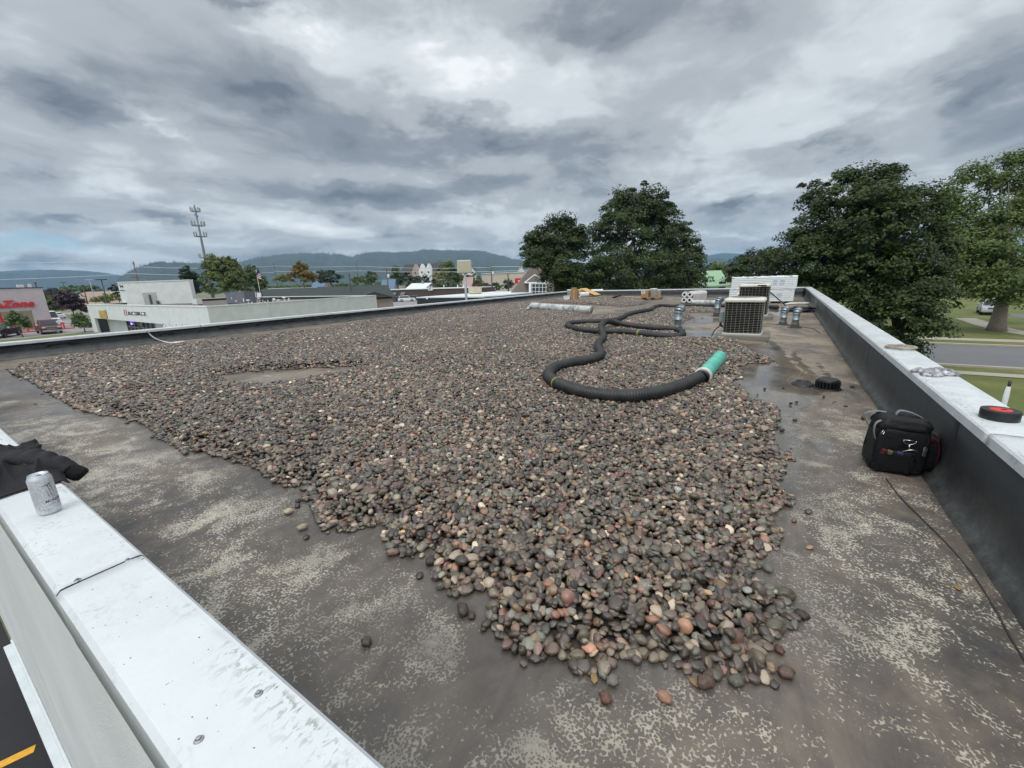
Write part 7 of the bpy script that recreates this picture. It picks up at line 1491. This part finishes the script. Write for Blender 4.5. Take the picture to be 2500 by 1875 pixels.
p = at(124, 792, 0); car('van', 'white van parked behind the porch column of the parts store', 'van', (p.x, p.y), facing(p) + .2, 'van', paint('white', (222, 224, 226)))
p = at(70, 795, 0); car('van', 'white van seen through the porch of the parts store', 'van', (p.x, p.y), facing(p) + .2, 'van', paint('white', (222, 224, 226)))
p = at(141, 778, 0); car('car', 'white sedan parked under the plum tree', 'car', (p.x, p.y), facing(p) + .25, 'car', paint('white', (222, 224, 226)))
p = at(994, 736, 0); u = RT; car('suv', 'white sport utility car before the brown shop row', 'car', (p.x, p.y), math.atan2(RT.y, RT.x) + .15, 'suv', paint('white', (222, 224, 226)))
p = at(968, 736, 0); car('car', 'dark grey car between the white ones at the brown shops', 'car', (p.x, p.y), math.atan2(RT.y, RT.x) + 1.4, 'suv', paint('dark', (70, 72, 80)))
p = at(958, 736, 0); car('car', 'white car nearest the tan hall at the brown shops', 'car', (p.x, p.y), math.atan2(RT.y, RT.x) + 1.6, 'suv', paint('white', (222, 224, 226)))
p = at(1017, 735, 0); car('car', 'black car mostly hidden behind the black shop wall', 'car', (p.x, p.y), math.atan2(RT.y, RT.x) + .1, 'suv', paint('black', (44, 46, 52)))
p = at(2417, 766, 0); car('car', 'pale car parked far away half behind the thick pale trunk', 'car', (p.x, p.y), facing(p) + .1, 'car', paint('silver', (168, 172, 176)))
# red bollards, kerb and corral in the lot
def bollard(lab, px, py):
    p = at(px, py, 0); o = MB().lathe([(.11, 0), (.11, 1.0), (.07, 1.08), (0, 1.1)], seg=12).build('red_bollard', M_RED, smooth=True); o.location = p; tag(o, lab, 'bollard', 'red bollards by the parts store')
for lab, px, py in (('red bollard right of the maroon pickup, left one of its pair', 151, 804), ('red bollard right of the maroon pickup, right one of its pair', 158, 803), ('red bollard between the young tree and the maroon pickup', 70, 810), ('red bollard behind the trunk of the young tree', 39, 812)): bollard(lab, px, py)
a, b_ = at(30, 815, 0), at(184, 801.5, 0); o = MB().tube([a + Vector((0, 0, .08)), b_ + Vector((0, 0, .08))], .1, 6).build('red_kerb', M_RED); tag(o, 'red painted kerb line along the parts store lot', 'kerb')
root = thing('cart_rail', 'low red rail frame under the porch of the parts store', 'rail', at(72, 803, 0)); s = MB()
for k in range(4): p = Vector((RT.x, RT.y, 0)) * (-1.0 + .66 * k); s.cyl(p, p + Vector((0, 0, .95)), .05, seg=6)
s.build('post', M_RED, root); s = MB()
for z in (.45, .93): s.cyl(Vector((RT.x, RT.y, 0)) * -1.05 + Vector((0, 0, z)), Vector((RT.x, RT.y, 0)) * 1.05 + Vector((0, 0, z)), .05, seg=6)
s.build('bar', M_RED, root)

# ------------------------------------------------------------------ poles, lamps, tower, wires, flag
M_POLE = mat('pole_wood', srgb(112, 96, 84), .9, var=.25, scale=5); M_LAMP = mat('lamp_dark', srgb(52, 58, 62), .5)
def lamp(lab, top, D, w, m=M_LAMP, heads=2, th=.16):
    t = pd(*top, D); root = thing('lot_lamp', lab, 'lamp post', (t.x, t.y, 0), -YAW, 'lamp posts in the lot'); MB().cyl((0, 0, 0), (0, 0, t.z), th * .75, th * .6, 8).build('pole', m, root, smooth=True)
    for sg in ((-1, 1) if heads == 2 else (1,)): MB().box((sg * w / 4 if heads == 2 else 0, 0, t.z), (w * .48, .42, .22)).build('lamp_head', m, root, bevel=.03)
lamp('dark twin head lamp post standing before the brown roof, tallest there', (247, 682.5), 86, 2.1)
lamp('dark single head lamp post left of the twin head one', (202, 697), 92, .6, heads=1)
lamp('pale thin twin head lamp post between the two dark ones', (218, 683), 120, 2.2, mat('lamp_pale', srgb(168, 170, 172), .5), th=.14)
lamp('distant twin head lamp post above the plum tree', (153, 689.5), 165, 2.6, th=.16)
lamp('short dark post above the corner of the parts store', (86, 691), 84, .3, heads=1)
def upole(lab, top, base_px, D, arms=((0.5, 2.2),), wood=True, transformer=False, r=.16):
    t = pd(*top, D); root = thing('utility_pole', lab, 'utility pole', (t.x, t.y, 0), -YAW, 'utility poles of the town'); MB().cyl((0, 0, 0), (0, 0, t.z), r * 1.2, r * .8, 8).build('pole', M_POLE if wood else M_LAMP, root, smooth=True)
    for dz, w in arms: MB().box((0, -.2, t.z - dz), (w, .12, .12)).build('crossarm', M_POLE, root)
    if transformer: MB().lathe([(.0, 0), (.28, 0), (.28, .95), (0, 1.0)], (.38, -.1, t.z - 2.6), 12).build('transformer', M_WHITE, root, smooth=True)
    return t
U = [upole('wooden utility pole standing behind the white block', (325, 638), 0, 105, ((3.9, 2.6), (.6, .8))), upole('leaning looking wooden pole above the green roof hall', (668, 643), 0, 150, ((.4, .5),)),
     upole('thin dark pole left of the blue roof house', (870, 643), 0, 150, ((.4, .5),)), upole('dark pole with a transformer before the blue roof', (943, 655), 0, 112, ((.3, 2.4),), transformer=True), upole('wooden pole with white transformer before the pale store wall', (1199, 647), 0, 104, ((.5, 2.6), (1.4, 1.6)), transformer=True),
     upole('pale short pole before the pale store wall', (1240, 669), 0, 104, ((.2, .3),), False), upole('dark lamp pole before the green roof hall', (852, 668), 0, 82, ((.1, .2),), False, r=.11)]
def wire(lab, pts, r=.055):
    c = catmull(pts, 6.0); o = MB().tube(c, r, 5, False).build('power_line', mat('wire_grey', srgb(200, 206, 210), .5)); tag(o, lab, 'power line', 'power lines over the town')
wire('lowest power line crossing left of the white block pole', [pd(-40, 684, 105), pd(160, 677, 105), pd(325, 668, 105)]); wire('lower power line right of the white block pole', [pd(325, 668, 105), pd(480, 671.5, 115), pd(668, 665, 150)])
wire('upper faint power line left of the white block pole', [pd(-40, 642, 105), pd(160, 641, 105), pd(325, 639, 105)]); wire('power line from the white block pole toward the green roof pole', [pd(325, 651, 105), pd(480, 655, 115), pd(668, 650, 150)])
wire('lower power line over the green roof hall', [pd(668, 662, 150), pd(770, 664, 150), pd(870, 661, 150)]); wire('upper power line over the green roof hall', [pd(668, 649, 150), pd(770, 652, 150), pd(870, 650, 150)])
wire('power line across the hill left of the poplar', [pd(870, 661, 150), pd(1000, 664, 130), pd(1199, 663, 104)]); wire('upper power line across the hill to the transformer pole', [pd(870, 650, 150), pd(1030, 655, 130), pd(1199, 653, 104)])
wire('power line right of the transformer pole into the maple', [pd(1199, 663, 104), pd(1300, 660, 96), pd(1400, 662, 90)]); wire('upper power line right of the transformer pole', [pd(1199, 651, 104), pd(1300, 651, 96), pd(1400, 655, 90)])
def tower():
    D = 210; t = pd(474, 500, D); root = thing('cell_tower', 'tall grey mast carrying four rings of phone antennas', 'mast', (t.x, t.y, 0)); H = t.z; mg = mat('mast_grey', srgb(118, 124, 126), .6, var=.1)
    MB().tube([(0, 0, 0), (0, 0, H * .5), (0, 0, H)], [.85, .6, .3], 10).build('pole', mg, root, smooth=True)
    pk = FOC / D
    for py, w, hh, n in ((509, 16, 9, 8), (543, 22, 11, 12), (569, 21, 11, 10), (621, 19, 9, 9)):
        z = pd(480, py + 2, D).z; R = w / pk / 2 * 1.25; s = MB(); s.tube([(R * math.cos(a), R * math.sin(a), z - .9) for a in [2 * PI * i / 6 for i in range(7)]], .14, 5, False)
        for i in range(3): s.cyl((0, 0, z - .9), (R * math.cos(i * 2.09), R * math.sin(i * 2.09), z - .9), .12, seg=5)
        s.build('platform', mg, root)
        for i in range(n): a = 2 * PI * i / n + .2; MB().box((R * math.cos(a), R * math.sin(a), z + hh / pk * .1), (.42, .3, hh / pk * .9), rz=a).build('antenna', mat('antenna_pale', srgb(158, 166, 168), .6), root)
    for i, py in enumerate((517, 523, 527)):
        z = pd(478, py, D).z; MB().box((.9 * (-1) ** i, 0, z), (1.5, .5, .5)).build('radio_box', mg, root)
tower()
def flag():
    t = pd(625, 658, 72); root = thing('flag', 'striped flag with blue corner on a thin pole before the green tree', 'flag', (t.x, t.y, 0), -YAW); MB().cyl((0, 0, 0), (0, 0, t.z), .04, seg=6).build('flagpole', M_WHITE, root)
    w, h = .62, 1.15; z0 = pd(625, 684, 72).z
    for k in range(7):
        s = MB(); n = 6; V = []
        for i in range(n + 1): x = w * i / n; y = .06 * math.sin(i * 1.3 + k * .4); V += [(x, y, z0 + h * k / 7 + .25 * (1 - i / n)), (x, y, z0 + h * (k + 1) / 7 + .25 * (1 - i / n))]
        s.add(V, [(2 * i, 2 * i + 2, 2 * i + 3, 2 * i + 1) for i in range(n)]); s.build('stripe', mat('flag_red', srgb(176, 44, 56), .7) if k % 2 == 0 else M_WHITE, root)
    s = MB(); s.box((.14, -.07, z0 + h * .98), (.28, .03, .46)); s.build('canton', mat('flag_blue', srgb(48, 60, 110), .7), root)
flag()

# ------------------------------------------------------------------ air
hz = bpy.data.meshes.new('haze'); b = MB().box((0, 0, 164.5), (24000, 24000, 331)); hz.from_pydata(b.v, [], b.f); ho = bpy.data.objects.new('haze', hz); COL.objects.link(ho); tag(ho, kind='stuff'); ho['label'] = 'thin blue grey haze in the valley air'; ho['category'] = 'haze'
hm = bpy.data.materials.new('haze'); hm.use_nodes = True; N = hm.node_tree.nodes; N.remove(N['Principled BSDF']); pv = N.new('ShaderNodeVolumePrincipled'); pv.inputs['Color'].default_value = (0.42, 0.68, 1.0, 1); pv.inputs['Density'].default_value = 1.15e-4; pv.inputs['Anisotropy'].default_value = 0.2
hm.node_tree.links.new(pv.outputs[0], N['Material Output'].inputs['Volume']); hz.materials.append(hm)
